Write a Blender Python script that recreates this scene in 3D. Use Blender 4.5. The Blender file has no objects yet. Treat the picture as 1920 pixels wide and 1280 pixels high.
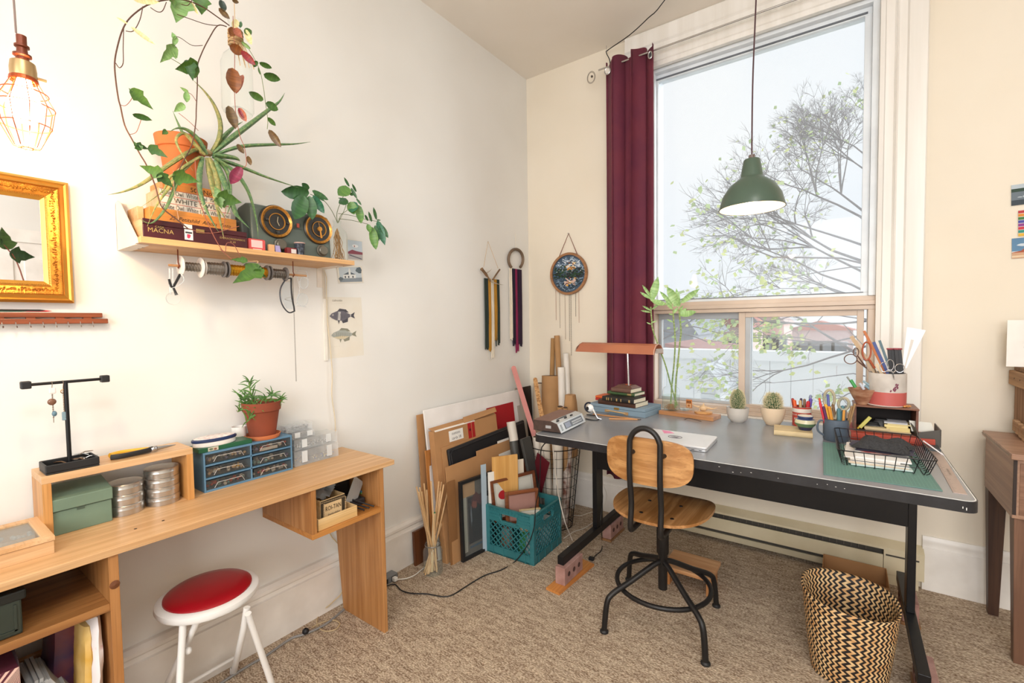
# material and light constants
EXPO, SKY, REAR, CEIL_FILL, CAGE, PEND, SUN = 0.32, .90, 88, 34, 8.5, 2.4, 2.6
import bpy, math, random
from mathutils import Vector, Matrix, Euler
random.seed(7)
S = bpy.context.scene
COL = S.collection
pi = math.pi
# ------------------------------------------------------------------ camera, sky, lights, exposure
FPX, YAW, PITCH, ROLL = 864.8, .6243, .0410, .0139
CAM = Vector((2.034, -3.063, 1.37))
_f = Vector((-math.sin(YAW)*math.cos(PITCH), math.cos(YAW)*math.cos(PITCH), -math.sin(PITCH)))
_r0 = Vector((math.cos(YAW), math.sin(YAW), 0)); _d0 = _f.cross(_r0)
_r = _r0*math.cos(ROLL)+_d0*math.sin(ROLL); _d = -_r0*math.sin(ROLL)+_d0*math.cos(ROLL)
def W(u, v, ax, val):
    """room point seen at photo pixel (u, v) on the plane ax = val (metres)"""
    d = _f+_r*((u-960)/FPX)+_d*((v-640)/FPX); i = 'xyz'.index(ax)
    return CAM+d*((val-CAM[i])/d[i])
cd_ = bpy.data.cameras.new('camera'); cam = bpy.data.objects.new('camera', cd_); COL.objects.link(cam)
cd_.sensor_width = 36; cd_.lens = FPX/1920*36; cd_.clip_start = .02; cd_.clip_end = 200
mw = Matrix.Identity(4)
for i, a in enumerate((_r, -_d, -_f)): mw[0][i], mw[1][i], mw[2][i] = a
mw.translation = CAM; cam.matrix_world = mw; S.camera = cam
S.view_settings.view_transform = 'Standard'; S.view_settings.look = 'None'; S.view_settings.gamma = 1
S.view_settings.use_curve_mapping = False; S.view_settings.exposure = EXPO
wd = bpy.data.worlds.new('overcast_sky'); S.world = wd; wd.use_nodes = True; wt = wd.node_tree; wt.nodes.clear()
wo = wt.nodes.new('ShaderNodeOutputWorld'); wb = wt.nodes.new('ShaderNodeBackground'); wn = wt.nodes.new('ShaderNodeTexNoise')
wc = wt.nodes.new('ShaderNodeTexCoord'); wr = wt.nodes.new('ShaderNodeValToRGB')
wn.inputs['Scale'].default_value = 2.2; wn.inputs['Detail'].default_value = 3
wr.color_ramp.elements[0].position = .35; wr.color_ramp.elements[0].color = (.86, .90, .95, 1)
wr.color_ramp.elements[1].position = .62; wr.color_ramp.elements[1].color = (.95, .955, .965, 1)
wt.links.new(wc.outputs['Generated'], wn.inputs['Vector']); wt.links.new(wn.outputs['Fac'], wr.inputs['Fac'])
wt.links.new(wr.outputs['Color'], wb.inputs['Color']); wt.links.new(wb.outputs[0], wo.inputs[0]); wb.inputs['Strength'].default_value = SKY
def area(name, loc, rot, sx, sy, e, col):
    l = bpy.data.lights.new(name, 'AREA'); l.shape = 'RECTANGLE'; l.size = sx; l.size_y = sy; l.energy = e; l.color = col
    o = bpy.data.objects.new(name, l); COL.objects.link(o); o.location = loc; o.rotation_euler = rot; return o
# daylight in the second window of the room, behind the photographer, and an unseen ceiling panel added to brighten the room
area('rear_window_daylight', (2.5, -5.25, 1.9), (pi/2, 0, 0), 2.6, 1.9, REAR, (.97, .985, 1))
area('ceiling_lamp_light', (2.7, -3.3, 3.2), (0, 0, 0), .9, .9, CEIL_FILL, (1, .98, .95))
sl = bpy.data.lights.new('window_daylight', 'SUN'); sl.energy = SUN; sl.angle = math.radians(55); sl.color = (.93, .97, 1)
so_ = bpy.data.objects.new('window_daylight', sl); COL.objects.link(so_); so_.rotation_euler = Vector((.75, .62, .34)).to_track_quat('Z', 'Y').to_euler(); so_.location = (3, 4, 5)
def point(name, loc, e, col, r=.03):
    l = bpy.data.lights.new(name, 'POINT'); l.energy = e; l.color = col; l.shadow_soft_size = r
    o = bpy.data.objects.new(name, l); COL.objects.link(o); o.location = loc; return o

# ------------------------------------------------------------------ materials
def lin(h):
    h = h.lstrip('#'); c = [int(h[i:i+2], 16)/255 for i in (0, 2, 4)]
    return tuple((x/12.92 if x <= .04045 else ((x+.055)/1.055)**2.4) for x in c)+(1,)
MC = {}
def _new(key):
    m = bpy.data.materials.new(key); m.use_nodes = True; t = m.node_tree; MC[key] = m
    return m, t, t.nodes['Principled BSDF']
def _mix(t, fac, a, b):
    n = t.nodes.new('ShaderNodeMix'); n.data_type = 'RGBA'; t.links.new(fac, n.inputs[0])
    for i, c in ((6, a), (7, b)):
        if isinstance(c, tuple): n.inputs[i].default_value = c
        else: t.links.new(c, n.inputs[i])
    return n.outputs[2]
def _noise(t, scale, vec=(1, 1, 1), detail=3, dist=0):
    tc = t.nodes.new('ShaderNodeTexCoord'); mp = t.nodes.new('ShaderNodeMapping'); n = t.nodes.new('ShaderNodeTexNoise')
    mp.inputs['Scale'].default_value = vec; n.inputs['Scale'].default_value = scale; n.inputs['Detail'].default_value = detail; n.inputs['Distortion'].default_value = dist
    t.links.new(tc.outputs['Object'], mp.inputs[0]); t.links.new(mp.outputs[0], n.inputs['Vector']); return n.outputs['Fac']
def _bump(t, b, h, s, d=.002):
    n = t.nodes.new('ShaderNodeBump'); n.inputs['Strength'].default_value = s; n.inputs['Distance'].default_value = d
    t.links.new(h, n.inputs['Height']); t.links.new(n.outputs[0], b.inputs['Normal'])
def _ramp(t, fac, lo, hi):
    n = t.nodes.new('ShaderNodeMapRange'); n.inputs[1].default_value = lo; n.inputs[2].default_value = hi
    t.links.new(fac, n.inputs[0]); return n.outputs[0]
def M(c, rough=.5, metal=0, var=.12, vs=6, bump=0, bs=60, emit=0, coat=0, c2=None, vec=(1, 1, 1), lo=.35, hi=.65):
    key = f'{c}_{rough}_{metal}_{bump}_{emit}_{c2}_{vs}_{vec}_{coat}_{bs}'
    if key in MC: return MC[key]
    m, t, b = _new(key); a = lin(c)
    d = lin(c2) if c2 else tuple(x*(1-var) for x in a[:3])+(1,)
    t.links.new(_mix(t, _ramp(t, _noise(t, vs, vec), lo, hi), a, d), b.inputs['Base Color'])
    b.inputs['Roughness'].default_value = rough; b.inputs['Metallic'].default_value = metal
    if coat: b.inputs['Coat Weight'].default_value = coat
    if bump: _bump(t, b, _noise(t, bs, vec), bump)
    if emit: b.inputs['Emission Color'].default_value = a; b.inputs['Emission Strength'].default_value = emit
    return m
def WOOD(c1, c2, ax='x', sc=1, rough=.42, con=1):
    key = f'wood_{c1}_{c2}_{ax}_{sc}_{rough}'
    if key in MC: return MC[key]
    m, t, b = _new(key); v = [26*sc]*3; v['xyz'.index(ax)] = 1.1*sc
    n1 = _noise(t, 1.3, tuple(v), 4, .5); v2 = [90*sc]*3; v2['xyz'.index(ax)] = 2*sc; n2 = _noise(t, 2, tuple(v2), 2)
    c = _mix(t, _ramp(t, n1, .38, .62), lin(c1), lin(c2))
    dk = tuple(x*.72 for x in lin(c2)[:3])+(1,)
    c = _mix(t, _ramp(t, n2, .52, .9), c, dk)
    t.links.new(c, b.inputs['Base Color']); b.inputs['Roughness'].default_value = rough
    _bump(t, b, n2, .12, .001); return m
def GLASS(tint='F4F8F8', op=.06, rough=.02, refl=.6):
    key = f'glass_{tint}_{op}_{rough}'
    if key in MC: return MC[key]
    m = bpy.data.materials.new(key); m.use_nodes = True; t = m.node_tree; t.nodes.clear(); MC[key] = m
    o = t.nodes.new('ShaderNodeOutputMaterial'); tr = t.nodes.new('ShaderNodeBsdfTransparent'); g = t.nodes.new('ShaderNodeBsdfGlossy')
    df = t.nodes.new('ShaderNodeBsdfDiffuse'); fr = t.nodes.new('ShaderNodeLayerWeight'); pw = t.nodes.new('ShaderNodeMath'); ma = t.nodes.new('ShaderNodeMath'); pw.operation = 'POWER'; ma.operation = 'MULTIPLY_ADD'; m1 = t.nodes.new('ShaderNodeMixShader'); m2 = t.nodes.new('ShaderNodeMixShader')
    tr.inputs[0].default_value = lin(tint); g.inputs['Roughness'].default_value = rough; fr.inputs[0].default_value = .5; pw.inputs[1].default_value = 4; ma.inputs[1].default_value = refl; ma.inputs[2].default_value = .010
    df.inputs[0].default_value = lin('F2F5F5'); m1.inputs[0].default_value = op
    t.links.new(tr.outputs[0], m1.inputs[1]); t.links.new(df.outputs[0], m1.inputs[2])
    t.links.new(fr.outputs['Facing'], pw.inputs[0]); t.links.new(pw.outputs[0], ma.inputs[0]); t.links.new(ma.outputs[0], m2.inputs[0]); t.links.new(m1.outputs[0], m2.inputs[1]); t.links.new(g.outputs[0], m2.inputs[2])
    t.links.new(m2.outputs[0], o.inputs[0]); return m

# ------------------------------------------------------------------ geometry
OFF = {}
class G:
    def __init__(s): s.v = []; s.f = []; s.m = []
    def add(s, v, f, m=0):
        b = len(s.v); s.v += [Vector(p) for p in v]; s.f += [tuple(i+b for i in q) for q in f]; s.m += [m]*len(f); return s
    def box(s, x0, x1, y0, y1, z0, z1, m=0, R=None, c=None):
        v = [Vector((x, y, z)) for x in (x0, x1) for y in (y0, y1) for z in (z0, z1)]
        if R is not None:
            c = Vector(c) if c else Vector(((x0+x1)/2, (y0+y1)/2, (z0+z1)/2)); v = [R@(p-c)+c for p in v]
        return s.add(v, [(0, 1, 3, 2), (4, 6, 7, 5), (0, 4, 5, 1), (2, 3, 7, 6), (0, 2, 6, 4), (1, 5, 7, 3)], m)
    def cyl(s, p0, p1, r0, r1=None, n=12, m=0, caps=True):
        return s.tube([p0, p1], [r0, r0 if r1 is None else r1], n, m, caps=caps)
    def tube(s, pts, r, n=6, m=0, closed=False, caps=True, flat=1, up=None):
        P = [Vector(p) for p in pts]; k = len(P); R = r if isinstance(r, (list, tuple)) else [r]*k
        vs = []; u = None
        for i, p in enumerate(P):
            a = P[(i-1) % k] if (i > 0 or closed) else p; b = P[(i+1) % k] if (i < k-1 or closed) else p
            d = b-a
            if d.length < 1e-9: d = Vector((0, 0, 1))
            d.normalize()
            if u is None: u = Vector(up) if up else (Vector((0, 0, 1)) if abs(d.z) < .9 else Vector((1, 0, 0)))
            u = u-d*u.dot(d)
            if u.length < 1e-6: u = d.orthogonal()
            u.normalize(); w = d.cross(u)
            for j in range(n):
                t = 2*pi*j/n+pi/n; vs.append(p+(u*(math.cos(t)*flat)+w*math.sin(t))*R[i])
        fs = [(i*n+j, i*n+(j+1) % n, ((i+1) % k)*n+(j+1) % n, ((i+1) % k)*n+j) for i in range(k if closed else k-1) for j in range(n)]
        if caps and not closed: fs += [tuple(range(n-1, -1, -1)), tuple(range((k-1)*n, k*n))]
        return s.add(vs, fs, m)
    def lathe(s, prof, c=(0, 0, 0), n=24, m=0, ax='z', sx=1, sy=1, R=None):
        c = Vector(c); vs = []
        for r, z in prof:
            for j in range(n):
                t = 2*pi*j/n; p = Vector((r*math.cos(t)*sx, r*math.sin(t)*sy, z))
                if ax == 'y': p = Vector((p.x, -p.z, p.y))
                if ax == 'x': p = Vector((p.z, p.y, -p.x))
                if R is not None: p = R@p
                vs.append(c+p)
        k = len(prof); fs = [(i*n+j, i*n+(j+1) % n, (i+1)*n+(j+1) % n, (i+1)*n+j) for i in range(k-1) for j in range(n)]
        if k < 3: fs += [tuple(range(n-1, -1, -1)), tuple(range((k-1)*n, k*n))]
        return s.add(vs, fs, m)
    def ball(s, c, r, n=10, m=0, sx=1, sy=1, sz=1):
        pr = [(max(r*math.sin(pi*i/n), 1e-7), -r*math.cos(pi*i/n)*sz) for i in range(n+1)]
        return s.lathe(pr, c, n+4, m, sx=sx, sy=sy)
    def prism(s, poly, off, m=0):
        k = len(poly); P = [Vector(p) for p in poly]; o = Vector(off)
        return s.add(P+[p+o for p in P], [tuple(range(k-1, -1, -1)), tuple(range(k, 2*k))]+[(i, (i+1) % k, k+(i+1) % k, k+i) for i in range(k)], m)
    def quad(s, *p, m=0): return s.add(p, [tuple(range(len(p)))], m)
    def o(s, name, mats, parent=None, smooth=0, bevel=0, seg=2, **props):
        if not isinstance(mats, (list, tuple)): mats = [mats]
        off = OFF.get(parent.name, Vector()) if parent else None; V = s.v
        if parent is None:
            lo = [min(p[i] for p in V) for i in range(3)]; hi = [max(p[i] for p in V) for i in range(3)]
            off = Vector(((lo[0]+hi[0])/2, (lo[1]+hi[1])/2, lo[2]))
        V = [p-off for p in V]
        me = bpy.data.meshes.new(name); me.from_pydata([tuple(p) for p in V], [], s.f); 
        for mm in mats: me.materials.append(mm)
        me.polygons.foreach_set('material_index', s.m)
        ob = bpy.data.objects.new(name, me); COL.objects.link(ob)
        if smooth:
            me.polygons.foreach_set('use_smooth', [True]*len(s.f)); me.set_sharp_from_angle(angle=math.radians(smooth if smooth > 1 else 38))
        if parent: ob.parent = parent
        else: ob.location = off
        OFF[ob.name] = off
        if bevel:
            bm = ob.modifiers.new('b', 'BEVEL'); bm.width = bevel; bm.segments = seg; bm.limit_method = 'ANGLE'; bm.angle_limit = math.radians(40)
        me.update()
        for k, v in props.items(): ob[k] = v
        return ob
def tag(o, label, cat=None, group=None):
    o['label'] = label
    if cat: o['category'] = cat
    if group: o['group'] = group
    return o
def T(name, label, cat, loc=(0, 0, 0), rz=0, group=None, M4=None):
    o = bpy.data.objects.new(name, None); COL.objects.link(o); o.empty_display_size = .05
    if M4 is not None: o.matrix_world = M4
    else: o.location = loc; o.rotation_euler = (0, 0, rz)
    OFF[o.name] = Vector(); return tag(o, label, cat, group)
def frame4(o, x, z):
    x = Vector(x).normalized(); z = Vector(z); z = (z-x*z.dot(x)).normalized(); y = z.cross(x); m = Matrix.Identity(4)
    for i, a in enumerate((x, y, z)): m[0][i], m[1][i], m[2][i] = a
    m.translation = Vector(o); return m
def lean(name, label, cat, TL, TR, BL, group=None):
    """a thing whose local X runs along its lower edge, Z up its face and Y to its back"""
    TL, TR, BL = Vector(TL), Vector(TR), Vector(BL)
    return T(name, label, cat, group=group, M4=frame4(BL, TR-TL, TL-BL)), (TR-TL).length, (TL-BL).length
def struct(o): o['kind'] = 'structure'; return o
def text(s, size, mat, parent, o, xd=(1, 0, 0), zd=(0, 0, 1), name='lettering', align='CENTER', sx=1, shear=0, fit=0):
    cu = bpy.data.curves.new('t', 'FONT'); cu.body = s; cu.size = size; cu.align_x = align; cu.align_y = 'CENTER'; cu.resolution_u = 2; cu.shear = shear
    to = bpy.data.objects.new('t', cu); COL.objects.link(to); bpy.context.view_layer.update()
    me = bpy.data.meshes.new_from_object(to.evaluated_get(bpy.context.evaluated_depsgraph_get())); bpy.data.objects.remove(to)
    o = Vector(o)-OFF.get(parent.name, Vector()); xd = Vector(xd).normalized(); zd = Vector(zd).normalized()
    if fit: sx = min(sx, fit/max(1e-6, max(v.co.x for v in me.vertices)-min(v.co.x for v in me.vertices)))
    for v in me.vertices: v.co = o+xd*(v.co.x*sx)+zd*v.co.y
    me.name = name; me.materials.clear(); me.materials.append(mat); ob = bpy.data.objects.new(name, me); COL.objects.link(ob); ob.parent = parent; return ob
def smoothpath(P, k=4):
    P = [Vector(p) for p in P]; out = []
    for i in range(len(P)-1):
        p0 = P[max(i-1, 0)]; p1 = P[i]; p2 = P[i+1]; p3 = P[min(i+2, len(P)-1)]
        for j in range(k):
            t = j/k; out.append(.5*((2*p1)+(p2-p0)*t+(2*p0-5*p1+4*p2-p3)*t*t+(3*p1-p0-3*p2+p3)*t**3))
    return out+[P[-1]]
def art(parent, o, w, h, shapes, name='picture', xd=(1, 0, 0), zd=(0, 0, 1), lift=.0006):
    """flat print: shapes = [(material, [(x, y) in 0..1])] layered towards the viewer"""
    g = G(); mats = []; xd = Vector(xd).normalized(); zd = Vector(zd).normalized(); n = xd.cross(zd); o = Vector(o)
    for i, (mt, P) in enumerate(shapes):
        if mt not in mats: mats.append(mt)
        g.add([o+xd*(x*w)+zd*(y*h)+n*(lift*(1+i*.35)) for x, y in P], [tuple(range(len(P)))], mats.index(mt))
    return g.o(name, mats, parent)
def blob(cx, cy, rx, ry, n=14, j=0, a0=0):
    return [(cx+rx*math.cos(a0+2*pi*i/n)*(1+random.uniform(-j, j)), cy+ry*math.sin(a0+2*pi*i/n)*(1+random.uniform(-j, j))) for i in range(n)]
def rect(x0, y0, x1, y1): return [(x0, y0), (x1, y0), (x1, y1), (x0, y1)]
BLK = M('1B1B1D', .5, var=.2); BLKM = M('17171A', .38, .3, bump=.15, bs=300); WHT = M('EFEDE8', .5); STEEL = M('B9B9BB', .28, 1); CHROME = M('DADADA', .12, 1)
CARD = M('B98A5C', .85, c2='A87B4F', vs=3, bump=.15, bs=200); CARDD = M('8E6238', .85); PAPER = M('EDE9E0', .8); KRAFT = M('B58B5E', .8, c2='A57C51', vs=4)
TERRA = M('B5623C', .8, c2='9C4F30', vs=9, bump=.2); GOLD = M('C08A2C', .35, .8, bump=.3); PAGES = M('E3D9C3', .8, c2='C9BDA5', vs=120, vec=(1, 1, 9))
# ------------------------------------------------------------------ the room
H = 3.258; X1 = 4.4; Y1 = -5.2
def plaster(c, c2): return M(c, .62, c2=c2, vs=1.6, bump=.06, bs=9)
WALLC = plaster('E8E6E1', 'E3E0DA')
carpet, ct, cb = _new('carpet_loop')
a1 = _noise(ct, 75, (.3, 1, 1), 3); a2 = _noise(ct, 190, (.55, 1, 1), 2); a3 = _noise(ct, 2.0)
cc = _mix(ct, _ramp(ct, a1, .36, .64), lin('8A705A'), lin('CDB89E')); cc2 = _mix(ct, _ramp(ct, a2, .40, .64), lin('6E5844'), lin('E6D6C0'))
mx = ct.nodes.new('ShaderNodeMix'); mx.data_type = 'RGBA'; mx.inputs[0].default_value = .5; ct.links.new(cc, mx.inputs[6]); ct.links.new(cc2, mx.inputs[7])
ct.links.new(mx.outputs[2], cb.inputs['Base Color']); cb.inputs['Roughness'].default_value = .95; cb.inputs['Specular IOR Level'].default_value = .1; _bump(ct, cb, a2, .8, .006)
struct(G().box(-.1, X1+.1, Y1-.1, .25, -.1, 0).o('floor', carpet))
struct(G().box(-.1, X1+.1, Y1-.1, .25, H, H+.1).o('ceiling', plaster('EDE6DC', 'E9E1D5')))
struct(G().box(-.12, 0, Y1-.1, .25, 0, H).o('wall_left', WALLC))
wx0, wx1, wz0, wz1 = .97, 2.165, .79, 3.03
g = G(); g.box(0, wx0, 0, .25, 0, H); g.box(wx1, X1, 0, .25, 0, H); g.box(wx0, wx1, 0, .25, 0, wz0); g.box(wx0, wx1, 0, .25, wz1, H); struct(g.o('wall_back', plaster('E8DECD', 'E3D8C5')))
struct(G().box(X1, X1+.12, Y1-.1, .25, 0, H).o('wall_right', WALLC))
g = G(); g.box(0, 1.2, Y1-.12, Y1, 0, H); g.box(3.8, X1, Y1-.12, Y1, 0, H); g.box(1.2, 3.8, Y1-.12, Y1, 0, .95); g.box(1.2, 3.8, Y1-.12, Y1, 2.85, H); struct(g.o('wall_front', WALLC))
TRIMW = M('EFEAE3', .4, c2='E4DED6', vs=8); TRIMP = M('EEEAE4', .4, c2='E5E0D8', vs=3, vec=(6, 6, .4))
def basebd(name, prof, a, b, n, h):   # profile points (out, up) swept from a to b; n = direction out of the wall
    a, b, n = Vector(a), Vector(b), Vector(n); P = [a+n*x+Vector((0, 0, z)) for x, z in prof]
    return struct(G().prism(P, b-a).o(name, TRIMW, smooth=30))
BP = lambda t, h: [(0, 0), (t, 0), (t, h*.80), (t*.78, h*.81), (t*.72, h*.87), (t*.82, h*.90), (t*.8, h*.95), (t*.45, h), (0, h)]
basebd('baseboard_left', BP(.045, .245), (0, Y1, 0), (0, -.001, 0), (1, 0, 0), 0)
basebd('baseboard_back', BP(.022, .27), (2.368, 0, 0), (X1, 0, 0), (0, -1, 0), 0)
basebd('baseboard_back_corner', BP(.022, .25), (.046, 0, 0), (.86, 0, 0), (0, -1, 0), 0)
# a door in the right wall, seen only in the mirror
g = G(); g.box(X1-.03, X1, -2.75, -2.65, 0, 2.3); g.box(X1-.03, X1, -1.8, -1.7, 0, 2.3); g.box(X1-.03, X1, -2.75, -1.7, 2.2, 2.32); struct(g.o('trim_3', TRIMW))
g = G(); g.box(X1-.015, X1, -2.65, -1.8, 0, 2.2); dr = struct(g.o('door_1', TRIMW, bevel=.002))
for z0, z1 in ((.2, .95), (1.1, 2.05)):
    for y0 in (-2.55, -2.18): G().box(X1-.025, X1-.013, y0, y0+.3, z0, z1).o('panel', TRIMW, dr, bevel=.008)
# window casing: ridged boards round the opening
def casing(name, a, b, u, w):   # a->b run, u = inward-to-outward direction across the board, w = width
    a, b, u = Vector(a), Vector(b), Vector(u); P = []
    for x, y in ((0, 0), (0, .03), (.10, .034), (.12, .040), (.30, .040), (.33, .030), (.36, .038), (.40, .030), (.56, .030), (.60, .040), (.66, .036), (.97, .036), (1, .028), (1, 0)):
        P.append(a+u*(x*w)+Vector((0, -y, 0)))
    return struct(G().prism(P, b-a).o(name, TRIMP, smooth=20))
casing('trim_1', (wx1, 0, .78), (wx1, 0, wz1-.02), (1, 0, 0), .185); casing('trim_1_left', (wx0, 0, .78), (wx0, 0, wz1-.02), (-1, 0, 0), .153)
casing('trim_1_head', (wx0-.153, 0, wz1-.02), (wx1+.185, 0, wz1-.02), (0, 0, 1), H-wz1+.02)
ALU = M('E9EEF2', .35); TAN = M('D9C6B5', .45, c2='CDB9A7', vs=4); GRY = M('B9BEC2', .4)
win = struct(T('window_1', 'large fixed pane over two sliding panes, pinkish beige rails', 'window', (0, 0, 0)))
del win['category']; del win['label']
g = G(); yo, yi = .20, .02
for x0, x1, z0, z1, m in ((wx0, wx0+.03, 1.487, 2.995, 0), (wx1-.03, wx1, 1.487, 2.995, 0), (wx0, wx1, 2.995, wz1, 0)): g.box(x0, x1, yi, yo, z0, z1, m)
g.o('window_frame', ALU, win, bevel=.002)
g = G(); g.box(wx0, wx1, .01, .2, 1.438, 1.462); g.box(wx0, wx1, .03, .2, 1.462, 1.487); g.box(wx0, wx1, .02, .2, 1.414, 1.437); g.o('middle_rail', TAN, win, bevel=.002)
g = G(); g.box(wx0+.03, wx1-.03, .06, .1, 2.955, 2.995); g.box(wx0+.03, wx1-.03, .06, .1, 1.487, 1.507); g.box(wx1-.062, wx1-.03, .06, .1, 1.507, 2.955); g.box(wx0+.03, wx0+.04, .06, .1, 1.507, 2.955); g.o('upper_sash', ALU, win, bevel=.002)
g = G(); g.box(wx0+.03, wx1-.05, .052, .06, 2.962, 2.97); g.box(wx0+.03, wx1-.05, .052, .06, 1.505, 1.509); g.o('gasket', M('6D7278', .7), win)
PANE = GLASS('FAFCFD', .10)
G().box(wx0+.04, wx1-.06, .078, .082, 1.507, 2.956).o('pane', PANE, win)
g = G(); g.box(wx0, wx0+.03, .02, .2, .832, 1.414); g.box(wx1-.03, wx1, .02, .2, .832, 1.414); g.box(wx0, wx1, .0, .2, .79, .812); g.box(wx0, wx1, .025, .2, .812, .832); g.box(wx0, wx1, -.012, .0, .79, .802); g.o('lower_frame', TAN, win, bevel=.002)
g = G(); g.box(1.0, 1.545, .10, .13, 1.375, 1.414); g.box(1.0, 1.545, .10, .13, .832, .85); g.box(1.0, 1.02, .10, .13, .85, 1.375); g.box(1.545, 1.575, .10, .14, .832, 1.414); g.o('fixed_sash', GRY, win, bevel=.002)
G().box(1.02, 1.55, .112, .116, .85, 1.375).o('pane', PANE, win)
g = G(); g.box(1.509, 1.545, .045, .085, .832, 1.412); g.box(2.09, 2.12, .045, .085, .832, 1.412); g.box(1.545, 2.09, .045, .085, 1.382, 1.412); g.box(1.545, 2.09, .045, .085, .832, .852); sl = g.o('sliding_sash', TAN, win, bevel=.002)
G().box(1.545, 1.572, .055, .08, .852, 1.382).o('sash_channel', GRY, win)
G().box(1.545, 2.09, .063, .067, .852, 1.382).o('pane', PANE, win)
g = G(); g.box(wx0-.15, wx1+.18, -.03, 0, .755, .79); struct(g.o('trim_2', TRIMP, bevel=.006))
# ------------------------------------------------------------------ outside
SN = M('FBFCFD', .8, c2='F1F4F6', vs=.6); RF = M('C9CED4', .85); 
def houselet(y, px, name, label, wall, roof, gh=3, dep=5, win_=()):
    u0, u1, vt, = px; a = W(u0, vt, 'y', y); b = W(u1, vt, 'y', y)
    t = T(name, label, 'building', ((a.x+b.x)/2, y, -3)); w = (b.x-a.x)/2; h = a.z+3
    G().box(-w, w, 0, dep, 0, h).o('wall', wall, t)
    G().prism([(-w-.25, -.2, h-.05), (w+.25, -.2, h-.05), (0, -.2, h+gh)], (0, dep+.4, 0)).o('roof', roof, t)
    for (x, z, ww, hh) in win_:
        f = G().box(x*w-ww/2, x*w+ww/2, -.03, .02, h-z-hh, h-z).o('window', M('D8DCE0', .6), t); G().box(x*w-ww/2+.07, x*w+ww/2-.07, -.045, -.02, h-z-hh+.07, h-z-.07).o('pane', M('7D8790', .3), f)
    return t, w, h
# long white board wall with flat coping behind the garage
t = T('boarded_wall', 'long white boarded garage wall below the window, far side of the yard', 'wall', (0, 9, -3)); zt = W(1330, 672, 'y', 9).z+3
for i in range(46): G().box(-9+i*.42, -9+i*.42+.412, 0, .1, 0, zt).o('board', SN, t)
G().box(-9.2, 10.5, -.15, .4, zt, zt+.22).o('coping', SN, t)
G().box(-9.2, 10.5, .4, 2.4, zt-.1, zt+.1).o('flat_roof', SN, t)
# small gabled porch in front of it
yg = 7.2; ap = W(1328, 692, 'y', yg); l = W(1300, 724, 'y', yg); r = W(1360, 727, 'y', yg)
t = T('gabled_dormer', 'small pale gabled outbuilding with clapboard front below the window', 'building', (ap.x, yg, -3)); hw = (r.x-l.x)/2
hz = l.z+3; az = ap.z+3
G().box(-hw*.75, hw*.75, 0, 1.5, 0, hz).o('wall', SN, t)
G().prism([(-hw, -.1, hz), (hw, -.1, hz), (0, -.1, az)], (0, 1.5, 0)).o('gable', SN, t)
for s_ in (-1, 1): G().prism([(s_*hw*1.12, -.22, hz-.06), (0, -.22, az+.02), (0, -.22, az+.12), (s_*hw*1.2, -.22, hz-.0)], (0, 1.6, 0)).o('roof_slope', M('D3D8DD', .8), t)
for i in range(9):
    z = hz-.12-i*.11; G().box(-hw*.45, hw*.45, -.04, 0, z, z+.09).o('clapboard', M('DDE2E6', .7), t)
houselet(17, (1235, 1300, 625), 'brick_house', 'dim grey house with dark windows, left half of the lower panes', M('B9BCC2', .8), M('9BA0A8', .8), 1.4, 6, ((-.3, .6, 1.2, 1.5), (.45, .6, 1.0, 1.5)))
houselet(24, (1330, 1400, 612), 'brick_house', 'red roofed brick house between the two lower sashes', M('E0C9C2', .8, c2='D4B6AE'), M('B9786C', .8), 1.2, 6, ((-.4, .8, 1.3, 1.7), (.3, .8, 1.3, 1.7)))
houselet(32, (1412, 1470, 606), 'brick_house', 'pink brick house behind the right lower pane', M('EBC8C0', .8, c2='E0B6AC'), M('C9B0AA', .8), 1.0, 6, ((-.55, .8, 1.2, 1.9), (.1, .8, 1.2, 1.9), (.7, .8, 1.0, 1.9)))
houselet(40, (1475, 1600, 618), 'brick_house', 'long grey and red row house far right of the lower pane', M('DCC9C9', .8, c2='C7AFAF'), M('C58478', .8), .7, 6, tuple((x, .9, 1.1, 1.8) for x in (-.8, -.45, -.1, .25, .6)))
# garage roof slope, dark, at left
a = W(1262, 650, 'y', 12); b = W(1352, 668, 'y', 12)
t = T('low_shed', 'low shed with grey roof slope and red edge behind the boarded wall', 'shed', (a.x, 12, -3))
G().prism([(0, 0, 0), (b.x-a.x, 0, 0), (b.x-a.x, 0, b.z+3), (0, 0, a.z+3)], (0, 4, 0)).o('wall', M('A9AEB6', .8), t)
G().prism([(-.2, -.2, a.z+3), (b.x-a.x+.2, -.2, b.z+3), (b.x-a.x+.2, -.2, b.z+3.12), (-.2, -.2, a.z+3.12)], (0, 4.4, 0)).o('roof_edge', M('B58C88', .8), t)
struct(G().box(-30, 35, .4, 60, -3.2, -3).o('ground_outside', M('E4E6E6', .9, c2='C9CFC6', vs=.3)))
BARK = M('8C8A8E', .9); LEAFY = M('DCE29A', .6, c2='C2CF80', vs=3); LEAFG = M('C6D89A', .6, c2='A4C088', vs=3)
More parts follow.
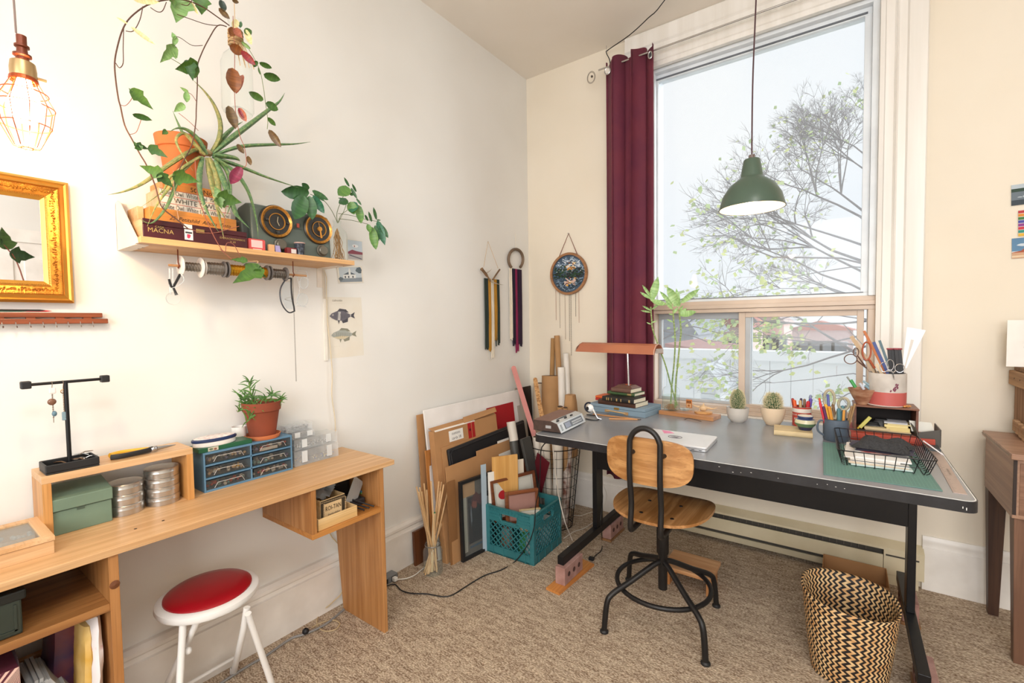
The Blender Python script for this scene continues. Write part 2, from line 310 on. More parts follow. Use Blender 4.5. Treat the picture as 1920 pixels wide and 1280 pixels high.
def tree(name, label, root, dirs, depth, L0, r0, leafmats, leafn, leafs, seed, spread=.55, nb=3):
    rnd = random.Random(seed); t = T(name, label, 'tree', root); tr = G(); lf = G(); ends = []
    def grow(p, d, L, r, k):
        pts = [p]; q = p.copy(); dd = d.copy()
        for i in range(4):
            dd = (dd+Vector((rnd.uniform(-1, 1), rnd.uniform(-1, 1), rnd.uniform(-.8, .9)))*.16).normalized(); q = q+dd*(L/4); pts.append(q.copy())
            if k < depth-1 and k > 0 and rnd.random() < .55:
                nd = (dd+Vector((rnd.uniform(-1, 1), rnd.uniform(-1, 1), rnd.uniform(-1, 1)))*spread*1.4).normalized(); grow(q, nd, L*.5, r*.45, k+1)
        tr.tube(pts, [r, r*.9, r*.8, r*.68, r*.58], 4 if k > 1 else 6, caps=False)
        if k >= depth-1: ends.append((q, dd)); return
        for _ in range(nb):
            nd = (dd+Vector((rnd.uniform(-1, 1), rnd.uniform(-1, 1), rnd.uniform(-.7, .8)))*spread).normalized(); grow(q, nd, L*rnd.uniform(.45, .66), r*.55, k+1)
    for p, d, L, r in dirs[1:]: grow(Vector(p), Vector(d).normalized(), L, r, 0)
    for p, d, L, r in dirs[1:]: tr.tube([(0, 0, max(.5, p.z-.5)), p*.6+Vector((0, 0, p.z*.4-.08)), p], [r*1.5, r*1.2, r], 6)
    dirs[0] = (dirs[0][0], dirs[0][1], max(dirs[0][2], max(p.z for p, *_ in dirs[1:])/1.55), dirs[0][3])
    tr.tube([(dirs[0][0]), (dirs[0][0][0]+.05, 0, dirs[0][2]*.6), (dirs[0][0][0]-.1, 0, dirs[0][2]*1.6)], [dirs[0][3]*1.3, dirs[0][3], dirs[0][3]*.6], 8)
    tr.o('branches', BARK, t)
    for i in range(leafn):
        p, d = rnd.choice(ends); p = p+Vector((rnd.uniform(-1, 1), rnd.uniform(-1, 1), rnd.uniform(-1, 1)))*leafs*2
        u = Vector((rnd.uniform(-1, 1), rnd.uniform(-1, 1), rnd.uniform(-1, .2))).normalized()*leafs; w = u.orthogonal().normalized()*leafs*.42
        lf.add([p, p+u*.4+w, p+u, p+u*.4-w], [(0, 1, 2, 3)], rnd.randrange(2))
    if leafn: lf.o('leaves', leafmats, t, kind='stuff')
    return t
# tall bare tree to the right of the yard, limbs reaching left
c = W(1790, 640, 'y', 8)
def rel(u, v, y, c): return W(u, v, 'y', y)-c
c0 = Vector((c.x, 8, -3))
dirs = [((0, 0, 0), (0, 0, 1), 3.2, .14)]
def limb(u0, v0, u1, v1, y, r): a = W(u0, v0, 'y', y)-c0; b = W(u1, v1, 'y', y+.3)-c0; return (a, b-a, (b-a).length, r)
dirs += [limb(1690, 470, 1560, 330, 8, .03), limb(1690, 520, 1540, 430, 8, .035), limb(1690, 400, 1590, 290, 8, .022), limb(1700, 560, 1520, 480, 8, .03), limb(1660, 330, 1600, 245, 8, .018), limb(1700, 500, 1500, 400, 8.2, .03), limb(1690, 590, 1560, 520, 8, .025), limb(1700, 450, 1580, 360, 8.4, .03), limb(1650, 260, 1605, 225, 8, .012)]
tree('bare_tree', 'tall bare tree with tangled twigs seen through the upper right pane', c0, dirs, 5, 1, .1, [LEAFY, LEAFG], 300, .10, 3, .75, 4)
c0 = Vector((W(1800, 640, 'y', 4).x, 4, -3))
dirs = [((0, 0, 0), (0, 0, 1), 2.8, .1), limb(1650, 690, 1520, 625, 4, .022), limb(1650, 640, 1480, 700, 4, .016), limb(1640, 600, 1430, 625, 4.2, .016), limb(1640, 560, 1400, 600, 4, .008), limb(1650, 560, 1450, 480, 4, .016), limb(1450, 482, 1385, 462, 4, .01), limb(1600, 500, 1400, 520, 4.3, .008), limb(1650, 620, 1560, 650, 4, .014), limb(1640, 600, 1540, 590, 4.1, .01), limb(1560, 640, 1440, 655, 4, .01), limb(1640, 720, 1560, 740, 4, .01), limb(1600, 700, 1450, 720, 4.2, .007), limb(1620, 560, 1520, 540, 4, .012)]
tree('leafy_tree', 'near tree with yellow green leaves crossing the lower right pane', c0, dirs, 4, 1, .05, [LEAFY, LEAFG], 560, .085, 11, .65, 3)
c0 = Vector((W(1130, 640, 'y', 5).x, 5, -3))
dirs = [((0, 0, 0), (0, 0, 1), 2.4, .08), limb(1235, 640, 1300, 610, 5, .015), limb(1240, 620, 1330, 630, 5, .012), limb(1300, 612, 1375, 620, 5, .01)]
tree('leafy_tree', 'near yellow leaved sapling behind the left lower pane', c0, dirs, 4, 1, .05, [LEAFY, LEAFG], 260, .09, 5, .6, 2)
# ------------------------------------------------------------------ long wooden desk on the left wall
OAKX = WOOD('CFA274', 'BC8C5C', 'x'); OAKY = WOOD('D6AE80', 'C59868', 'y'); OAKZ = WOOD('B98450', 'A26C3A', 'z'); EDGE = WOOD('B98A55', 'A4763F', 'y', 2)
PINE = WOOD('DBB488', 'CB9E6E', 'y'); PINEX = WOOD('DBB488', 'CB9E6E', 'x')
DT = .762; DF = .40; DB = DT-.022
desk = T('long_desk', 'long light wooden desk along the left wall with open cubby and shelf unit', 'desk', (.2, -2.5, 0))
dk = lambda g, n, m, **k: g_off(g, Vector((.2, -2.5, 0))).o(n, m, desk, **k)
def g_off(g, off):
    g.v = [p-off for p in g.v]; return g
dk(G().box(.004, DF, -3.5, -1.712, DB, DT), 'tabletop', OAKY, bevel=.002)
dk(G().prism([(.09, -1.787, 0), (.396, -1.787, 0), (.390, -1.787, DB), (.01, -1.787, DB)], (0, .02, 0)), 'side_panel', OAKZ, bevel=.0015)
dk(G().box(.01, .395, -2.110, -2.090, .568, DB), 'cubby_side', OAKZ, bevel=.001)
dk(G().box(.01, .395, -2.110, -1.787, .548, .568), 'cubby_floor', WOOD('BE8142', 'A96C30', 'y'), bevel=.001)
dk(G().box(.004, .39, -2.706, -2.684, 0, DB), 'shelf_side', OAKZ, bevel=.001)
dk(G().box(.02, .385, -3.4, -2.706, .583, .605), 'shelf', WOOD('AC7844', '8E5E32', 'y'), bevel=.001)
LS = .315
dk(G().box(.02, .385, -3.4, -2.706, LS-.02, LS), 'shelf', WOOD('AC7844', '8E5E32', 'y'), bevel=.001)
dk(G().box(.02, .04, -3.4, -2.706, LS, LS+.06), 'back_rail', OAKY)
dk(G().box(.004, .39, -3.42, -3.40, 0, DB), 'shelf_side', OAKZ)
g = G()
for y in (-2.62, -2.55): g.lathe([(.004, 0), (.004, .0006)], (.30, y, DT), 10)
dk(g, 'screw_hole', M('3A2A1C', .8))
g = G().lathe([(.002, 0), (.012, .001), (.0, .004)], (.3905, -2.695, .655), 12, ax='x'); dk(g, 'knot', M('6B3C1C', .6))
def bx(name, label, cat, lo, hi, mat, group=None, bevel=.001, **k):
    t = G().box(lo[0], hi[0], lo[1], hi[1], lo[2], hi[2]).o(name, mat, bevel=bevel, **k); return tag(t, label, cat, group)
def Y(u, v, x): return W(u, v, 'x', x).y
def Z(u, v, x): return W(u, v, 'x', x).z
# riser shelf
rx0, rx1 = .03, .172; ry0 = Y(52, 900, rx1); ry0 = Y(92, 960, rx1); ry1 = Y(364, 900, rx1); rz = Z(364, 838, rx1)
t = T('desk_riser', 'small open wooden riser standing on the long desk', 'shelf', (0, 0, DT)); h = rz-DT
G().box(rx0, rx1, ry0-.012, ry1, h-.022, h).o('top_board', PINE, t, bevel=.001)
G().box(rx0, rx1, ry0-.012, ry0+.008, 0, h-.022).o('side_board', WOOD('D09A5C', 'BD8345', 'z'), t, bevel=.001)
G().box(rx0, rx1, ry1-.02, ry1, 0, h-.022).o('side_board', WOOD('D09A5C', 'BD8345', 'z'), t, bevel=.001)
# T shaped jewellery stand
sy = Y(131, 870, .12); t = T('jewellery_stand', 'black T shaped jewellery stand with shallow tray base on the riser', 'stand', (.12, sy, rz))
g = G(); w, l, hh, tk = .045, .060, .028, .005
g.box(-w, w, -l, l, 0, tk); g.box(-w, -w+tk, -l, l, tk, hh); g.box(w-tk, w, -l, l, tk, hh); g.box(-w+tk, w-tk, -l, -l+tk, tk, hh); g.box(-w+tk, w-tk, l-tk, l, tk, hh)
g.o('tray_base', BLK, t, bevel=.003)
zt_ = Z(131, 715, .12)-rz; G().cyl((0, 0, .005), (0, 0, zt_), .0055).o('pole', BLKM, t, smooth=1)
yl = Y(48, 722, .12)-sy; yr = Y(196, 705, .12)-sy
G().cyl((0, yl, zt_), (0, yr, zt_), .0045).o('crossbar', BLKM, t, smooth=1)
for y in (yl, yr): G().box(-.011, .011, y-.011, y+.011, zt_-.011, zt_+.011).o('end_cap', BLK, t, bevel=.003)
for i, (yy, nm, lab, c, L) in enumerate(((-.030, 'earring', 'dangling earring with white bead and brown disc on the black stand', 'C8B8B0', .115), (-.006, 'earring', 'dangling earring with thin chain and blue grey charm beside the stand pole', 'A9A9A6', .105))):
    e = T(nm, lab, 'earring', (.12, sy+yy, rz+zt_-.004)); g = G(); g.tube([(0, 0, .009), (.006, 0, .006), (.007, 0, 0), (0, 0, -.012)], .0009, 5); g.tube([(0, 0, -.012), (0, 0, -L)], .0010, 5)
    for k in range(14): g.ball((0, 0, -.02-k*(L-.03)/14), .0022, 5)
    g.o('chain', M('A08F80', .3, .8), e)
    if i == 0:
        G().box(-.004, .006, -.008, .008, -.028, -.010).o('white_bead', M('EEE4E0', .3), e, bevel=.003); G().ball((.002, -.002, -.052), .010, 8, sx=.5).o('brown_disc', M('7A5540', .3), e, smooth=1); G().ball((.002, .002, -.088), .006, 8, sz=1.4).o('blue_bead', M('5F7F8F', .3), e, smooth=1)
    else:
        G().lathe([(.0045, -.002), (.007, 0), (.0045, .002)], (.001, 0, -.024), 12, ax='x').o('ring', M('A08060', .3, .8), e); g = G(); g.box(-.003, .004, -.006, .004, -.105, -.086); g.box(-.003, .004, -.006, .010, -.112, -.104); g.o('charm', M('7F98A2', .4), e, bevel=.002)
r2 = random.Random(3)
for i in range(7):
    a = r2.uniform(0, 6); cx, cy = .12+r2.uniform(-.03, .035), sy+r2.uniform(-.015, .05); L = r2.uniform(.012, .02); dx, dy = math.cos(a)*L, math.sin(a)*L
    g = G(); z0 = rz+.010+i*.0035; g.tube([(cx-dx, cy-dy, z0), (cx, cy, z0+.006), (cx+dx, cy+dy, z0+.004)], .0018, 6); g.lathe([(.003, 0), (.006, .001), (.003, .002)], (cx+dx, cy+dy, z0+.003), 10)
    tag(g.o('brooch', M(('A99C8E', '7C6048', 'BFC3C6')[i % 3], .3, .8), smooth=1), ('pale', 'brown', 'silver', 'tarnished', 'bronze', 'bright', 'dull')[i]+' metal trinket, '+('lowest', 'second from below', 'third from below', 'middle', 'third from top', 'second from top', 'topmost')[i]+' in the jewellery stand tray', 'jewellery', 'metal trinkets in the tray')
# pliers
py = Y(205, 843, .12); p2_ = Y(328, 830, .12); t = T('pliers', 'long nose pliers with yellow and black handles on the riser', 'pliers', (.125, py, rz))
L = p2_-py; hA = smoothpath([(.008, 0, .011), (.018, L*.15, .011), (.014, L*.4, .011), (.004, L*.58, .011)])
hB = smoothpath([(-.022, L*.03, .011), (-.034, L*.2, .011), (-.022, L*.42, .011), (-.006, L*.58, .011)])
G().tube(hA, .0085, 8).o('handle', BLK, t, smooth=1, label='black handle'); G().tube(hB, .0085, 8).o('handle', M('E0A92E', .45), t, smooth=1, label='yellow handle')
g = G(); g.lathe([(.011, .004), (.013, .007), (.013, .015), (.011, .018)], (0, L*.64, 0), 12); g.tube([(.003, L*.64, .011), (.001, L*.85, .011), (0, L, .011)], [.008, .005, .0015], 6); g.tube([(-.003, L*.64, .011), (-.001, L*.85, .011), (0, L, .011)], [.008, .005, .0015], 6); g.o('jaws', STEEL, t, smooth=1)
# green card box under the riser
gx = .168; y0, y1 = Y(94, 990, gx), Y(213, 960, gx); zz = Z(213, 902, gx)
t = T('card_box', 'sage green hinged card box under the riser', 'box', (gx-.06, (y0+y1)/2, DT)); w = (y1-y0)/2; h = zz-DT; GRN = M('6F8571', .55, c2='667B68')
G().box(-.055, .055, -w+.002, w-.002, 0, h*.56).o('body', GRN, t, bevel=.002)
G().prism([(-.06, -w, h*.58), (.062, -w, h*.58), (.062, -w, h*.86), (-.06, -w, h*1.02)], (0, 2*w, 0)).o('lid', GRN, t, bevel=.002)
G().box(.0555, .057, -.012, .006, h*.5, h*.58).o('catch', M('4A5A4C', .5), t)
# tins
TIN = M('C4C1BC', .26, .9, c2='ADA9A3', bump=.05)
def tins(u, vb, vt, n, ids, grp, x=.112, r=.034):
    y = Y(u, vb, x+r*.6); z1 = Z(u, vt, x); hh = (z1-DT)/n
    for i in range(n):
        g = T('round_tin', ids[i], 'tin', (x, y, DT+i*hh), group=grp)
        G().lathe([(r-.001, 0), (r, .001), (r, hh*.52)], n=28).o('body', TIN, g, smooth=1); G().lathe([(r+.0012, hh*.48), (r+.0018, hh*.55), (r+.0012, hh*.6), (r+.0012, hh*.92), (r-.001, hh*.985), (r-.004, hh*.95), (0.0001, hh*.95)], n=28).o('lid', TIN, g, smooth=1)
ordn = ['lowest', 'second from the bottom', 'third from the bottom', 'topmost', ]
tins(241, 955, 900, 3, ['round silver tin, %s of the three beside the green card box' % s for s in ('lowest', 'middle', 'topmost')], 'short stack of round tins', r=.048)
tins(311, 936, 872, 4, ['round silver tin, %s in the taller stack under the riser' % s for s in ordn], 'tall stack of round tins', r=.049)
# glass lidded wooden box at far left
gx1 = .30; y1 = Y(103, 1040, gx1); z1 = W(103, 1005, 'y', y1).z; z1 = Z(103, 1003, gx1); hh = z1-DT
t = T('display_box', 'flat wooden display box with glass lid at left end of desk', 'box', (.19, y1-.19, DT)); a, b = .11, .19
g = G()
for q in ((-a, -a+.012, -b, b), (a-.012, a, -b, b), (-a+.012, a-.012, -b, -b+.012), (-a+.012, a-.012, b-.012, b)): g.box(q[0], q[1], q[2], q[3], 0, hh*.72)
g.box(-a+.012, a-.012, -b+.012, b-.012, 0, .004); g.o('body', PINE, t, bevel=.001)
g = G()
for q in ((-a-.002, -a+.022, -b-.002, b+.002), (a-.022, a+.002, -b-.002, b+.002), (-a+.022, a-.022, -b-.002, -b+.022), (-a+.022, a-.022, b-.022, b+.002)): g.box(q[0], q[1], q[2], q[3], hh*.74, hh)
lid = g.o('lid_frame', PINEX, t, bevel=.001); G().box(-a+.02, a-.02, -b+.02, b-.02, hh*.86, hh*.9).o('glass', GLASS('E8EEF0', .12), lid)
g = G(); g.box(-.004, .0, -b+.012, b-.012, .004, hh*.6); 
for k in range(3): g.box(-a+.012, a-.012, -b+.07+k*.09, -b+.074+k*.09, .004, hh*.6)
g.o('divider', PINE, t); G().box(.02, .032, b+.002, b+.006, hh*.55, hh*.85).o('clasp', M('5B5348', .4, .7), t)
for k, (x, yy) in enumerate(((-.05, .06), (.05, .10), (-.06, .14), (.05, .02))):
    g = G()
    for q in range(9): g.ball((.19+x+r2.uniform(-.025, .025), y1-.19+yy+r2.uniform(-.03, .03), DT+.01+r2.uniform(0, .008)), .006, 5)
    tag(g.o('bead_heap', M(('B9B4AC', '8F8A84', 'C9C2B8', 'A89B8C')[k], .4), kind='stuff'), ['pale beads heaped in a back compartment of the display box', 'grey beads heaped in the front compartment of the display box', 'cream beads heaped in the rear corner of the display box', 'tan beads heaped in a front compartment of the display box'][k], 'beads')
# blue six drawer cabinet
bx1 = .145; y0, y1 = Y(384, 925, bx1), Y(549, 870, bx1); z1 = Z(547, 815, bx1); w = y1-y0; h = z1-DT; z1b = Z(384, 858, bx1)
t = T('drawer_cabinet', 'small steel blue plastic cabinet with six clear drawers', 'cabinet', (bx1, y0, DT)); BLU = M('5C84A0', .5, c2='547B97')
g = G(); dp = .115; th = .006
g.box(-dp, 0, 0, th, 0, h); g.box(-dp, 0, w-th, w, 0, h); g.box(-dp, 0, th, w-th, 0, th*1.3); g.box(-dp, 0, th, w-th, h-th*1.3, h); g.box(-dp, -dp+.004, th, w-th, th, h-th); g.box(-dp, 0, w/2-th/2, w/2+th/2, th, h-th)
for k in (1, 2): g.box(-dp, 0, th, w-th, h*k/3-.003, h*k/3+.003)
g.o('body', BLU, t, bevel=.001)
SMK = GLASS('E6E3DE', .03, .1, .3); heap = ['C8503A', 'B8323C', 'E0B040', '6F8F8A', 'D8B890', '6A6A90']
for r_i in range(3):
    for c_i in range(2):
        ya = th+.002+c_i*(w/2); yb = ya+w/2-th*1.5-.002; za = h*r_i/3+.007; zb = h*(r_i+1)/3-.007
        g = G(); g.box(-.003, -.001, ya, yb, za, zb); g.box(-dp+.006, -.003, ya, yb, za, za+.002); d = g.o('drawer', SMK, t)
        ym, yw = (ya+yb)/2, (yb-ya)*.34; g = G(); g.tube([(.001, ym-yw, za+.004), (.004, ym-yw*.8, zb-.012), (.004, ym+yw*.8, zb-.012), (.001, ym+yw, za+.004)], .0008, 5); g.o('handle', M('D9D6D2', .3), d)
        for q in range(12):
            pass
        g = G()
        for q in range(24): g.ball((-.010-r2.random()*.04, ya+.01+r2.random()*(yb-ya-.02), za+.005+r2.random()*(zb-za)*.3), r2.uniform(.004, .008), 5, r2.randrange(3), sx=r2.uniform(.6, 1.5))
        g.o('beads', [M(heap[(r_i*2+c_i) % 6], .4), M(heap[(r_i+3+c_i) % 6], .4), M('C9C4BA', .4)], d, kind='stuff')
G().box(-.014, -.004, w*.62, w*.82, h*.72, h*.80).o('white_stick', M('E9E4E0', .4), t)
# things on the cabinet
zc = z1
y0, y1 = Y(366, 840, .11), Y(466, 822, .11)
t = T('flat_tin', 'flat dark green tin with pale picture band under the oval box', 'tin', (.10, (y0+y1)/2, zc)); w = (y1-y0)/2; hh = .017
G().box(-.045, .04, -w, w, 0, hh).o('tin_body', M('1F5A3C', .35), t, bevel=.002)
art(t, (.040, -w+.03, .002), .035, hh-.003, [(M('C9C2AE', .5), rect(0, 0, 1, 1)), (M('6A7A60', .5), blob(.3, .5, .2, .3)), (M('8F5B4A', .5), blob(.7, .4, .15, .3))], xd=(0, 1, 0))
y0, y1 = Y(366, 822, .125), Y(446, 812, .125); cy, ry = (y0+y1)/2, (y1-y0)/2
t = T('oval_box', 'white oval porcelain box with navy rim on its lid', 'box', (.10, cy, zc+hh)); sy_ = ry/.03
G().lathe([(.029, 0), (.030, .002), (.030, .017)], n=32, sx=1.35, sy=sy_).o('body', M('F1ECE6', .25), t, smooth=1)
G().lathe([(.031, .017), (.0318, .020), (.0315, .026), (.029, .029)], n=32, sx=1.35, sy=sy_).o('lid_rim', M('26385E', .25), t, smooth=1)
G().lathe([(.029, .029), (.020, .0325), (.0001, .034)], n=32, sx=1.35, sy=sy_).o('lid_top', M('EFE7E0', .25, c2='C9B4B0', vs=60), t, smooth=1)
cx = W(457, 805, 'x', .06); g = G().lathe([(.024, 0), (.027, .03), (.027, .055), (.025, .055), (.025, .005), (.0001, .005)], (.04, cx.y-.01, zc), 20); tag(g.o('white_cup', M('EDEAE6', .3), smooth=1), 'plain white cup half hidden behind the terracotta pot', 'cup')
# terracotta pot with saucer and spiky plant
pc = W(497, 815, 'x', .105); pr = .036
g = G().lathe([(.060, 0), (.064, .004), (.068, .017), (.065, .0175), (.059, .006), (.0001, .005)], (.085, pc.y, zc), 28); tag(g.o('saucer', M('D07A4C', .7, bump=.1), smooth=1), 'orange clay saucer under the pot on the blue cabinet', 'saucer')
ph = Z(500, 752, .10)-zc
t = T('potted_plant', 'spiky green plant in a terracotta pot on the blue cabinet', 'plant', (.085, pc.y, zc+.0065)); ph -= .0065
G().lathe([(.046, 0), (.048, .001), (.064, ph*.70), (.066, ph*.74), (.071, ph*.76), (.074, ph), (.068, ph), (.064, ph*.9), (.0001, ph*.88)], n=32).o('pot', M('8E4328', .75, c2='7A3A24', bump=.1), t, smooth=1)
G().lathe([(.0645, ph*.885), (.02, ph*.91), (.0001, ph*.92)], n=16).o('soil', M('3A2A20', .95, bump=.5), t)
LF = M('5E8A3E', .5, c2='3F6B2E', vs=20)
def blade(P, w, n=5):   # tapering folded leaf along a path
    P = smoothpath(P, 3); k = len(P); g = G(); V = []
    side = (P[-1]-P[0]).cross(Vector((1, 0, .3))); side = side.normalized() if side.length > 1e-6 else Vector((0, 1, 0))
    for i, p in enumerate(P):
        f = i/(k-1); ww = w*min(1, 3*f+.35)*(1-f)**.6+.0003; V += [p-side*ww, p+Vector((.25, 0, -.25))*ww, p+side*ww]
    return g.add(V, [(3*i+a, 3*i+a+1, 3*i+a+4, 3*i+a+3) for i in range(k-1) for a in (0, 1)])
def pbase(px, py, x): return W(px, py, 'x', x)
stems = [[(485, 765), (462, 745), (452, 750)], [(490, 765), (470, 735), (468, 715)], [(490, 768), (478, 770), (464, 790)], [(498, 765), (500, 745), (512, 742)], [(505, 765), (520, 752), (530, 750)], [(484, 762), (472, 755), (445, 772)]]
O = Vector((.085, pc.y, zc+.0065))
for q, s_ in enumerate(stems):
    xx = .10+.012*((q*7) % 5-2); P = [W(u, v, 'x', xx)-O for u, v in s_]; P = smoothpath(P, 5)
    st = G().tube(P, .0012, 5).o('stem', M('7C9A50', .6), t, smooth=1)
    for i in range(3, len(P)):
        for _ in range(3):
            d = Vector((r2.uniform(-.6, .8), r2.uniform(-1, 1), r2.uniform(-.3, 1))).normalized()*r2.uniform(.030, .058)
            blade([P[i], P[i]+d*.5+Vector((0, 0, .004)), P[i]+d-Vector((0, 0, .002))], .0030).o('leaf', LF, st)
# clear organiser boxes
CLR = GLASS('FFFFFF', .17, .05, .3)
def organiser(name, label, xf, u0, v0, u1, vtop, zb, dep, cont=None, latch=True):
    y0, y1 = Y(u0, v0, xf), Y(u1, v0, xf); zt = Z((u0+u1)/2, vtop, xf); hh = max(.014, zt-zb); w = y1-y0
    t = T(name, label, 'box', (xf, y0, zb), group='clear organiser boxes on the desk'); g = G(); q = .0015
    g.box(-dep, 0, 0, w, 0, q); g.box(-dep, 0, 0, w, hh-q, hh); g.box(-q, 0, 0, w, q, hh-q); g.box(-dep, -dep+q, 0, w, q, hh-q); g.box(-dep, 0, 0, q, q, hh-q); g.box(-dep, 0, w-q, w, q, hh-q); g.o('case', CLR, t)
    g = G()
    for k in range(1, 5): g.box(-dep+q, -q, w*k/5-.0008, w*k/5+.0008, q, hh*.8)
    g.o('divider', GLASS('FFFFFF', .06, .1, .2), t)
    if latch: 
        for k in (.22, .78): G().box(0, .004, w*k-.012, w*k+.012, hh*.2, hh*.95).o('latch', GLASS('FFFFFF', .55, .1), t, bevel=.001)
    if cont:
        g = G()
        for k in range(60): g.ball((-.008-r2.random()*.05, .006+r2.random()*(w-.012), q+.003+r2.random()*hh*.35), .0028, 4, r2.randrange(3), sx=1.3)
        g.o('beads', [M(c, .4) for c in cont], t, kind='stuff')
    return zb+hh
z = organiser('organiser_box', 'wide clear organiser with blue dividers and tan beads, bottom of the stack', .13, 552, 865, 635, 838, DT, .11, ('C9A468', 'D8C8A0', '4A62A0'))
zA = organiser('organiser_box', 'clear latched organiser lying on the wide bottom one', .115, 552, 845, 633, 817, z, .09, ('D8D4CE', 'BFC3C6', 'A9A39A'))
zB = organiser('organiser_box', 'smaller clear organiser with dark beads second from the top', .10, 548, 825, 590, 808, zA, .07, ('5A5650', '8B867E', '3A3A3C'))
organiser('organiser_box', 'small clear lidless looking box with grey beads topmost of the stack', .085, 536, 808, 586, 795, zB, .05, ('4A4A48', '6E6A64', '8E8A84'), False)
# cubby contents
def obx(name, label, cat, x0, x1, y0, y1, z0, hh, mat, th=.004, group=None, parts=None):
    t = T(name, label, cat, ((x0+x1)/2, (y0+y1)/2, z0), group=group); a, b = (x1-x0)/2, (y1-y0)/2
    G().box(-a, a, -b, b, 0, th).o('base', mat, t)
    for q in ((a-th, a, -b, b), (-a, -a+th, -b, b), (-a+th, a-th, -b, -b+th), (-a+th, a-th, b-th, b)): G().box(q[0], q[1], q[2], q[3], th, hh).o('side', mat, t, bevel=.0005)
    return t
CZ = .569
y0, y1 = Y(597, 985, .385), Y(670, 965, .385)
obx('wooden_tray', 'shallow pale wooden tray in the desk cubby', 'tray', .20, .385, y0, y1, CZ, .045, WOOD('E6C590', 'D8AE72', 'y'), .005)
y0, y1 = Y(601, 968, .36), Y(647, 950, .36); ty0, ty1 = y0-.0, y1
t = obx('cigar_box', 'small pale cigar box lettered ROI-TAN standing in the tray', 'box', .18, .36, y0, y1, CZ+.0055, .098, WOOD('DDBE8E', 'CFA870', 'y'), .003); b = (y1-y0)/2
art(t, (.0905, -b+.001, .004), 2*b-.002, .092, [(M('3A2E1E', .6), rect(0, 0, 1, 1)), (M('D9B98A', .6), rect(.14, .16, .86, .84))]+[(M('D9B98A', .6), rect(.02+k*.049, e, .035+k*.049, e+.05)) for k in range(20) for e in (.04, .91)]+[(M('D9B98A', .6), rect(e, .06+k*.06, e+.05, .085+k*.06)) for k in range(15) for e in (.03, .92)], xd=(0, 1, 0))
text('ROI-TAN', .026, M('2E2218', .6), t, (.0935, 0, .060), (0, 1, 0), fit=b*1.25); text('Invincibles', .016, M('2E2218', .6), t, (.0935, 0, .034), (0, 1, 0), shear=.4, fit=b)
g = G()
for k in range(3): 
    o = Vector((.25+.02*k, (y0+y1)/2, CZ+.10)); g.add([o+Vector((r2.uniform(-.05, .05), -.045+.022*(i % 5), .012*math.sin(i*2.1+k)+.012*(i//5))) for i in range(20)], [(i, i+1, i+6, i+5) for i in range(14) if i % 5 < 4])
tag(g.o('plastic_bag', GLASS('DDE6EC', .35, .08), smooth=1), 'crumpled clear plastic bag in the small cigar box', 'bag')
bx('plastic_sleeve', 'clear plastic sheet leaning diagonally in the desk cubby', 'sleeve', (0, 0, 0), (.001, .08, .12), GLASS('E4EAEE', .4, .06)); s_ = bpy.data.objects['plastic_sleeve']; s_.location = (.30, Y(655, 930, .30), CZ+.015); s_.rotation_euler = (math.radians(-38), 0, math.radians(20))
g = G().lathe([(.02, 0), (.022, .03), (.020, .03), (.018, .003), (.0001, .003)], (.12, Y(680, 910, .12), CZ+.105), 18); tag(g.o('orange_cup', M('C9814A', .6), smooth=1), 'small orange brown cup at the back of the desk cubby', 'cup')
bx('black_pouch', 'black zipped pouch at the back of the desk cubby', 'pouch', (.05, -1.91, CZ), (.20, -1.80, CZ+.10), BLK, bevel=.02)
t = bx('green_eraser', 'green and blue small box in front of the black pouch', 'box', (.22, Y(675, 940, .25), CZ+.03), (.26, Y(693, 940, .25), CZ+.045), M('6FA04A', .5)); G().box(.219, .261, Y(675, 940, .25)-.0005, Y(693, 940, .25)+.0005, CZ+.038, CZ+.0465).o('blue_top', M('3F7FA0', .5), t)
bx('black_card_wallet', 'flat black wallet under the green and blue box', 'wallet', (.18, -1.90, CZ), (.30, -1.80, CZ+.029), M('2A2A30', .5), bevel=.004)
for k in range(3):
    g = G().tube([(.22+.012*k, -1.93+.02*k, CZ+.047+.002*k), (.375, -1.86+.025*k, CZ+.007)], .0035, 7); tag(g.o('black_pen', BLK, smooth=1), ('nearest', 'middle', 'farthest')[k]+' of the three thin black pens in the desk cubby', 'pen', 'black pens in the cubby')
# shelf unit contents
xb = .375; y1 = Y(56, 1180, xb); zb = .607; zt = Z(60, 1100, xb)
t = T('metal_box', 'dark olive metal box with handle on the desk side shelf', 'box', (.20, y1-.13, zb)); MG = M('3C443C', .4, .4, bump=.1); hh = zt-zb; hh = min(hh, .125)
G().box(-.15, .165, -.13, .12, 0, hh*.78).o('body', MG, t, bevel=.004); G().box(-.155, .172, -.135, .128, hh*.78, hh).o('lid', M('2A2C2A', .35, .5), t, bevel=.004)
G().tube(smoothpath([(.166, .06, hh*.72), (.178, .06, hh*.66), (.180, .055, hh*.45), (.180, .02, hh*.36), (.178, -.03, hh*.34)]), .004, 8).o('handle', M('4A4E4A', .35, .7), t, smooth=1)
g = G(); g.box(.165, .168, -.12, .11, .012, .016); g.box(.165, .168, .105, .11, .012, hh*.7); g.o('seam', MG, t)
z0 = LS
yy = Y(37, 1260, .35); t = T('striped_box', 'pink and maroon striped cardboard box with zigzag edge on lower shelf', 'box', (.25, yy-.09, z0)); hS = Z(37, 1248, .35)-z0
g = G(); g.box(-.1, .1, -.09, .09, 0, hS); ob = g.o('body', M('5A2030', .7), t); n = 12
g = G()
for k in range(-6, 14): g.quad((.1006, max(-.09, min(.09, -.09+k*.016)), .001), (.1006, max(-.09, min(.09, -.082+k*.016)), .001), (.1006, max(-.09, min(.09, -.082+k*.016+hS)), hS-.001), (.1006, max(-.09, min(.09, -.09+k*.016+hS)), hS-.001))
g.o('stripes', M('E4BFAE', .7), t)
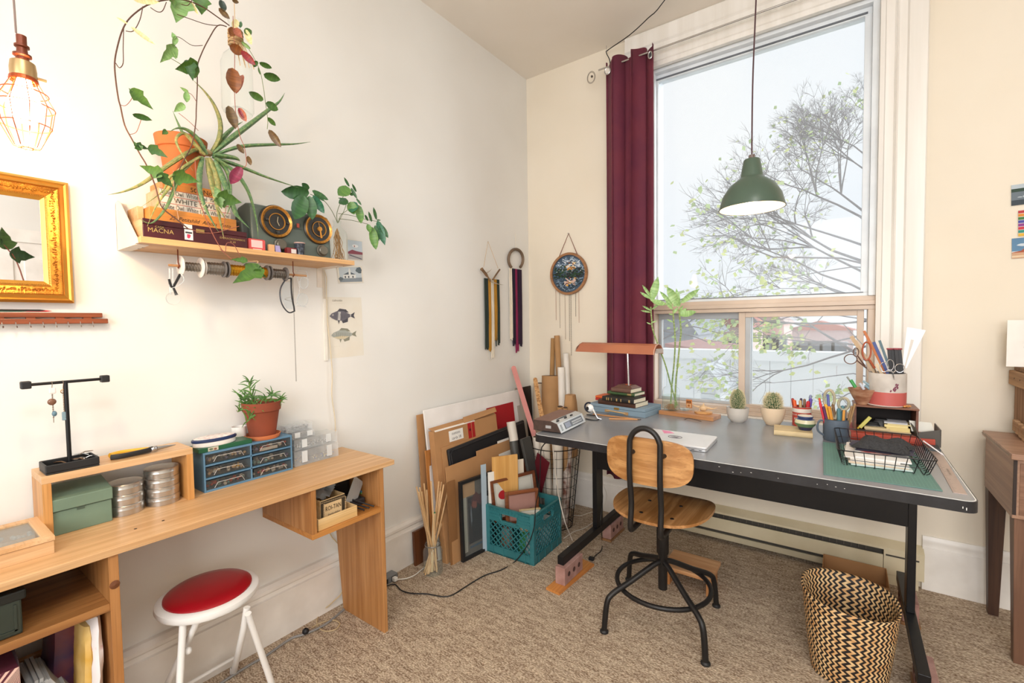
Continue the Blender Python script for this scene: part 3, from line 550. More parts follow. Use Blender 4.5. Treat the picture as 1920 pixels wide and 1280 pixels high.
G().prism([(-.1, .088, hS)]+[(-.1+.2*k/24, .088, hS+.045*(1-k/28)+(.006 if k % 2 else 0)) for k in range(25)]+[(.1, .088, hS)], (0, .002, 0)).o('zigzag_flap', M('2C1218', .8), t)
CDM = GLASS('C9CDD2', .45, .08)
ys = [Y(u, 1250, .34) for u in (62, 72, 92, 100, 112, 125, 138, 148, 158)]
cases = ['clear case with a grey ornament print, leftmost on the lower shelf', 'clear case behind the ornament print on the lower shelf', 'short tilted clear case in the middle of the lower shelf', 'slim clear case, first of the leaning row', 'slim clear case, second of the leaning row', 'slim clear case, third of the leaning row', 'dark blue edged clear case leaning to the left', 'tall dark edged clear case leaning against the yellow bag', 'small clear case lying low under the leaning row']
for k, lab in enumerate(cases):
    t = T('disc_case', lab, 'disc case', (.24, ys[k], z0+.001), group='disc cases on the lower shelf'); t.rotation_euler = (math.radians(-4 if k < 2 else (12+k*2)), 0, 0); hc = .125 if k < 8 else .07
    G().box(-.07, .07, -.004, .004, .0, hc).o('case', CDM, t, bevel=.001); G().box(-.065, .068, -.0025, .0025, .003, hc-.004).o('inlay', M(('A89C98', 'D9D6D0', '6F7480', 'C9CACB', '8A9098', '5C6470', '39485C', '2C3440', 'E4E2DE')[k], .5), t)
yy = Y(165, 1230, .33); g = G(); rr = random.Random(4)
def sack(name, label, c, sx, sy, sz, mats, cat='bag'):
    g = G(); n = 10; V = []
    for i in range(9):
        f = i/8; q = 1-.25*f**3
        for j in range(n): 
            a = 2*pi*j/n; k = 1+rr.uniform(-.08, .08); V.append((c[0]+math.copysign(abs(math.cos(a))**.6, math.cos(a))*sx*q*k, c[1]+math.copysign(abs(math.sin(a))**.6, math.sin(a))*sy*q*k+.01*f, c[2]+sz*f))
    g.add(V, [(i*n+j, i*n+(j+1) % n, (i+1)*n+(j+1) % n, (i+1)*n+j) for i in range(8) for j in range(n)]+[tuple(range(n-1, -1, -1)), tuple(range(8*n, 9*n))])
    return tag(g.o(name, mats, smooth=1), label, cat)
sack('patterned_bag', 'purple and dark patterned plastic bag behind the disc cases', (.16, Y(135, 1200, .2)-.02, z0), .08, .04, .235, M('3B2348', .5, c2='6B3038', vs=14))
sack('yellow_bag', 'yellow padded envelope standing at the right of the lower shelf', (.24, Y(163, 1230, .33), z0), .11, .016, .215, M('C99A3E', .5, c2='E0BE78', vs=12))
sack('white_bag', 'white plastic bag with red marks next to the shelf side', (.25, -2.735, z0), .12, .014, .245, M('EDE6E4', .45, c2='C05058', vs=16, lo=.6, hi=.72))
# red stool
sc_ = Vector((.255, -2.415, .46)); t = T('folding_stool', 'folding stool with glossy red padded seat and white legs', 'stool', (sc_.x, sc_.y, 0)); WM = M('F0EEEA', .3, bump=.02)
G().lathe([(.135, .428), (.150, .430), (.154, .438), (.152, .450), (.143, .456), (.132, .457), (.0001, .455)], n=48).o('seat_rim', WM, t, smooth=1)
G().lathe([(.131, .456), (.130, .462), (.120, .469), (.09, .474), (.04, .477), (.0001, .478)], n=48).o('cushion', M('9C0A1A', .36, var=.08, coat=.12), t, smooth=1)
def L_(name, pts, r): g = G(); g.tube([Vector(p)-Vector((sc_.x, sc_.y, 0)) for p in pts], r, 10); ob = g.o(name, WM, t, smooth=1); e = Vector(pts[-1])-Vector((sc_.x, sc_.y, 0)); G().lathe([(.012, 0), (.014, .004), (.013, .022), (.011, .024)], (e.x, e.y, 0), 12).o('foot_cap', WM, ob, smooth=1)
A, D_, B_, C_ = (.09, -2.28, 0), (.10, -2.56, 0), (.385, -2.255, 0), (.385, -2.575, 0)
L_('leg', [W(463, 1138, 'z', .43), W(457, 1165, 'z', .385)+Vector((0, 0, -.02)), A], .0105)
L_('leg', [W(465, 1150, 'z', .43), B_], .0105); L_('leg', [W(343, 1167, 'z', .43), C_], .0105); L_('leg', [W(371, 1163, 'z', .43), D_], .0105)
q = W(460, 1163, 'z', .38)-Vector((sc_.x, sc_.y, 0)); q2 = W(352, 1220, 'z', .33)-Vector((sc_.x, sc_.y, 0))
for c in (q, q2): G().ball(c, .012, 8).o('pivot_rivet', WM, t, smooth=1)
G().cyl(Vector((A[0], A[1], .06))-Vector((sc_.x, sc_.y, 0)), Vector((D_[0], D_[1], .06))-Vector((sc_.x, sc_.y, 0)), .007).o('stretcher', WM, t, smooth=1)
# ------------------------------------------------------------------ left wall: mirror, rack, cage lamp
yR = Y(128, 344, .03); zT = 1.832; zB_ = 1.452; yL = yR-.46
t, w, h = lean('gilded_mirror', 'mirror in an ornate gilded frame on the left wall', 'mirror', (.035, yL, zT), (.035, yR, zT), (.035, yL, zB_))
GM = M('C8872E', .34, .75, c2='9A5E1C', vs=30, bump=.4, bs=120); GM2 = M('D9A048', .3, .8, bump=.1); 
def ring(g, a, b, y0, y1, m=0, w=w, h=h):
    P = lambda i: [(i*1.25, i*1.25), (w-i*1.25, i*1.25), (w-i*1.25, h-i*1.25), (i*1.25, h-i*1.25)]
    A, B = P(a), P(b)
    for k in range(4):
        p, q, r, s_ = A[k], A[(k+1) % 4], B[(k+1) % 4], B[k]
        g.prism([(p[0], y0, p[1]), (q[0], y0, q[1]), (r[0], y1, r[1]), (s_[0], y1, s_[1])], (0, .035-max(y0, y1)+.0, 0), m)
g = G(); ring(g, 0, .006, .008, 0); ring(g, .006, .010, 0, .004); ring(g, .010, .018, .004, -.002); ring(g, .018, .021, -.002, .006); g.o('outer_moulding', GM2, t)
g = G(); ring(g, .021, .040, .004, .010); g.o('carved_band', GM, t)
g = G(); ring(g, .040, .0445, .008, .012); ring(g, .0445, .0525, .010, .016); g.o('inner_moulding', GM2, t)
g = G()
def along(i, step):
    out = []; i *= 1.25
    x = i
    while x <= w-i: out += [(x, i), (x, h-i)]; x += step
    z = i+step
    while z < h-i: out += [(i, z), (w-i, z)]; z += step
    return out
for x, z in along(.0225, .0045): g.ball((x, .004, z), .0015, 4)
for x, z in along(.0435, .005): g.ball((x, .007, z), .0017, 4)
g.o('beading', GM2, t, kind='stuff')
g = G(); rr = random.Random(9)
for x, z in along(.0305, .0075):
    g.ball((x, .006, z), .0034, 5, sx=.8, sz=.8)
    for _ in range(3): g.ball((x+rr.uniform(-.007, .007), .0065, z+rr.uniform(-.007, .007)), .0017, 4, sx=1.4)
g.o('carving', GM, t, kind='stuff')
MIR, mt_, mb_ = _new('mirror_silver'); mb_.inputs['Metallic'].default_value = 1; mb_.inputs['Roughness'].default_value = .01; mb_.inputs['Base Color'].default_value = (.9, .9, .9, 1)
G().box(.06, w-.06, .017, .02, .06, h-.06).o('mirror_glass', MIR, t)
# key rack: two square rails and hooks
MAH = WOOD('8E4A2A', '74381E', 'x', 1, .35); yr_ = Y(203, 600, .03)
t, w2, h2 = lean('key_rack', 'reddish wooden two rail key rack below the mirror', 'rack', (.03, yr_-.5, 1.42), (.03, yr_, 1.42), (.03, yr_-.5, 1.384))
G().box(0, w2, 0, .028, .002, .018).o('rail', MAH, t, bevel=.002); G().box(0, w2-.012, .008, .024, .022, .037).o('rail', MAH, t, bevel=.002)
for k in range(7): G().box(w2-.06-k*.065, w2-.04-k*.065, .01, .024, .018, .022).o('spacer', MAH, t)
for u in (3, 29, 55, 80, 104, 127, 150, 173):
    x = Y(u, 606, .03)-(yr_-.5); P = [(x, .002, .010), (x, -.006, .006), (x, -.007, -.004), (x+.002, -.002, -.010), (x+.004, .006, -.008), (x+.004, .009, -.004)]
    G().tube(smoothpath(P, 3), .0012, 6).o('hook', CHROME, t, smooth=1)
for k, (c, z, l, x) in enumerate((('C8242E', .042, .11, -.145), ('2F6B52', .0415, .10, -.2), ('2A2A2C', .044, .12, -.16))):
    g = G().tube([(.016+.004*k, yr_+x-l, 1.384+z), (.016+.004*k, yr_+x, 1.384+z), (.016+.004*k, yr_+x+.012, 1.384+z)], [.0028, .0028, .0006], 6)
    tag(g.o('pencil', M(c, .5)), ['red pencil lying on the key rack', 'dark green pencil lying on the key rack', 'black pencil lying on the key rack'][k], 'pencil')
# cage pendant lamp
cc_ = Vector((.5, Y(48, 215, .5), 0)); zc0 = Z(48, 125, .5); cb0 = Z(48, 277, .5)
t = T('cage_lamp', 'wire cage pendant lamp with glowing bulb above the mirror', 'lamp', (cc_.x, cc_.y, 0)); L = lambda u, v: Z(u, v, .5)
COP = M('B4552E', .35, .7); BRS = M('C9A878', .35, .8)
G().cyl((0, -.008, L(40, 65)), (0, -.02, H), .002, n=6).o('cord', M('8E7A72', .6), t)
z1 = L(42, 68); z2 = L(44, 115); z3 = L(48, 150); g = G().lathe([(.004, z1+.002), (.009, z1), (.009, z1-.02), (.013, z1-.022), (.013, z1-.026), (.009, z1-.028), (.010, z1-.04), (.016, z1-.042), (.016, z1-.046), (.011, z1-.049), (.012, z2)], n=20); g.o('cord_grip', M('7A3A22', .4, .3), t, smooth=1)
G().lathe([(.015, z2), (.021, z2-.004), (.023, z2-.02), (.0225, z3+.004), (.019, z3)], n=24).o('socket', BRS, t, smooth=1)
G().cyl((.0, .02, z2-.03), (.0, .038, z2-.03), .003, n=8).o('switch_key', BRS, t)
R0, R1, R2 = .021, .050, .043; za, zbb, zcc, zdd = z3, L(95, 212), L(90, 245), L(48, 277); g = G(); n = 10
for k in range(n):
    a = 2*pi*k/n; P = [(R0*math.cos(a), R0*math.sin(a), za), (R1*math.cos(a), R1*math.sin(a), zbb), (R2*math.cos(a), R2*math.sin(a), zcc), (.022*math.cos(a), .022*math.sin(a), zdd+.002), (.008*math.cos(a), .008*math.sin(a), zdd)]
    g.tube(P, .0010, 5)
for r, z in ((R0+.002, za-.002), (R1, zbb), (R2, zcc), (.010, zdd), (.040, (za+zbb)/2)): g.tube([(r*math.cos(2*pi*k/30), r*math.sin(2*pi*k/30), z) for k in range(30)], .0011, 5, closed=True)
g.o('wire_cage', COP, t, smooth=1)
G().lathe([(R0, za+.006), (R0+.003, za+.003), (R0+.004, za-.004), (R0+.002, za-.006)], n=24).o('cage_collar', COP, t)
G().lathe([(.012, z3), (.016, z3-.02), (.030, z3-.055), (.032, z3-.068), (.026, z3-.085), (.012, z3-.098), (.0001, z3-.10)], n=24).o('bulb', M('FFE3B8', .3, emit=28), t, smooth=1)
point('cage_bulb_light', (cc_.x, cc_.y, z3-.135), CAGE, (1, .72, .42), .035)
# ------------------------------------------------------------------ wall shelf
SZ = 1.660; SD = .225; s0, s1 = -2.553, -1.767
t = T('wall_shelf', 'pine wall shelf with white angle brackets and a rod of spools below', 'shelf', (0, (s0+s1)/2, 1.64)); o_ = Vector((0, (s0+s1)/2, 1.64)); sh = t
G().box(.001, SD, s0-o_.y, s1-o_.y, 0, .02).o('board', WOOD('D9AC76', 'C8935A', 'y'), t, bevel=.001)
ybk = Y(222, 372, .02); WB = M('EADFD2', .45)
g = G(); yb = s0-.003-o_.y; g.prism([(.0, yb, .0), (SD-.02, yb, .0), (SD-.03, yb, .02), (.05, yb, .150), (.025, yb, .162), (.0, yb, .155)], (0, .003, 0)); g.box(.0, SD-.04, yb, yb+.035, -.003, .0); g.box(.0, .003, yb, yb+.03, 0, .16); g.o('bracket', WB, t)
g = G(); yb = s1-.05-o_.y; g.box(0, SD-.06, yb, yb+.03, -.003, 0); g.box(0, .003, yb, yb+.03, -.09, 0); g.o('bracket', WB, t)
g = G(); [g.lathe([(.004, -.004), (.004, -.005)], (x, s0+.03-o_.y, 0), 8) for x in (.10, .14)]; g.o('screw', M('A59C92', .4, .5), t)
rxx = .15; ra = W(316, 500, 'x', rxx); rb = W(566, 514, 'x', rxx); zr = (ra.z+rb.z)/2
g = G().cyl((rxx, ra.y-o_.y, zr-1.64), (rxx, rb.y+.02-o_.y, zr-1.64), .0045, n=8); g.o('rod', WOOD('B88A60', 'A4764E', 'y'), t, smooth=1)
for u in (334, 549):
    y = Y(u, 490, rxx)-o_.y; g = G().tube([(rxx, y, 0), (rxx, y, zr-1.64+.012), (rxx+.008, y, zr-1.64), (rxx, y, zr-1.64-.008), (rxx-.008, y, zr-1.64)], .002, 6); g.o('cup_hook', M('7A3A24', .4, .5), t, smooth=1)
spl = [((337, 378), 'wide white ended spool of thin silver chain, leftmost under the shelf', 'E9E2DA', '8F8A84', .036, .014), ((380, 421), 'spool of bright silver chain between white and grey rims', '6A6664', '9A958F', .030, .021), ((424, 463), 'spool of gold chain left of the ivy leaf under the shelf', '6A6664', 'C79A2E', .030, .019), ((466, 501), 'second spool of gold chain behind the ivy leaf', '6A6664', 'C08A28', .030, .019), ((504, 536), 'grey spool of dull silver chain, rightmost under the shelf', '6A6664', '85807A', .029, .017)]
for i, ((u0, u1), lab, cf, cch, fr, cr) in enumerate(spl):
    y0, y1 = Y(u0, 503, rxx), Y(u1, 507, rxx); t = T('chain_spool', lab, 'spool', (rxx, (y0+y1)/2, zr), group='spools of chain under the shelf'); hw = (y1-y0)/2-.001
    for s_ in (-1, 1): 
        if i in (1, 3) or s_ == 1 or i == 0 or i == 2 or i == 4: G().lathe([(.0055, -.0018), (fr-.002, -.0022), (fr, -.001), (fr, .001), (fr-.002, .0022), (.0055, .0018)], (0, s_*(hw-.002), 0), 28, ax='y').o('flange', M('E9E2DA' if (i == 1 and s_ < 0) else cf, .5), t, smooth=1)
    g = G(); n = int(hw*2/.0028)
    pts = []
    for k in range(n*12): a = 2*pi*k/12; r = cr+.0012*math.sin(k*1.7); pts.append((r*math.cos(a), -hw+.006+(2*hw-.012)*k/(n*12), r*math.sin(a)))
    g.tube(pts, .0017, 4); g.lathe([(.006, -hw+.004), (cr-.001, -hw+.004), (cr-.001, hw-.004), (.006, hw-.004)], (0, 0, 0), 16, ax='y'); g.o('chain', M(cch, .35, .85, bump=.6, bs=500), t)
    G().cyl((0, -hw, 0), (0, hw, 0), .0055, n=8).o('core', M(cf, .5), t)
# spectacles and goggles hung on the rod
def specs(name, label, u, v, dark, big=0, cat='glasses'):
    p = W(u, v, 'x', rxx); t = T(name, label, cat, (rxx, p.y, zr), 0); return t
t = specs('safety_glasses', 'clear safety glasses with black arms hanging at the left end of the rod', 324, 500, 1); CL = GLASS('F2F5F6', .12, .03)
LC = lambda u, v, x=rxx: W(u, v, 'x', x)-Vector(t.location)
g = G(); g.tube([LC(318, 503), LC(318, 535), LC(320, 552)], .0022, 6); g.tube([LC(324, 503), LC(324, 530), LC(322, 545)], .0022, 6); g.tube(smoothpath([LC(340, 512, .17), LC(345, 525, .18), LC(335, 535, .18), LC(322, 540)]), .0012, 5); g.o('clear_frame', GLASS('E8ECEE', .45, .1), t, smooth=1)
g = G(); g.tube([LC(317, 523), LC(320, 536), LC(324, 540), LC(338, 514)], [.004, .0045, .004, .0045], 6); g.o('arm', BLK, t, smooth=1); G().tube([LC(320, 536), LC(326, 541), LC(331, 553)], [.004, .0035, .005], 6).o('arm', BLK, t, smooth=1)
g = G().lathe([(.0001, 0), (.016, .003), (.022, .012), (.021, .020)], LC(322, 560, .15), 18, ax='x', sy=1.0); g.o('lens', CL, t, smooth=1)
t = specs('safety_goggles', 'safety goggles with black frame hanging near the right end of the rod', 540, 512, 1)
LC = lambda u, v, x=rxx: W(u, v, 'x', x)-Vector(t.location)
G().tube(smoothpath([LC(546, 521), LC(536, 524), LC(527, 538), LC(525, 552), LC(528, 568), LC(535, 580), LC(543, 586), LC(552, 583)]), .0028, 7).o('frame', M('2A2C34', .35), t, smooth=1)
G().tube(smoothpath([LC(546, 521), LC(546, 540), LC(548, 560), LC(551, 575), LC(552, 584)]), .0035, 7).o('arm', BLK, t, smooth=1)
g = G(); g.add([LC(530, 530), LC(545, 527), LC(547, 555), LC(549, 580), LC(537, 578), LC(528, 560)], [(0, 1, 2, 3, 4, 5)]); g.o('lens', GLASS('DDE3E8', .2, .04), t)
g = G(); g.tube([LC(534, 560), LC(547, 556), LC(547, 565), LC(534, 561)], .0012, 5); g.o('nose_piece', CHROME, t)
t = specs('clear_spectacles', 'clear rimmed spectacles hanging at the right end of the rod', 562, 513, 0)
LC = lambda u, v, x=rxx: W(u, v, 'x', x)-Vector(t.location); WF = GLASS('C9CCD0', .5, .1)
for c, r_x, r_y in (((570, 530), 8, 11), ((567, 562), 10, 12)):
    g = G(); n = 20; P = [LC(c[0]+r_x*math.cos(2*pi*k/n), c[1]+r_y*math.sin(2*pi*k/n)) for k in range(n)]; g.tube(P, .0014, 5, closed=True); g.o('rim', WF, t, smooth=1); G().add(P, [tuple(range(n))]).o('lens', CL, t)
G().tube([LC(557, 507), LC(575, 508), LC(578, 522)], .0012, 5).o('arm', WF, t); G().tube([LC(556, 515), LC(562, 540), LC(556, 573), LC(574, 575)], .0012, 5).o('arm', WF, t)
p = W(549, 520, 'x', rxx); q = W(551, 716, 'x', rxx); g = G(); n = 95
for k in range(n): z = p.z+(q.z-p.z)*k/n; g.box(rxx-.0018, rxx+.0018, p.y-.0012, p.y+.0012, z-.0022, z+.0012)
tag(g.o('hanging_chain', M('A5A19C', .35, .8)), 'thin silver chain hanging straight down from the rod hook', 'chain')
# ------------------------------------------------------------------ on the shelf
def fbox(u0, v0, u1, v1, x): return Y(u0, v0, x), Y(u1, v1, x)
XF = .212
y0, y1 = Y(268.5, 441, XF), Y(464, 465, XF); zt = Z(268, 408, XF); hb = zt-SZ; d = .165
t = T('maroon_box', 'long maroon wooden box with brass catch at the shelf front', 'box', (XF, y0, SZ)); MR = M('4A1620', .4, c2='3A1018', vs=8, bump=.1); w = y1-y0
G().box(-d, 0, 0, w, 0, hb*.70).o('body', MR, t, bevel=.0015); G().box(-d, .0, 0, w, hb*.71, hb).o('lid', MR, t, bevel=.0015)
G().box(.0, .003, w*.47, w*.55, hb*.58, hb*.80).o('catch', M('B0925A', .4, .6, bump=.5), t, bevel=.001)
GT = M('B79A5A', .5); text('CASA', .010, GT, t, (.0006, w*.14, hb*.62), (0, 1, 0)); text('MACNA', .020, GT, t, (.0006, w*.15, hb*.42), (0, 1, 0)); text('EXTRAORDINARIOS', .0095, GT, t, (.0006, w*.84, hb*.48), (0, 1, 0)); text('X 60', .010, GT, t, (.0006, w*.84, hb*.30), (0, 1, 0))
art(t, (0, w*.36, hb*.12), w*.08, hb*.58, [(M('EFE9E4', .5), rect(0, 0, 1, 1)), (M('C8385A', .5), blob(.5, .35, .25, .2, j=.3)), (M('3A3A40', .5), rect(.1, .62, .9, .78))], 'seal_sticker', (0, 1, 0)); art(t, (0, w*.355, hb*.76), w*.08, hb*.22, [(M('EFE9E4', .5), rect(0, 0, 1, 1))], 'seal_sticker', (0, 1, 0))
# narrow light box beside it at far left
G().box(-d*.62, -.003, -.0005+.0, -.0001, .002, hb*.98).o('end_panel', PINEX, t)
zA = zt
y0, y1 = Y(281, 405, .185), Y(444, 437, .185); zt = Z(281, 386, .185); hh = zt-zA
t = T('orange_box', 'flat orange pine box on the maroon box with script lettering', 'box', (.185, y0, zA)); w = y1-y0; OW = WOOD('D98F45', 'C47A34', 'y')
G().box(-.14, 0, 0, w, 0, hh).o('body', OW, t, bevel=.001)
text('25  Petitshild  Alhoza  Tinto', .019, M('33241C', .6), t, (.0006, w*.56, hh*.38), (0, 1, 0), shear=.4, fit=w*.72)
bx('side_box', 'small orange box left of the pile with faded script', 'box', (.04, Y(250, 400, .10), zA), (.14, min(y0-.003, Y(281, 400, .10)), zA+.05), PINE)
zA2 = zA+hh; xf = .165
y0, y1 = Y(300, 385, xf), Y(432, 405, xf); zt = max(Z(305, 352, xf), zA2+.05); hh = zt-zA2; w = y1-y0
t = T('owl_box', 'white paper trimmed box lettered WHITE OWL in the pile', 'box', (xf, y0, zA2)); G().box(-.13, 0, 0, w, 0, hh).o('body', PINE, t, bevel=.001)
LBW = M('E9E0D2', .6); RD = M('B8503A', .6)
art(t, (0, .0, .001), w, hh-.002, [(LBW, rect(0, 0, 1, 1)), (RD, rect(0, .31, 1, .34)), (RD, rect(0, .66, 1, .69)), (RD, rect(0, .97, 1, 1)), (RD, rect(0, 0, 1, .03))], 'label', (0, 1, 0))
INK = M('4A463C', .6)
text('White Owl  White Owl  White Owl', hh*.32, INK, t, (.0022, w*.5, hh*.82), (0, 1, 0), fit=w*.96); text('WHITE OWL', hh*.34, INK, t, (.0022, w*.48, hh*.49), (0, 1, 0), fit=w*.6); text('White Owl  White Owl  White Owl', hh*.32, INK, t, (.0022, w*.5, hh*.16), (0, 1, 0), fit=w*.96)
zA3 = zA2+hh; y0, y1 = Y(305, 350, .155), Y(408, 375, .155); zt = Z(320, 340, .155); hh = max(zt-zA3, .028); w = y1-y0
t = T('top_box', 'orange pine box lettered 50 No- 7, topmost of the pile', 'box', (.155, y0, zA3)); G().box(-.12, 0, 0, w, 0, hh).o('body', OW, t, bevel=.001); text('50   No- 7', .022, M('2B1C14', .6), t, (.0006, w*.76, hh*.45), (0, 1, 0)); text('Bock', .014, M('2B1C14', .6), t, (.0006, w*.76, hh*.12), (0, 1, 0), shear=.3)
zP = zA3+hh
# terracotta pot with the long speckled leaves and ivy
pc = W(340, 300, 'x', .095); yP = pc.y+.004
t = T('terracotta_pot', 'bright orange terracotta pot on the box pile with long speckled succulent leaves', 'plant', (.09, yP, zP)); zt = Z(330, 258, .095)-zP; R = .080
G().lathe([(.048, 0), (.050, .001), (R*.80, zt*.72), (R*.84, zt*.76), (R*.93, zt*.77), (R, zt), (R*.9, zt), (R*.84, zt*.88), (.0001, zt*.86)], n=36).o('pot', M('CB7038', .75, c2='B9602E', bump=.08), t, smooth=1)
G().lathe([(R*.86, zt*.87), (.02, zt*.91), (.0001, zt*.92)], n=18).o('soil', M('3A2A20', .95, bump=.5), t)
O = Vector((.09, yP, zP)); SUC = M('557A50', .5, c2='7E9460', vs=120, lo=.45, hi=.65); SUC2 = M('A39A5E', .55, c2='75824C', vs=90, lo=.4, hi=.6)
def suc(pts, r0, x0, x1, m):
    n = len(pts); P = [W(u, v, 'x', x0+(x1-x0)*i/(n-1))-O for i, (u, v) in enumerate(pts)]; P = smoothpath(P, 6); k = len(P)
    G().tube(P, [max(.0008, r0*1.9*(min(1, .55+2*i/k))*(1-(i/(k-1))**1.8)) for i in range(k)], 8, flat=.6).o('leaf', m, t, smooth=1)
for pts, r, xa, xb, m in [
 ([(392, 292), (410, 262), (413, 230), (402, 198), (384, 172), (362, 150)], .0085, .17, .22, SUC2),
 ([(396, 290), (430, 262), (470, 232), (505, 205), (524, 190), (534, 174)], .0095, .17, .24, SUC),
 ([(398, 292), (450, 275), (510, 271), (550, 270), (582, 266)], .0062, .18, .26, SUC),
 ([(398, 294), (450, 312), (500, 332), (560, 352)], .0065, .18, .24, SUC),
 ([(396, 290), (415, 262), (432, 244), (442, 236), (455, 228)], .008, .15, .14, SUC),
 ([(384, 275), (355, 285), (318, 308), (270, 342), (235, 358), (203, 365)], .0075, .16, .22, SUC2),
 ([(372, 285), (350, 262), (336, 236), (324, 208)], .0055, .15, .16, SUC),
 ([(388, 290), (372, 262), (352, 244), (333, 240), (316, 248)], .006, .19, .22, SUC),
 ([(384, 290), (365, 270), (345, 250), (330, 262), (342, 290), (362, 320)], .0055, .2, .22, SUC2),
 ([(388, 296), (394, 330), (404, 372), (412, 410), (420, 448)], .0055, .2, .23, SUC2),
 ([(392, 296), (405, 325), (410, 360), (407, 385), (425, 412)], .0065, .2, .24, SUC2),
 ([(402, 296), (424, 318), (432, 350), (431, 385), (424, 405)], .006, .21, .24, SUC),
 ([(380, 294), (374, 326), (376, 362), (390, 400), (410, 435)], .0055, .21, .24, SUC),
 ([(374, 294), (340, 318), (330, 345), (312, 388), (285, 418), (262, 410)], .006, .21, .24, SUC),
 ([(376, 294), (335, 320), (318, 350), (302, 372), (290, 392), (276, 424)], .005, .22, .25, SUC2),
 ([(368, 296), (345, 318), (318, 332), (305, 358), (262, 390)], .0045, .21, .23, SUC2),
 ([(404, 296), (440, 322), (462, 352), (474, 384), (482, 420), (484, 446)], .006, .23, .25, SUC),
 ([(404, 300), (420, 340), (440, 395), (448, 408), (468, 428)], .0065, .22, .24, SUC),
 ([(402, 290), (440, 296), (450, 302)], .008, .2, .2, SUC)]: suc(pts, r, xa, xb, m)
G().lathe([(.0001, 0), (.018, .004), (.022, .012), (.015, .02), (.0001, .022)], W(386, 292, 'x', .17)-O, 14).o('crown', M('B9A078', .7), t, smooth=1)
bx('pink_dish', 'small pinkish saucer edge behind the succulent leaves', 'saucer', (0, 0, 0), (.001, .001, .001), TERRA); bpy.data.objects.remove(bpy.data.objects['pink_dish'])
# radio
XR = .165; y0, y1 = Y(473, 465, XR), Y(621, 485, XR); zt = Z(480, 384, XR); ztr = Z(620, 404, XR); hh = (zt+ztr)/2-SZ; w = y1-y0
t = T('vintage_radio', 'grey green vintage clock radio with two brass ringed dials on the shelf', 'radio', (XR, y0, SZ)); RG = M('5F6A62', .4, c2='545E57')
g = G(); prof = [(-.14, 0), (0, 0), (.004, .01), (-.006, hh*.90), (-.016, hh), (-.05, hh*1.03), (-.11, hh*.98), (-.14, hh*.8)]; g.prism([(x, 0, z) for x, z in prof], (0, w, 0)); g.o('case', RG, t, bevel=.008, seg=3)
g = G(); g.prism([(-.13, -.03, .0), (-.02, -.03, .0), (-.03, -.03, hh*.62), (-.12, -.03, hh*.7)], (0, .04, 0)); g.o('side_bulge', M('4E544F', .4), t, bevel=.012, seg=3)
def dial(u, v, r, kind):
    c = Vector((0.0, Y(u, v, XR)-y0, Z(u, v, XR)-SZ)); BR = M('CF9242', .3, .6); g = G()
    g.lathe([(r*1.04, -.012), (r*1.05, .004), (r*.96, .010)], c, 40, ax='x'); g.o('dial_rim', M('3A3630', .4, .3), t, smooth=1)
    g = G(); g.lathe([(r*.97, .008), (r*1.0, .011), (r*.95, .016), (r*.86, .012), (r*.80, .008)], c, 40, ax='x'); br = g.o('dial_ring', BR, t, smooth=1)
    g = G()
    for k in range(24): a = 2*pi*k/24; g.box(c.x+.0135, c.x+.0150, c.y+r*.9*math.cos(a)-.0010, c.y+r*.9*math.cos(a)+.0010, c.z+r*.9*math.sin(a)-.0010, c.z+r*.9*math.sin(a)+.0010)
    g.o('tick_marks', M('3A2A18', .5), br, kind='stuff')
    G().lathe([(r*.81, .005), (r*.81, .009), (.0001, .0092)], c, 40, ax='x').o('dial_face', M('2A2826', .45), t, smooth=1)
    G().lathe([(r*.50, .009), (r*.53, .013), (r*.49, .013), (r*.47, .009)], c, 32, ax='x').o('inner_ring', BR, t, smooth=1)
    if kind:
        G().tube([c+Vector((.014, -r*.05, r*.45)), c+Vector((.014, 0, 0))], .0012, 5).o('pointer', BR, t); G().lathe([(.010, .010), (.010, .018), (.0001, .019)], c, 16, ax='x').o('pointer_hub', BR, t, smooth=1); G().tube([c+Vector((.017, 0, 0)), c+Vector((.017, r*.10, -r*.62))], [.003, .0045], 6).o('pointer_tail', BR, t, smooth=1)
    else:
        g = G(); g.tube([c+Vector((.013, 0, 0)), c+Vector((.013, r*.05, r*.3))], .001, 4); g.tube([c+Vector((.013, 0, 0)), c+Vector((.013, r*.12, -r*.25))], .001, 4); g.o('clock_hands', M('D9CBA8', .4), t)
        for a in (pi*.98, 0.02, -pi/2): G().lathe([(.006, .010), (.006, .016), (.0001, .018)], c+Vector((0, r*.66*math.cos(a), r*.66*math.sin(a))), 12, ax='x').o('small_knob', M('2E2C28', .3), t, smooth=1)
RL = abs(Z(517, 387, XR)-Z(517, 446, XR))/2; dial(517, 416, RL, 0); RL2 = abs(Z(596, 403, XR)-Z(596, 457, XR))/2; dial(596, 430, RL2, 1)
for u, v in ((524, 459), (602, 470)):
    c = Vector((0, Y(u, v, XR)-y0, Z(u, v, XR)-SZ)); c.x += .002
    G().lathe([(.025, 0), (.025, .007), (.020, .009), (.020, .020), (.018, .022), (.0001, .022)], c, 24, ax='x').o('knob', M('6E6A60', .3, .5), t, smooth=1)
c = Vector((.002, Y(558, 425, XR)-y0, Z(558, 423, XR)-SZ)); G().box(c.x, c.x+.003, c.y-.006, c.y+.006, c.z-.009, c.z+.009).o('badge', M('B04A38', .4), t, bevel=.002); G().box(c.x, c.x+.002, c.y-.02, c.y+.02, c.z-.013, c.z-.011).o('seam_strip', M('4A524C', .4), t)
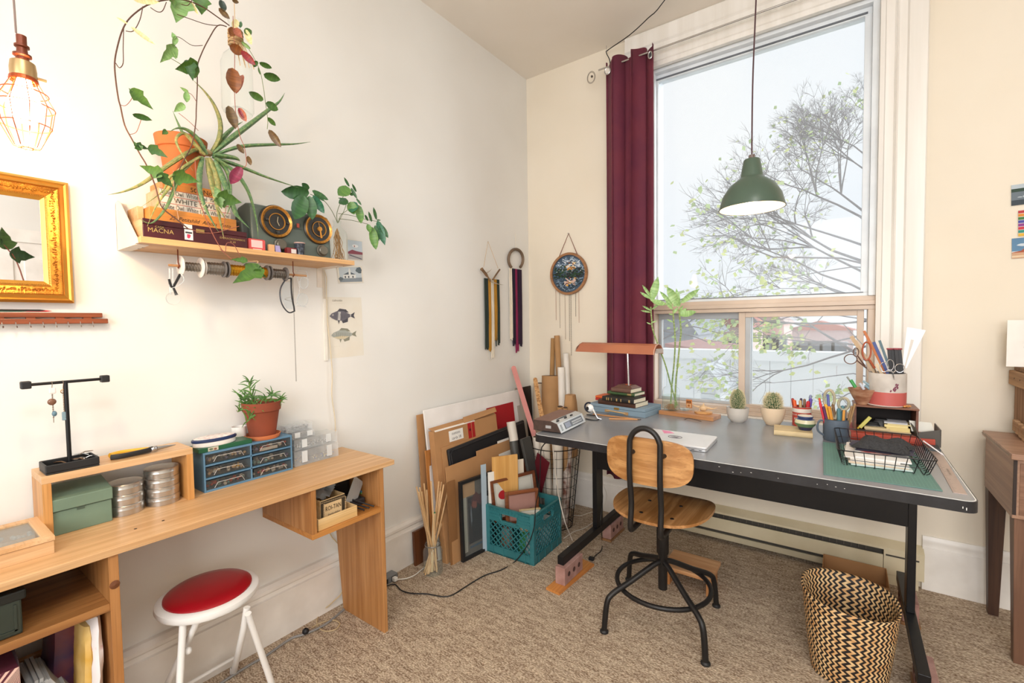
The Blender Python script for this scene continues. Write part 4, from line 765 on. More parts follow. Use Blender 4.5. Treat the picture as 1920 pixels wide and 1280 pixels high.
# trinkets in front of the radio
XT = .205
y0, y1 = Y(466, 467, XT), Y(499, 470, XT); hh = Z(470, 446, XT)-SZ; t = T('toy_television', 'tiny red and pink toy television at the shelf edge', 'toy', (XT-.012, (y0+y1)/2, SZ)); b = (y1-y0)/2
G().box(-.012, .012, -b, b, 0, hh).o('case', M('D2504E', .4), t, bevel=.006, seg=3); G().box(.0095, .0125, -b*.68, b*.62, hh*.22, hh*.88).o('screen', M('E8C4C0', .25), t, bevel=.004, seg=3); g = G(); g.box(-.004, .0, b*.5, b*.75, 0, 0.0); G().box(.011, .0128, -b*.5, b*.5, hh*.06, hh*.12).o('base_trim', M('F0D0CC', .4), t)
y0 = Y(510, 468, XT); tag(G().box(XT-.016, XT-.002, y0-.010, y0+.012, SZ, SZ+.030).o('cork_cube', M('D9A878', .8, bump=.3), bevel=.001), 'small tan cork block beside the toy television', 'block')
tag(G().prism([(XT-.018, y0+.016, SZ), (XT+.002, y0+.016, SZ), (XT-.008, y0+.016, SZ+.030)], (0, .020, 0)).o('purple_crystal', M('A89CC8', .2), bevel=.001), 'small lilac crystal beside the cork block', 'crystal')
y0 = Y(549, 470, XT); t = T('ring_box', 'tiny maroon case with pale front between crystal and shot glass', 'box', (XT-.01, y0, SZ)); G().box(-.012, .012, -.024, .016, 0, .026).o('case', M('7A2428', .4), t, bevel=.001); G().box(.0122, .0135, -.008, .013, .004, .021).o('front_plate', M('D8D0CC', .3), t, bevel=.001)
y0 = Y(566, 472, XT); g = G().lathe([(.016, 0), (.020, .050), (.0215, .053), (.019, .053), (.014, .003), (.0001, .003)], (XT-.016, y0, SZ), 24); t = tag(g.o('shot_glass', M('22262E', .15, c2='5A6270', vs=90), smooth=1), 'dark patterned shot glass with a pale rim on the shelf', 'glass'); G().lathe([(.0205, .0495), (.0222, .052), (.0218, .054), (.019, .0535)], (XT-.016, y0, SZ), 24).o('rim', M('C9A8A0', .3), t, smooth=1)
# bottle of water with schefflera cuttings
c = W(636, 480, 'x', .185); bt = Z(633, 412, .185)-SZ; bw = (Y(651, 480, .185)-Y(621, 480, .185))/2
t = T('water_bottle', 'clear flat glass bottle with roots and leafy cuttings at right end of shelf', 'bottle', (.175, c.y, SZ)); BG = GLASS('FBFDFC', .025, .02)
g = G(); sq = []
for r, z in ((.9, 0), (1, .004), (1, bt*.62), (.9, bt*.72), (.45, bt*.83), (.36, bt*.86), (.36, bt*.93), (.42, bt*.94), (.42, bt)): sq.append([(r*bw*.72*math.copysign(abs(math.cos(a))**.5, math.cos(a)), r*bw*math.copysign(abs(math.sin(a))**.5, math.sin(a)), z) for a in [2*pi*k/20 for k in range(20)]])
V = [p for r in sq for p in r]; g.add(V, [(i*20+j, i*20+(j+1) % 20, (i+1)*20+(j+1) % 20, (i+1)*20+j) for i in range(8) for j in range(20)]+[tuple(range(19, -1, -1))]); g.o('bottle_glass', BG, t, smooth=1)
g = G(); rr = random.Random(5)
for k in range(26):
    p = Vector((0, 0, bt*.80)); P = [p.copy()]
    for i in range(7): p = p+Vector((rr.uniform(-.006, .006), rr.uniform(-.009, .009), -bt*.115)); p.x = max(-.014, min(.014, p.x)); p.y = max(-bw*.82, min(bw*.82, p.y)); p.z = max(.003, p.z); P.append(p.copy())
    g.tube(P, .0012, 4, caps=False)
g.o('roots', M('A07844', .7), t, kind='stuff')
O = Vector((.175, c.y, SZ)); STM = M('5E6A3C', .6)
def P2(pts, x0, x1): n = len(pts); return [W(u, v, 'x', x0+(x1-x0)*i/(n-1))-O for i, (u, v) in enumerate(pts)]
def leafmesh(shape):
    key = 'leafmesh_'+shape
    if key in bpy.data.meshes: return bpy.data.meshes[key]
    if shape == 'oval': P = [(0, 0), (.14, .10), (.21, .3), (.235, .5), (.2, .7), (.11, .88), (0, 1)]
    elif shape == 'lance': P = [(0, 0), (.07, .1), (.11, .3), (.12, .5), (.09, .75), (0, 1)]
    elif shape == 'heart': P = [(0, 0), (.10, -.06), (.24, .02), (.32, .2), (.3, .42), (.2, .65), (.09, .85), (0, 1)]
    else: P = [(0, 0), (.10, -.14), (.22, -.10), (.36, .06), (.46, .22), (.27, .34), (.26, .52), (.14, .72), (0, 1)]
    V = []; F = []
    for i, (x, y) in enumerate(P):
        c = .10*math.sin(y*3); V += [(-x, y, x*.35-c*.6), (-x*.5, y, x*.12-c*.6), (0, y, -c*.6), (x*.5, y, x*.12-c*.6), (x, y, x*.35-c*.6)]
        if i: F += [((i-1)*5+a, (i-1)*5+a+1, i*5+a+1, i*5+a) for a in range(4)]
    me = bpy.data.meshes.new(key); me.from_pydata(V, [], F); me.polygons.foreach_set('use_smooth', [True]*len(F)); me.update(); return me
def leafmat(c, c2): return M(c, .42, c2=c2, vs=2.2, vec=(1, 5, 1))
def leaf(par, base, tip, shape, mat, width=1, x0=.3, x1=None, roll=0, name='leaf'):
    a = W(base[0], base[1], 'x', x0); b = W(tip[0], tip[1], 'x', x0 if x1 is None else x1)
    y = b-a; L = y.length; y.normalize(); vdir = (CAM-(a+b)/2).normalized(); x = y.cross(vdir).normalized(); z = x.cross(y)
    q = Matrix.Rotation(roll, 3, y); x = q@x; z = q@z
    me0 = leafmesh(shape); key = me0.name+mat.name
    if key[:60] not in MC: me = me0.copy(); me.name = 'leaf'; me.materials.append(mat); MC[key[:60]] = me
    ob = bpy.data.objects.new(name, MC[key[:60]]); COL.objects.link(ob); ob.parent = par; m = Matrix.Identity(4)
    for i, v in enumerate((x*L*width, y*L, z*L*width)): m[0][i], m[1][i], m[2][i] = v
    m.translation = a; ob.matrix_local = Matrix.Translation(-par.location)@m
    return ob
bpy.context.view_layer.update()
SG = leafmat('3E6B3C', '2F5632'); SGL = leafmat('6A9048', '4C7A3A'); SGB = leafmat('3F7A5A', '2E6248')
for pts, r in (([(633, 418), (622, 395), (606, 375), (582, 364)], .0014), ([(633, 418), (632, 398), (645, 365), (655, 352)], .0014), ([(634, 418), (645, 395), (652, 375)], .0012), ([(634, 416), (640, 402), (650, 395), (658, 386)], .0012), ([(634, 400), (660, 404), (685, 411), (708, 415)], .0012), ([(635, 410), (660, 413), (690, 420)], .0012)):
    G().tube(smoothpath(P2(pts, .175, .20)), r, 5).o('stem', STM, t, smooth=1)
for b, e, sh_, m, w_ in [((580, 362), (527, 359), 'oval', SG, .95), ((571, 367), (552, 411), 'oval', SG, 1.15), ((580, 367), (586, 412), 'oval', SG, 1.0), ((587, 366), (608, 400), 'oval', SGB, .9), ((585, 357), (616, 375), 'oval', SG, .7), ((579, 355), (566, 343), 'oval', SG, 1.2), ((588, 363), (610, 378), 'lance', SG, .9),
 ((655, 352), (634, 366), 'oval', SGL, 1.3), ((652, 375), (635, 381), 'oval', SG, 1.1), ((655, 350), (645, 332), 'lance', SG, 1), ((658, 352), (670, 373), 'lance', SG, 1.1), ((655, 362), (663, 366), 'oval', SG, 1.4), ((657, 378), (664, 402), 'oval', SGL, 1.6), ((664, 378), (660, 398), 'oval', SGB, 1.6), ((668, 372), (678, 385), 'lance', SG, 1.2), ((672, 384), (677, 419), 'oval', SGL, .9), ((634, 371), (648, 373), 'lance', SG, .8), ((668, 360), (660, 344), 'lance', SG, 1),
 ((690, 420), (694, 436), 'oval', SGL, 1.2), ((697, 425), (705, 468), 'oval', SGL, .8), ((703, 422), (711, 452), 'lance', SG, 1.2), ((708, 413), (722, 460), 'lance', SGB, 1.3), ((712, 420), (728, 446), 'oval', SG, .8), ((706, 412), (700, 388), 'lance', SG, 1), ((697, 416), (691, 396), 'lance', SG, 1), ((690, 414), (684, 402), 'lance', SG, 1.2), ((706, 412), (714, 413), 'lance', SG, 1.5)]:
    leaf(t, b, e, sh_, m, w_, .20, .215, random.uniform(-.4, .4))
# hanging bottle with vines
BX = .34; tb = W(443, 215, 'x', BX); c = W(445, 160, 'x', BX); br = (Y(474, 160, BX)-Y(414, 160, BX))/2*.93
t = T('hanging_bottle', 'clear bottle with straw wrapped neck hung from the ceiling, trailing ivy and red leaved vines', 'planter', (BX, c.y, 0)); O = Vector((BX, c.y, 0)); Lz = lambda v: Z(445, v, BX)
G().lathe([(.0001, Lz(200)), (br*.35, Lz(202)), (br*.9, Lz(212)), (br, Lz(206)), (br*.98, Lz(150)), (br*.98, Lz(122)), (br*.8, Lz(108)), (br*.42, Lz(96)), (br*.36, Lz(80)), (br*.36, Lz(48)), (br*.44, Lz(46)), (br*.44, Lz(40))], n=32).o('bottle_glass', GLASS('FBFDFC', .045, .02), t, smooth=1)
g = G()
for k in range(22): z = Lz(60)-(Lz(60)-Lz(90))*k/22; r = br*.40+.003*math.sin(k*2.3); g.tube([(r*math.cos(a), r*math.sin(a), z+.002*math.sin(a*2+k)) for a in [2*pi*q/14 for q in range(14)]], .0022, 5, closed=True)
g.o('raffia_wrap', M('C9A87C', .8, c2='A8845A', vs=40), t)
g = G(); rr = random.Random(2)
for k in range(9): a = rr.uniform(-.5, 1.2); g.tube(smoothpath([(br*.4, br*.3*a, Lz(85)), (br*.7, br*.5*a, Lz(100+rr.uniform(0, 10))), (br*1.0, br*.6*a, Lz(125+rr.uniform(-5, 15)))]), .0012, 4)
g.o('straw_ends', M('D9B88C', .8), t, kind='stuff')
G().tube([(0, 0, Lz(42)), (-.002, .001, H)], .0012, 5).o('string', M('C9A87C', .8), t)
def V2(pts, x0, x1=None): n = len(pts); x1 = x0 if x1 is None else x1; return smoothpath([W(u, v, 'x', x0+(x1-x0)*i/(n-1))-O for i, (u, v) in enumerate(pts)], 4)
VB = M('5A3A2C', .7); VP = M('9A5A48', .6); VG = M('6A7A3A', .6)
for pts, r, x0, x1, m in [
 ([(430, 48), (405, 30), (378, 12), (345, 0), (310, 0), (275, 10), (245, 32), (230, 55), (220, 88), (215, 118), (217, 150), (222, 185), (226, 200), (234, 235), (248, 262), (262, 288), (275, 310), (290, 345), (297, 370), (305, 390), (330, 410), (352, 428)], .0020, .34, .36, VB),
 ([(232, 52), (231, 90), (231, 118), (224, 127), (217, 118)], .0012, .35, .35, VB), ([(268, 12), (262, 38), (250, 58), (236, 58)], .0012, .35, .35, VB), ([(312, 4), (305, 20), (295, 22), (282, 14)], .0012, .35, .35, VB), ([(360, 0), (352, 10), (340, 8)], .0012, .35, .35, VB),
 ([(425, 50), (408, 48), (392, 72), (378, 100), (370, 125), (370, 160), (368, 205), (367, 230), (360, 270), (345, 300), (330, 330)], .0017, .35, .35, VB),
 ([(408, 48), (385, 45), (355, 35), (332, 27)], .0012, .34, .34, VB), ([(380, 85), (360, 85), (340, 72), (330, 68)], .0010, .34, .34, VB), ([(370, 135), (350, 128), (335, 118), (318, 108)], .0010, .34, .34, VG),
 ([(224, 196), (235, 198), (245, 188), (250, 178)], .0009, .35, .35, VP), ([(243, 252), (255, 248), (262, 232), (265, 222)], .0009, .35, .35, VP), ([(368, 190), (360, 178), (352, 173)], .0009, .35, .35, VP), ([(372, 245), (355, 228), (335, 212)], .0009, .35, .35, VP),
 ([(435, 50), (450, 70), (465, 90), (478, 112), (488, 135), (494, 165), (498, 195), (502, 225), (501, 242)], .0010, .37, .37, VG),
 ([(437, 30), (438, 60), (440, 100), (440, 140), (440, 180), (443, 220), (450, 255), (458, 275), (462, 300), (460, 312), (445, 318)], .0011, .39, .39, VP),
 ([(366, 300), (368, 340), (372, 372), (395, 430), (412, 462), (422, 472), (425, 456), (438, 458), (450, 480), (455, 488)], .0013, .35, .28, VP), ([(412, 466), (430, 482), (442, 490)], .0012, .28, .28, VP), ([(455, 488), (470, 490), (484, 490), (476, 498), (468, 497), (470, 508), (478, 518)], .0014, .28, .28, M('D8B08C', .6)),
 ([(352, 428), (380, 436), (405, 436), (420, 432), (448, 424)], .0013, .34, .30, VP), ([(325, 320), (327, 360), (335, 412)], .0008, .33, .33, M('C9A084', .6)), ([(425, 380), (422, 400), (420, 432)], .0009, .3, .3, VP), ([(408, 372), (390, 380), (378, 392), (380, 405)], .0009, .3, .3, M('D9C89A', .6))]:
    G().tube(V2(pts, x0, x1), r, 5).o('vine', m, t, smooth=1)
IV = leafmat('4E7430', '3C5E28'); IVD = leafmat('365C2C', '284822'); IVL = leafmat('84A868', '6A9050'); RDL = leafmat('8E1E2A', '6E1620'); ORL = leafmat('8A5226', '6E3E1C'); BRL = leafmat('66502C', '4E3822'); PKL = leafmat('7E2444', '641A34'); CRL = leafmat('EADFB0', 'D8C98A'); SAL = leafmat('B06A54', '96543E'); DKL = leafmat('34443C', '28362E')
for b, e, s_, m, w_, x in [((340, 0), (330, 43), 'ivy', IVL, 1.0, .33), ((378, 0), (378, 28), 'ivy', IV, 1.3, .33), ((325, 0), (328, 15), 'ivy', IV, 1.2, .34), ((355, 0), (372, 28), 'lance', CRL, 1.2, .34), ((250, 0), (300, 4), 'lance', CRL, 1.0, .35), ((240, 45), (218, 32), 'lance', CRL, 1.0, .36), ((245, 50), (292, 84), 'lance', CRL, .9, .36),
 ((330, 70), (324, 88), 'heart', IVL, .8, .35), ((328, 72), (322, 60), 'heart', IVL, 1.0, .35), ((325, 90), (300, 118), 'ivy', IVL, .7, .36), ((322, 96), (331, 112), 'lance', IVL, 1.2, .36),
 ((366, 124), (328, 130), 'ivy', IV, 1.1, .37), ((355, 118), (362, 152), 'ivy', IVD, .8, .37), ((250, 172), (288, 206), 'ivy', IV, .75, .37), ((252, 175), (241, 165), 'lance', IVD, 1.5, .37), ((248, 214), (286, 226), 'lance', IVD, 1.5, .37),
 ((350, 172), (350, 192), 'oval', IVL, 1.0, .35), ((352, 172), (337, 163), 'heart', IVL, .8, .35), ((344, 196), (326, 210), 'heart', IVL, .9, .35),
 ((262, 280), (250, 264), 'ivy', IVD, 1.0, .37), ((258, 272), (280, 280), 'ivy', IVD, .8, .37), ((283, 277), (316, 296), 'ivy', IVD, .8, .38), ((300, 325), (261, 310), 'ivy', IV, .9, .38), ((300, 328), (325, 352), 'ivy', IVD, .9, .38), ((330, 328), (374, 342), 'ivy', IV, 1.0, .38), ((312, 245), (304, 252), 'heart', IV, 1.2, .3),
 ((412, 368), (402, 348), 'ivy', IVL, 1.1, .33), ((412, 370), (454, 380), 'ivy', IV, 1.0, .34), ((410, 372), (416, 392), 'ivy', IV, 1.0, .34), ((460, 488), (432, 486), 'ivy', IV, .6, .30), ((484, 505), (436, 531), 'ivy', IV, .75, .30), ((478, 508), (500, 520), 'ivy', IV, .9, .30),
 ((450, 52), (452, 40), 'oval', SG, 1.2, .38), ((458, 62), (472, 57), 'oval', IV, 1.5, .38), ((470, 92), (452, 78), 'oval', IVL, .9, .38), ((484, 116), (472, 122), 'oval', IV, 1.2, .38), ((486, 117), (510, 128), 'oval', IV, 1.0, .38), ((488, 140), (484, 126), 'lance', IV, 1.2, .38), ((494, 139), (526, 150), 'oval', IV, 1.2, .38), ((494, 188), (466, 172), 'oval', IV, 1.1, .38), ((498, 193), (522, 206), 'oval', IV, 1.3, .38), ((502, 220), (517, 236), 'oval', IV, 1.0, .38), ((504, 243), (527, 276), 'oval', BRL, .9, .39), ((480, 115), (476, 126), 'oval', IVD, 1.3, .37),
 ((415, 0), (420, 22), 'oval', DKL, 1.3, .38), ((410, 15), (431, 36), 'oval', BRL, 1.1, .38), ((435, 0), (448, 5), 'oval', BRL, 1.4, .38), ((440, 55), (455, 72), 'heart', SAL, 1.3, .40), ((438, 52), (432, 68), 'oval', ORL, 1.3, .39), ((460, 55), (472, 84), 'oval', CRL, 1.0, .38), ((430, 86), (457, 100), 'oval', ORL, 1.5, .41), ((452, 95), (479, 122), 'oval', RDL, 1.0, .42), ((436, 127), (440, 174), 'oval', ORL, 1.35, .42), ((456, 140), (442, 176), 'oval', SAL, .6, .41), ((428, 198), (442, 242), 'oval', BRL, 1.0, .41), ((448, 202), (462, 228), 'oval', SAL, 1.2, .41), ((447, 202), (457, 222), 'lance', RDL, 1.2, .41), ((444, 270), (458, 288), 'oval', BRL, 1.2, .4), ((465, 292), (470, 310), 'oval', BRL, 1.2, .4), ((452, 313), (432, 345), 'oval', PKL, 1.0, .4), ((446, 38), (436, 52), 'oval', CRL, 1.0, .38)]:
    leaf(t, b, e, s_, m, w_, x, x+random.uniform(-.01, .01), random.uniform(-.5, .5))
# ivy hanging behind the photographer, mirrored in the gilded mirror
t = T('mirrored_vine', 'ivy vine with large leaves seen only as a reflection in the mirror', 'plant', (2.6, -2.5, 2.3)); P = [(0, -.25, 1.0), (0, -.22, .2), (.0, -.12, -.2), (0, 0.02, -.42), (.02, .07, -.6)]; G().tube(smoothpath(P), .004, 6).o('vine', VP, t)
for k in range(8):
    me = leafmesh('ivy'); ob = bpy.data.objects.new('leaf', me.copy()); ob.data.materials.append(IVD if k % 2 else IV); COL.objects.link(ob); ob.parent = t; p = smoothpath(P, 4)[5+k]; ob.location = p; ob.rotation_euler = (pi/2+random.uniform(-.3, .3), random.uniform(-2.5, 2.5), -pi/2+random.uniform(-.4, .4)); ob.scale = (.13, .13, .13)
# ------------------------------------------------------------------ prints, cable on the left wall
def print_(name, label, cat, q, shapes, x=.001, group=None, th=.0012, paper='E4DED1'):
    TL, TR, BL = [W(u, v, 'x', x) for u, v in q]; t, w, h = lean(name, label, cat, TL, TR, BL, group)
    G().box(0, w, 0, th, 0, h).o('sheet', M(paper, .75, c2='E2DACB', vs=12), t); art(t, (0, 0, 0), w, h, shapes); return t, w, h
c_ = lambda h: M(h, .7)
print_('postcard', 'postcard of a pink roofed harbour under pale sky, upper one right of the shelf', 'postcard', ((652, 448), (681, 452), (652, 486)), [(c_('C9D6E0'), rect(.03, .03, .97, .97)), (c_('B9B4B4'), rect(.03, .03, .97, .38)), (c_('8E4A58'), [(.03, .38), (.3, .5), (.6, .45), (.97, .42), (.97, .3), (.03, .28)]), (c_('6A6A72'), [(.1, .2), (.9, .05), (.9, .1), (.1, .26)]), (c_('F2F4F6'), blob(.5, .7, .2, .08)), (c_('9A5A50'), blob(.45, .68, .03, .05))], .002)
print_('postcard', 'grey postcard of a church among trees, lower one right of the shelf', 'postcard', ((634, 499), (681, 499), (635, 531)), [(c_('C3CCD2'), rect(.06, .06, .94, .94)), (c_('5E6A70'), blob(.85, .75, .12, .2, j=.2)), (c_('8A939A'), rect(.06, .06, .94, .3)), (c_('E4E4E0'), rect(.2, .28, .7, .5)), (c_('56606A'), [(.2, .5), (.45, .68), (.7, .5)]), (c_('E4E4E0'), [(.42, .5), (.5, .5), (.5, .75), (.46, .92), (.42, .75)]), (c_('4A5258'), rect(.25, .3, .3, .42)), (c_('4A5258'), rect(.38, .3, .43, .42)), (c_('4A5258'), rect(.55, .3, .6, .42)), (c_('6A747A'), blob(.1, .25, .08, .12, j=.2))], .003)
t, w, h = print_('fish_print', 'aged paper print with two fish engravings taped to the left wall', 'print', ((614, 557), (685, 558), (611, 673)), [])
def fish(cx, cy, L, hh, m1, m2, m3, sp):
    body = [(cx-L*.5, cy), (cx-L*.42, cy+hh*.25), (cx-L*.2, cy+hh*.48), (cx+L*.05, cy+hh*.46), (cx+L*.25, cy+hh*.2), (cx+L*.32, cy+hh*.1), (cx+L*.32, cy-hh*.1), (cx+L*.22, cy-hh*.22), (cx, cy-hh*.48), (cx-L*.25, cy-hh*.42), (cx-L*.42, cy-hh*.2)]
    r = [(m2, [(cx-L*.2, cy+hh*.45), (cx-L*.1, cy+hh*.72), (cx+L*.15, cy+hh*.62), (cx+L*.26, cy+hh*.3), (cx+L*.1, cy+hh*.35)]), (m2, [(cx-L*.05, cy-hh*.42), (cx+.0, cy-hh*.72), (cx+L*.2, cy-hh*.6), (cx+L*.22, cy-hh*.2)]), (m2, [(cx+L*.30, cy+hh*.06), (cx+L*.5, cy+hh*.35), (cx+L*.45, cy), (cx+L*.5, cy-hh*.3), (cx+L*.30, cy-hh*.06)]), (m2, [(cx-L*.2, cy-hh*.35), (cx-L*.16, cy-hh*.8), (cx-L*.1, cy-hh*.35)]), (m1, body)]
    if sp: r += [(m3, [(cx-L*.16, cy+hh*.4), (cx-L*.06, cy+hh*.4), (cx-L*.1, cy-hh*.42), (cx-L*.2, cy-hh*.4)]), (m3, rect(cx+L*.3, cy-hh*.08, cx+L*.34, cy+hh*.08))]
    else: r += [(m3, [(cx-L*.42, cy-hh*.2), (cx-L*.25, cy-hh*.40), (cx, cy-hh*.45), (cx+L*.2, cy-hh*.2), (cx-L*.1, cy-hh*.1)])]
    for k in range(8): x = cx-L*.3+k*L*.07; r.append((m2, [(x, cy+hh*.3-k*.004), (x+.006, cy+hh*.3-k*.004), (x+.012, cy-hh*.25), (x+.006, cy-hh*.25)]))
    r += [(c_('EDE7DC'), blob(cx-L*.38, cy+hh*.1, .018, .012, 10)), (c_('2A2A2C'), blob(cx-L*.38, cy+hh*.1, .010, .007, 8))]
    return r
art(t, (0, 0, 0), w, h, fish(.47, .69, .66, .17, c_('6E6A72'), c_('4C4A52'), c_('C9C4C0'), 1), 'fish_engraving'); art(t, (0, 0, 0), w, h, fish(.49, .375, .66, .16, c_('A9ACA4'), c_('8C8A78'), c_('D8C9A8'), 0), 'fish_engraving')
text('Labroides', .014, c_('9A9284'), t, (w*.35, -.0012, h*.945), shear=.4, name='caption'); text('. . . . . . . . . .', .012, c_('9A9284'), t, (w*.4, -.0012, h*.905), name='caption'); text('. .   . . . .  .', .012, c_('9A9284'), t, (w*.25, -.0012, h*.2), name='caption')
# cable duct and cord
a, b = W(608, 506, 'x', .004), W(612, 676, 'x', .004); t = tag(G().box(.0, .008, a.y-.012, a.y+.004, b.z, Z(606, 560, .004)).o('cable_duct', M('E9E4DA', .4), bevel=.001), 'narrow white cable duct below the right end of the shelf', 'cable duct')
tag(G().box(.0, .006, a.y-.010, a.y+.002, Z(606, 560, .004), 1.6355).o('cable_duct', M('D9CFC0', .4), bevel=.001), 'thin upper cable duct just under the shelf board', 'cable duct')
P = smoothpath([W(u, v, 'x', .012) for u, v in ((607, 506), (612, 520), (612, 545), (614, 600), (619, 650), (623, 700), (622, 740), (628, 785), (629, 815))]+[Vector((.014, -1.75, .775)), Vector((.012, -1.705, .70)), Vector((.03, -1.69, .4)), Vector((.075, -1.70, .26)), Vector((.09, -1.75, .07)), Vector((.10, -1.80, .02)), Vector((.12, -1.86, .006))], 4)
P = smoothpath([W(u, v, 'x', .012) for u, v in ((607, 506), (612, 520), (612, 545), (614, 600), (619, 650), (623, 700), (622, 740), (628, 785), (629, 818))], 4)
tag(G().tube(P, .0025, 6).o('electric_cable', M('D9C9AC', .5), smooth=1), 'cream cord running down the wall behind the desk', 'cord')
P = smoothpath([(.012, -1.87, .735), (.012, -1.86, .60)]+[W(u, v, 'x', .012) for u, v in ((617, 995), (630, 1015), (642, 1032))]+[W(645, 1100, 'x', .06), W(622, 1130, 'x', .065), W(601, 1148, 'z', .004), W(594, 1168, 'z', .004), W(606, 1182, 'z', .004), W(628, 1180, 'z', .004), W(637, 1168, 'z', .004), W(622, 1162, 'z', .004), W(600, 1168, 'z', .006), W(585, 1176, 'z', .006)], 5)
tag(G().tube(P, .0026, 6).o('floor_cord', M('CDB48A', .5), smooth=1), 'cream cord looping on the carpet under the long desk', 'cord')
p = W(573, 1183, 'z', .014); tag(G().lathe([(.004, 0), (.013, .006), (.015, .014), (.012, .022), (.005, .027)], (p.x, p.y, 0), 14).o('foot_switch', BLK, smooth=1), 'round black foot switch on the cord under the desk', 'switch')
P = smoothpath([W(u, v, 'z', .006) for u, v in ((645, 1142), (610, 1170), (572, 1188), (545, 1197), (500, 1228), (470, 1245), (430, 1270), (400, 1290))], 4); tag(G().tube(P, .005, 6).o('grey_cable', M('8E8C8A', .5), smooth=1), 'thick grey cable lying along the foot of the left baseboard', 'cable')
# ------------------------------------------------------------------ yarn hangings and round painting in the corner
def strands(g, p0, n, width, L, m, r=.0022, ax='y', jit=.03, x=.012, mi=0, rr=random.Random(8)):
    for k in range(n):
        q = p0[1]+width*(k/(max(1, n-1))-.5); l = L*(1-rr.random()*jit); dx = rr.uniform(0, .006); P = [(x+dx, q, p0[2]), (x+dx+.002, q+rr.uniform(-.002, .002), p0[2]-l*.5), (x+dx, q+rr.uniform(-.004, .004), p0[2]-l)]
        if ax == 'x': P = [(a[1], -a[0], a[2]) for a in P]
        g.tube(P, r, 4, mi)
def LW(u, v, x=.015): return W(u, v, 'x', x)
t = T('yarn_hanging', 'wall hanging of dark green, mustard and cream yarn on a forked antler', 'wall hanging', (0, LW(915, 452).y, 1.9)); O = Vector((0, LW(915, 452).y, 1.9))
v = lambda u, w_, x=.015: LW(u, w_, x)-O
G().tube([v(907, 500), v(915, 452), v(934, 503)], .0011, 4).o('string', M('C79A4A', .7), t); G().cyl(v(915, 452, 0), v(915, 452, .02), .002, n=6).o('nail', STEEL, t)
ANT = M('8A6A4A', .6, c2='5E4632', vs=12); g = G(); g.tube(smoothpath([v(903, 504, .03), v(908, 510, .03), v(916, 521, .03), (v(920, 527, .03))]), [.013]+[.010]*6+[.006]*6, 8); g.o('antler', ANT, t, smooth=1)
G().tube(smoothpath([v(937, 505, .03), v(930, 515, .03), v(924, 524, .03)]), .006, 8).o('antler', ANT, t, smooth=1); G().tube(smoothpath([v(911, 512, .03), v(918, 508, .04), v(922, 504, .05)]), [.004, .004, .004, .0035, .003, .002, .001, .001, .0005], 6).o('tine', M('B0A090', .5), t, smooth=1); G().tube(smoothpath([v(922, 528, .03), v(932, 532, .05), v(944, 534, .06)]), [.004, .004, .004, .0035, .003, .002, .002, .001, .0006], 6).o('tine', M('A89A86', .5), t, smooth=1)
zt = Z(915, 522, .015)-1.9; YG = M('2E3A34', .9); YM = M('C08A2E', .9); YC = M('E6DCCB', .9)
for u0, u1, vb, m, n, rj in ((908, 915, 655, YG, 10, .08), (915, 919, 660, YM, 6, .05), (920, 925, 672, YC, 5, .02), (927, 930, 640, YM, 4, .06), (929, 935, 650, YG, 8, .1)):
    a, b = v(u0, 522), v(u1, 522); g = G(); strands(g, (0, (a.y+b.y)/2, zt), n, b.y-a.y, zt-(Z(920, vb, .015)-1.9), 0, .0036, jit=rj); g.o('yarn', m, t, kind='stuff')
G().tube(smoothpath([v(914, 650), v(915, 668), v(919, 677), v(922, 668), v(926, 640)]), .001, 4).o('yarn_loop', YC, t)
t = T('yarn_ring_hanging', 'wall hanging of cream, navy and magenta yarn on an oval wooden ring', 'wall hanging', (0, LW(967, 437).y, 1.8)); O = Vector((0, LW(967, 437).y, 1.8))
P = [v(967+13.5*math.sin(a)*1.0, 486-19*math.cos(a)) for a in [2*pi*k/28 for k in range(-11, 12)]]; G().tube(P, .011, 8).o('wood_ring', M('5E4A3A', .6, c2='7A6450', vs=10), t, smooth=1)
G().tube([v(966, 437), v(967, 468)], .0015, 4).o('string', M('E9E0D0', .7), t)
zt = Z(967, 504, .015)-1.8
for u0, u1, vb, m, n in ((956, 960, 638, YC, 6), (960, 966, 650, M('231A30', .9), 9), (966, 970, 662, M('8E1E50', .9), 7), (970, 978, 652, M('2A1430', .9), 10)):
    a, b = v(u0, 505), v(u1, 505); g = G(); strands(g, (0, (a.y+b.y)/2, zt), n, b.y-a.y, zt-(Z(967, vb, .015)-1.8), 0, .0044, jit=.05, x=.010); g.o('yarn', m, t, kind='stuff')
# round painting on the window wall
BW = lambda u, v_, y=-.015: W(u, v_, 'y', y)
c = BW(1066, 513); R = .150; t = T('round_painting', 'round lake landscape painting in a wooden hoop with hanging chains', 'painting', (c.x, 0, c.z)); HW = WOOD('A87850', '8E623E', 'x')
G().lathe([(R-.010, -.006), (R-.010, -.026), (R+.006, -.026), (R+.008, -.018), (R+.006, -.006)], (0, 0, 0), 48, ax='y').o('hoop', HW, t, smooth=1) if 0 else None
g = G(); g.lathe([(R-.012, .006), (R-.012, .024), (R+.004, .026), (R+.007, .018), (R+.005, .004)], (0, 0, 0), 48, ax='y'); g.v = [Vector((p.x, -abs(p.y), p.z)) for p in g.v]; g.o('hoop', HW, t, smooth=1)
rr = random.Random(12); sh_ = []
disc = [(math.cos(2*pi*k/40)*(R-.011), math.sin(2*pi*k/40)*(R-.011)) for k in range(40)]
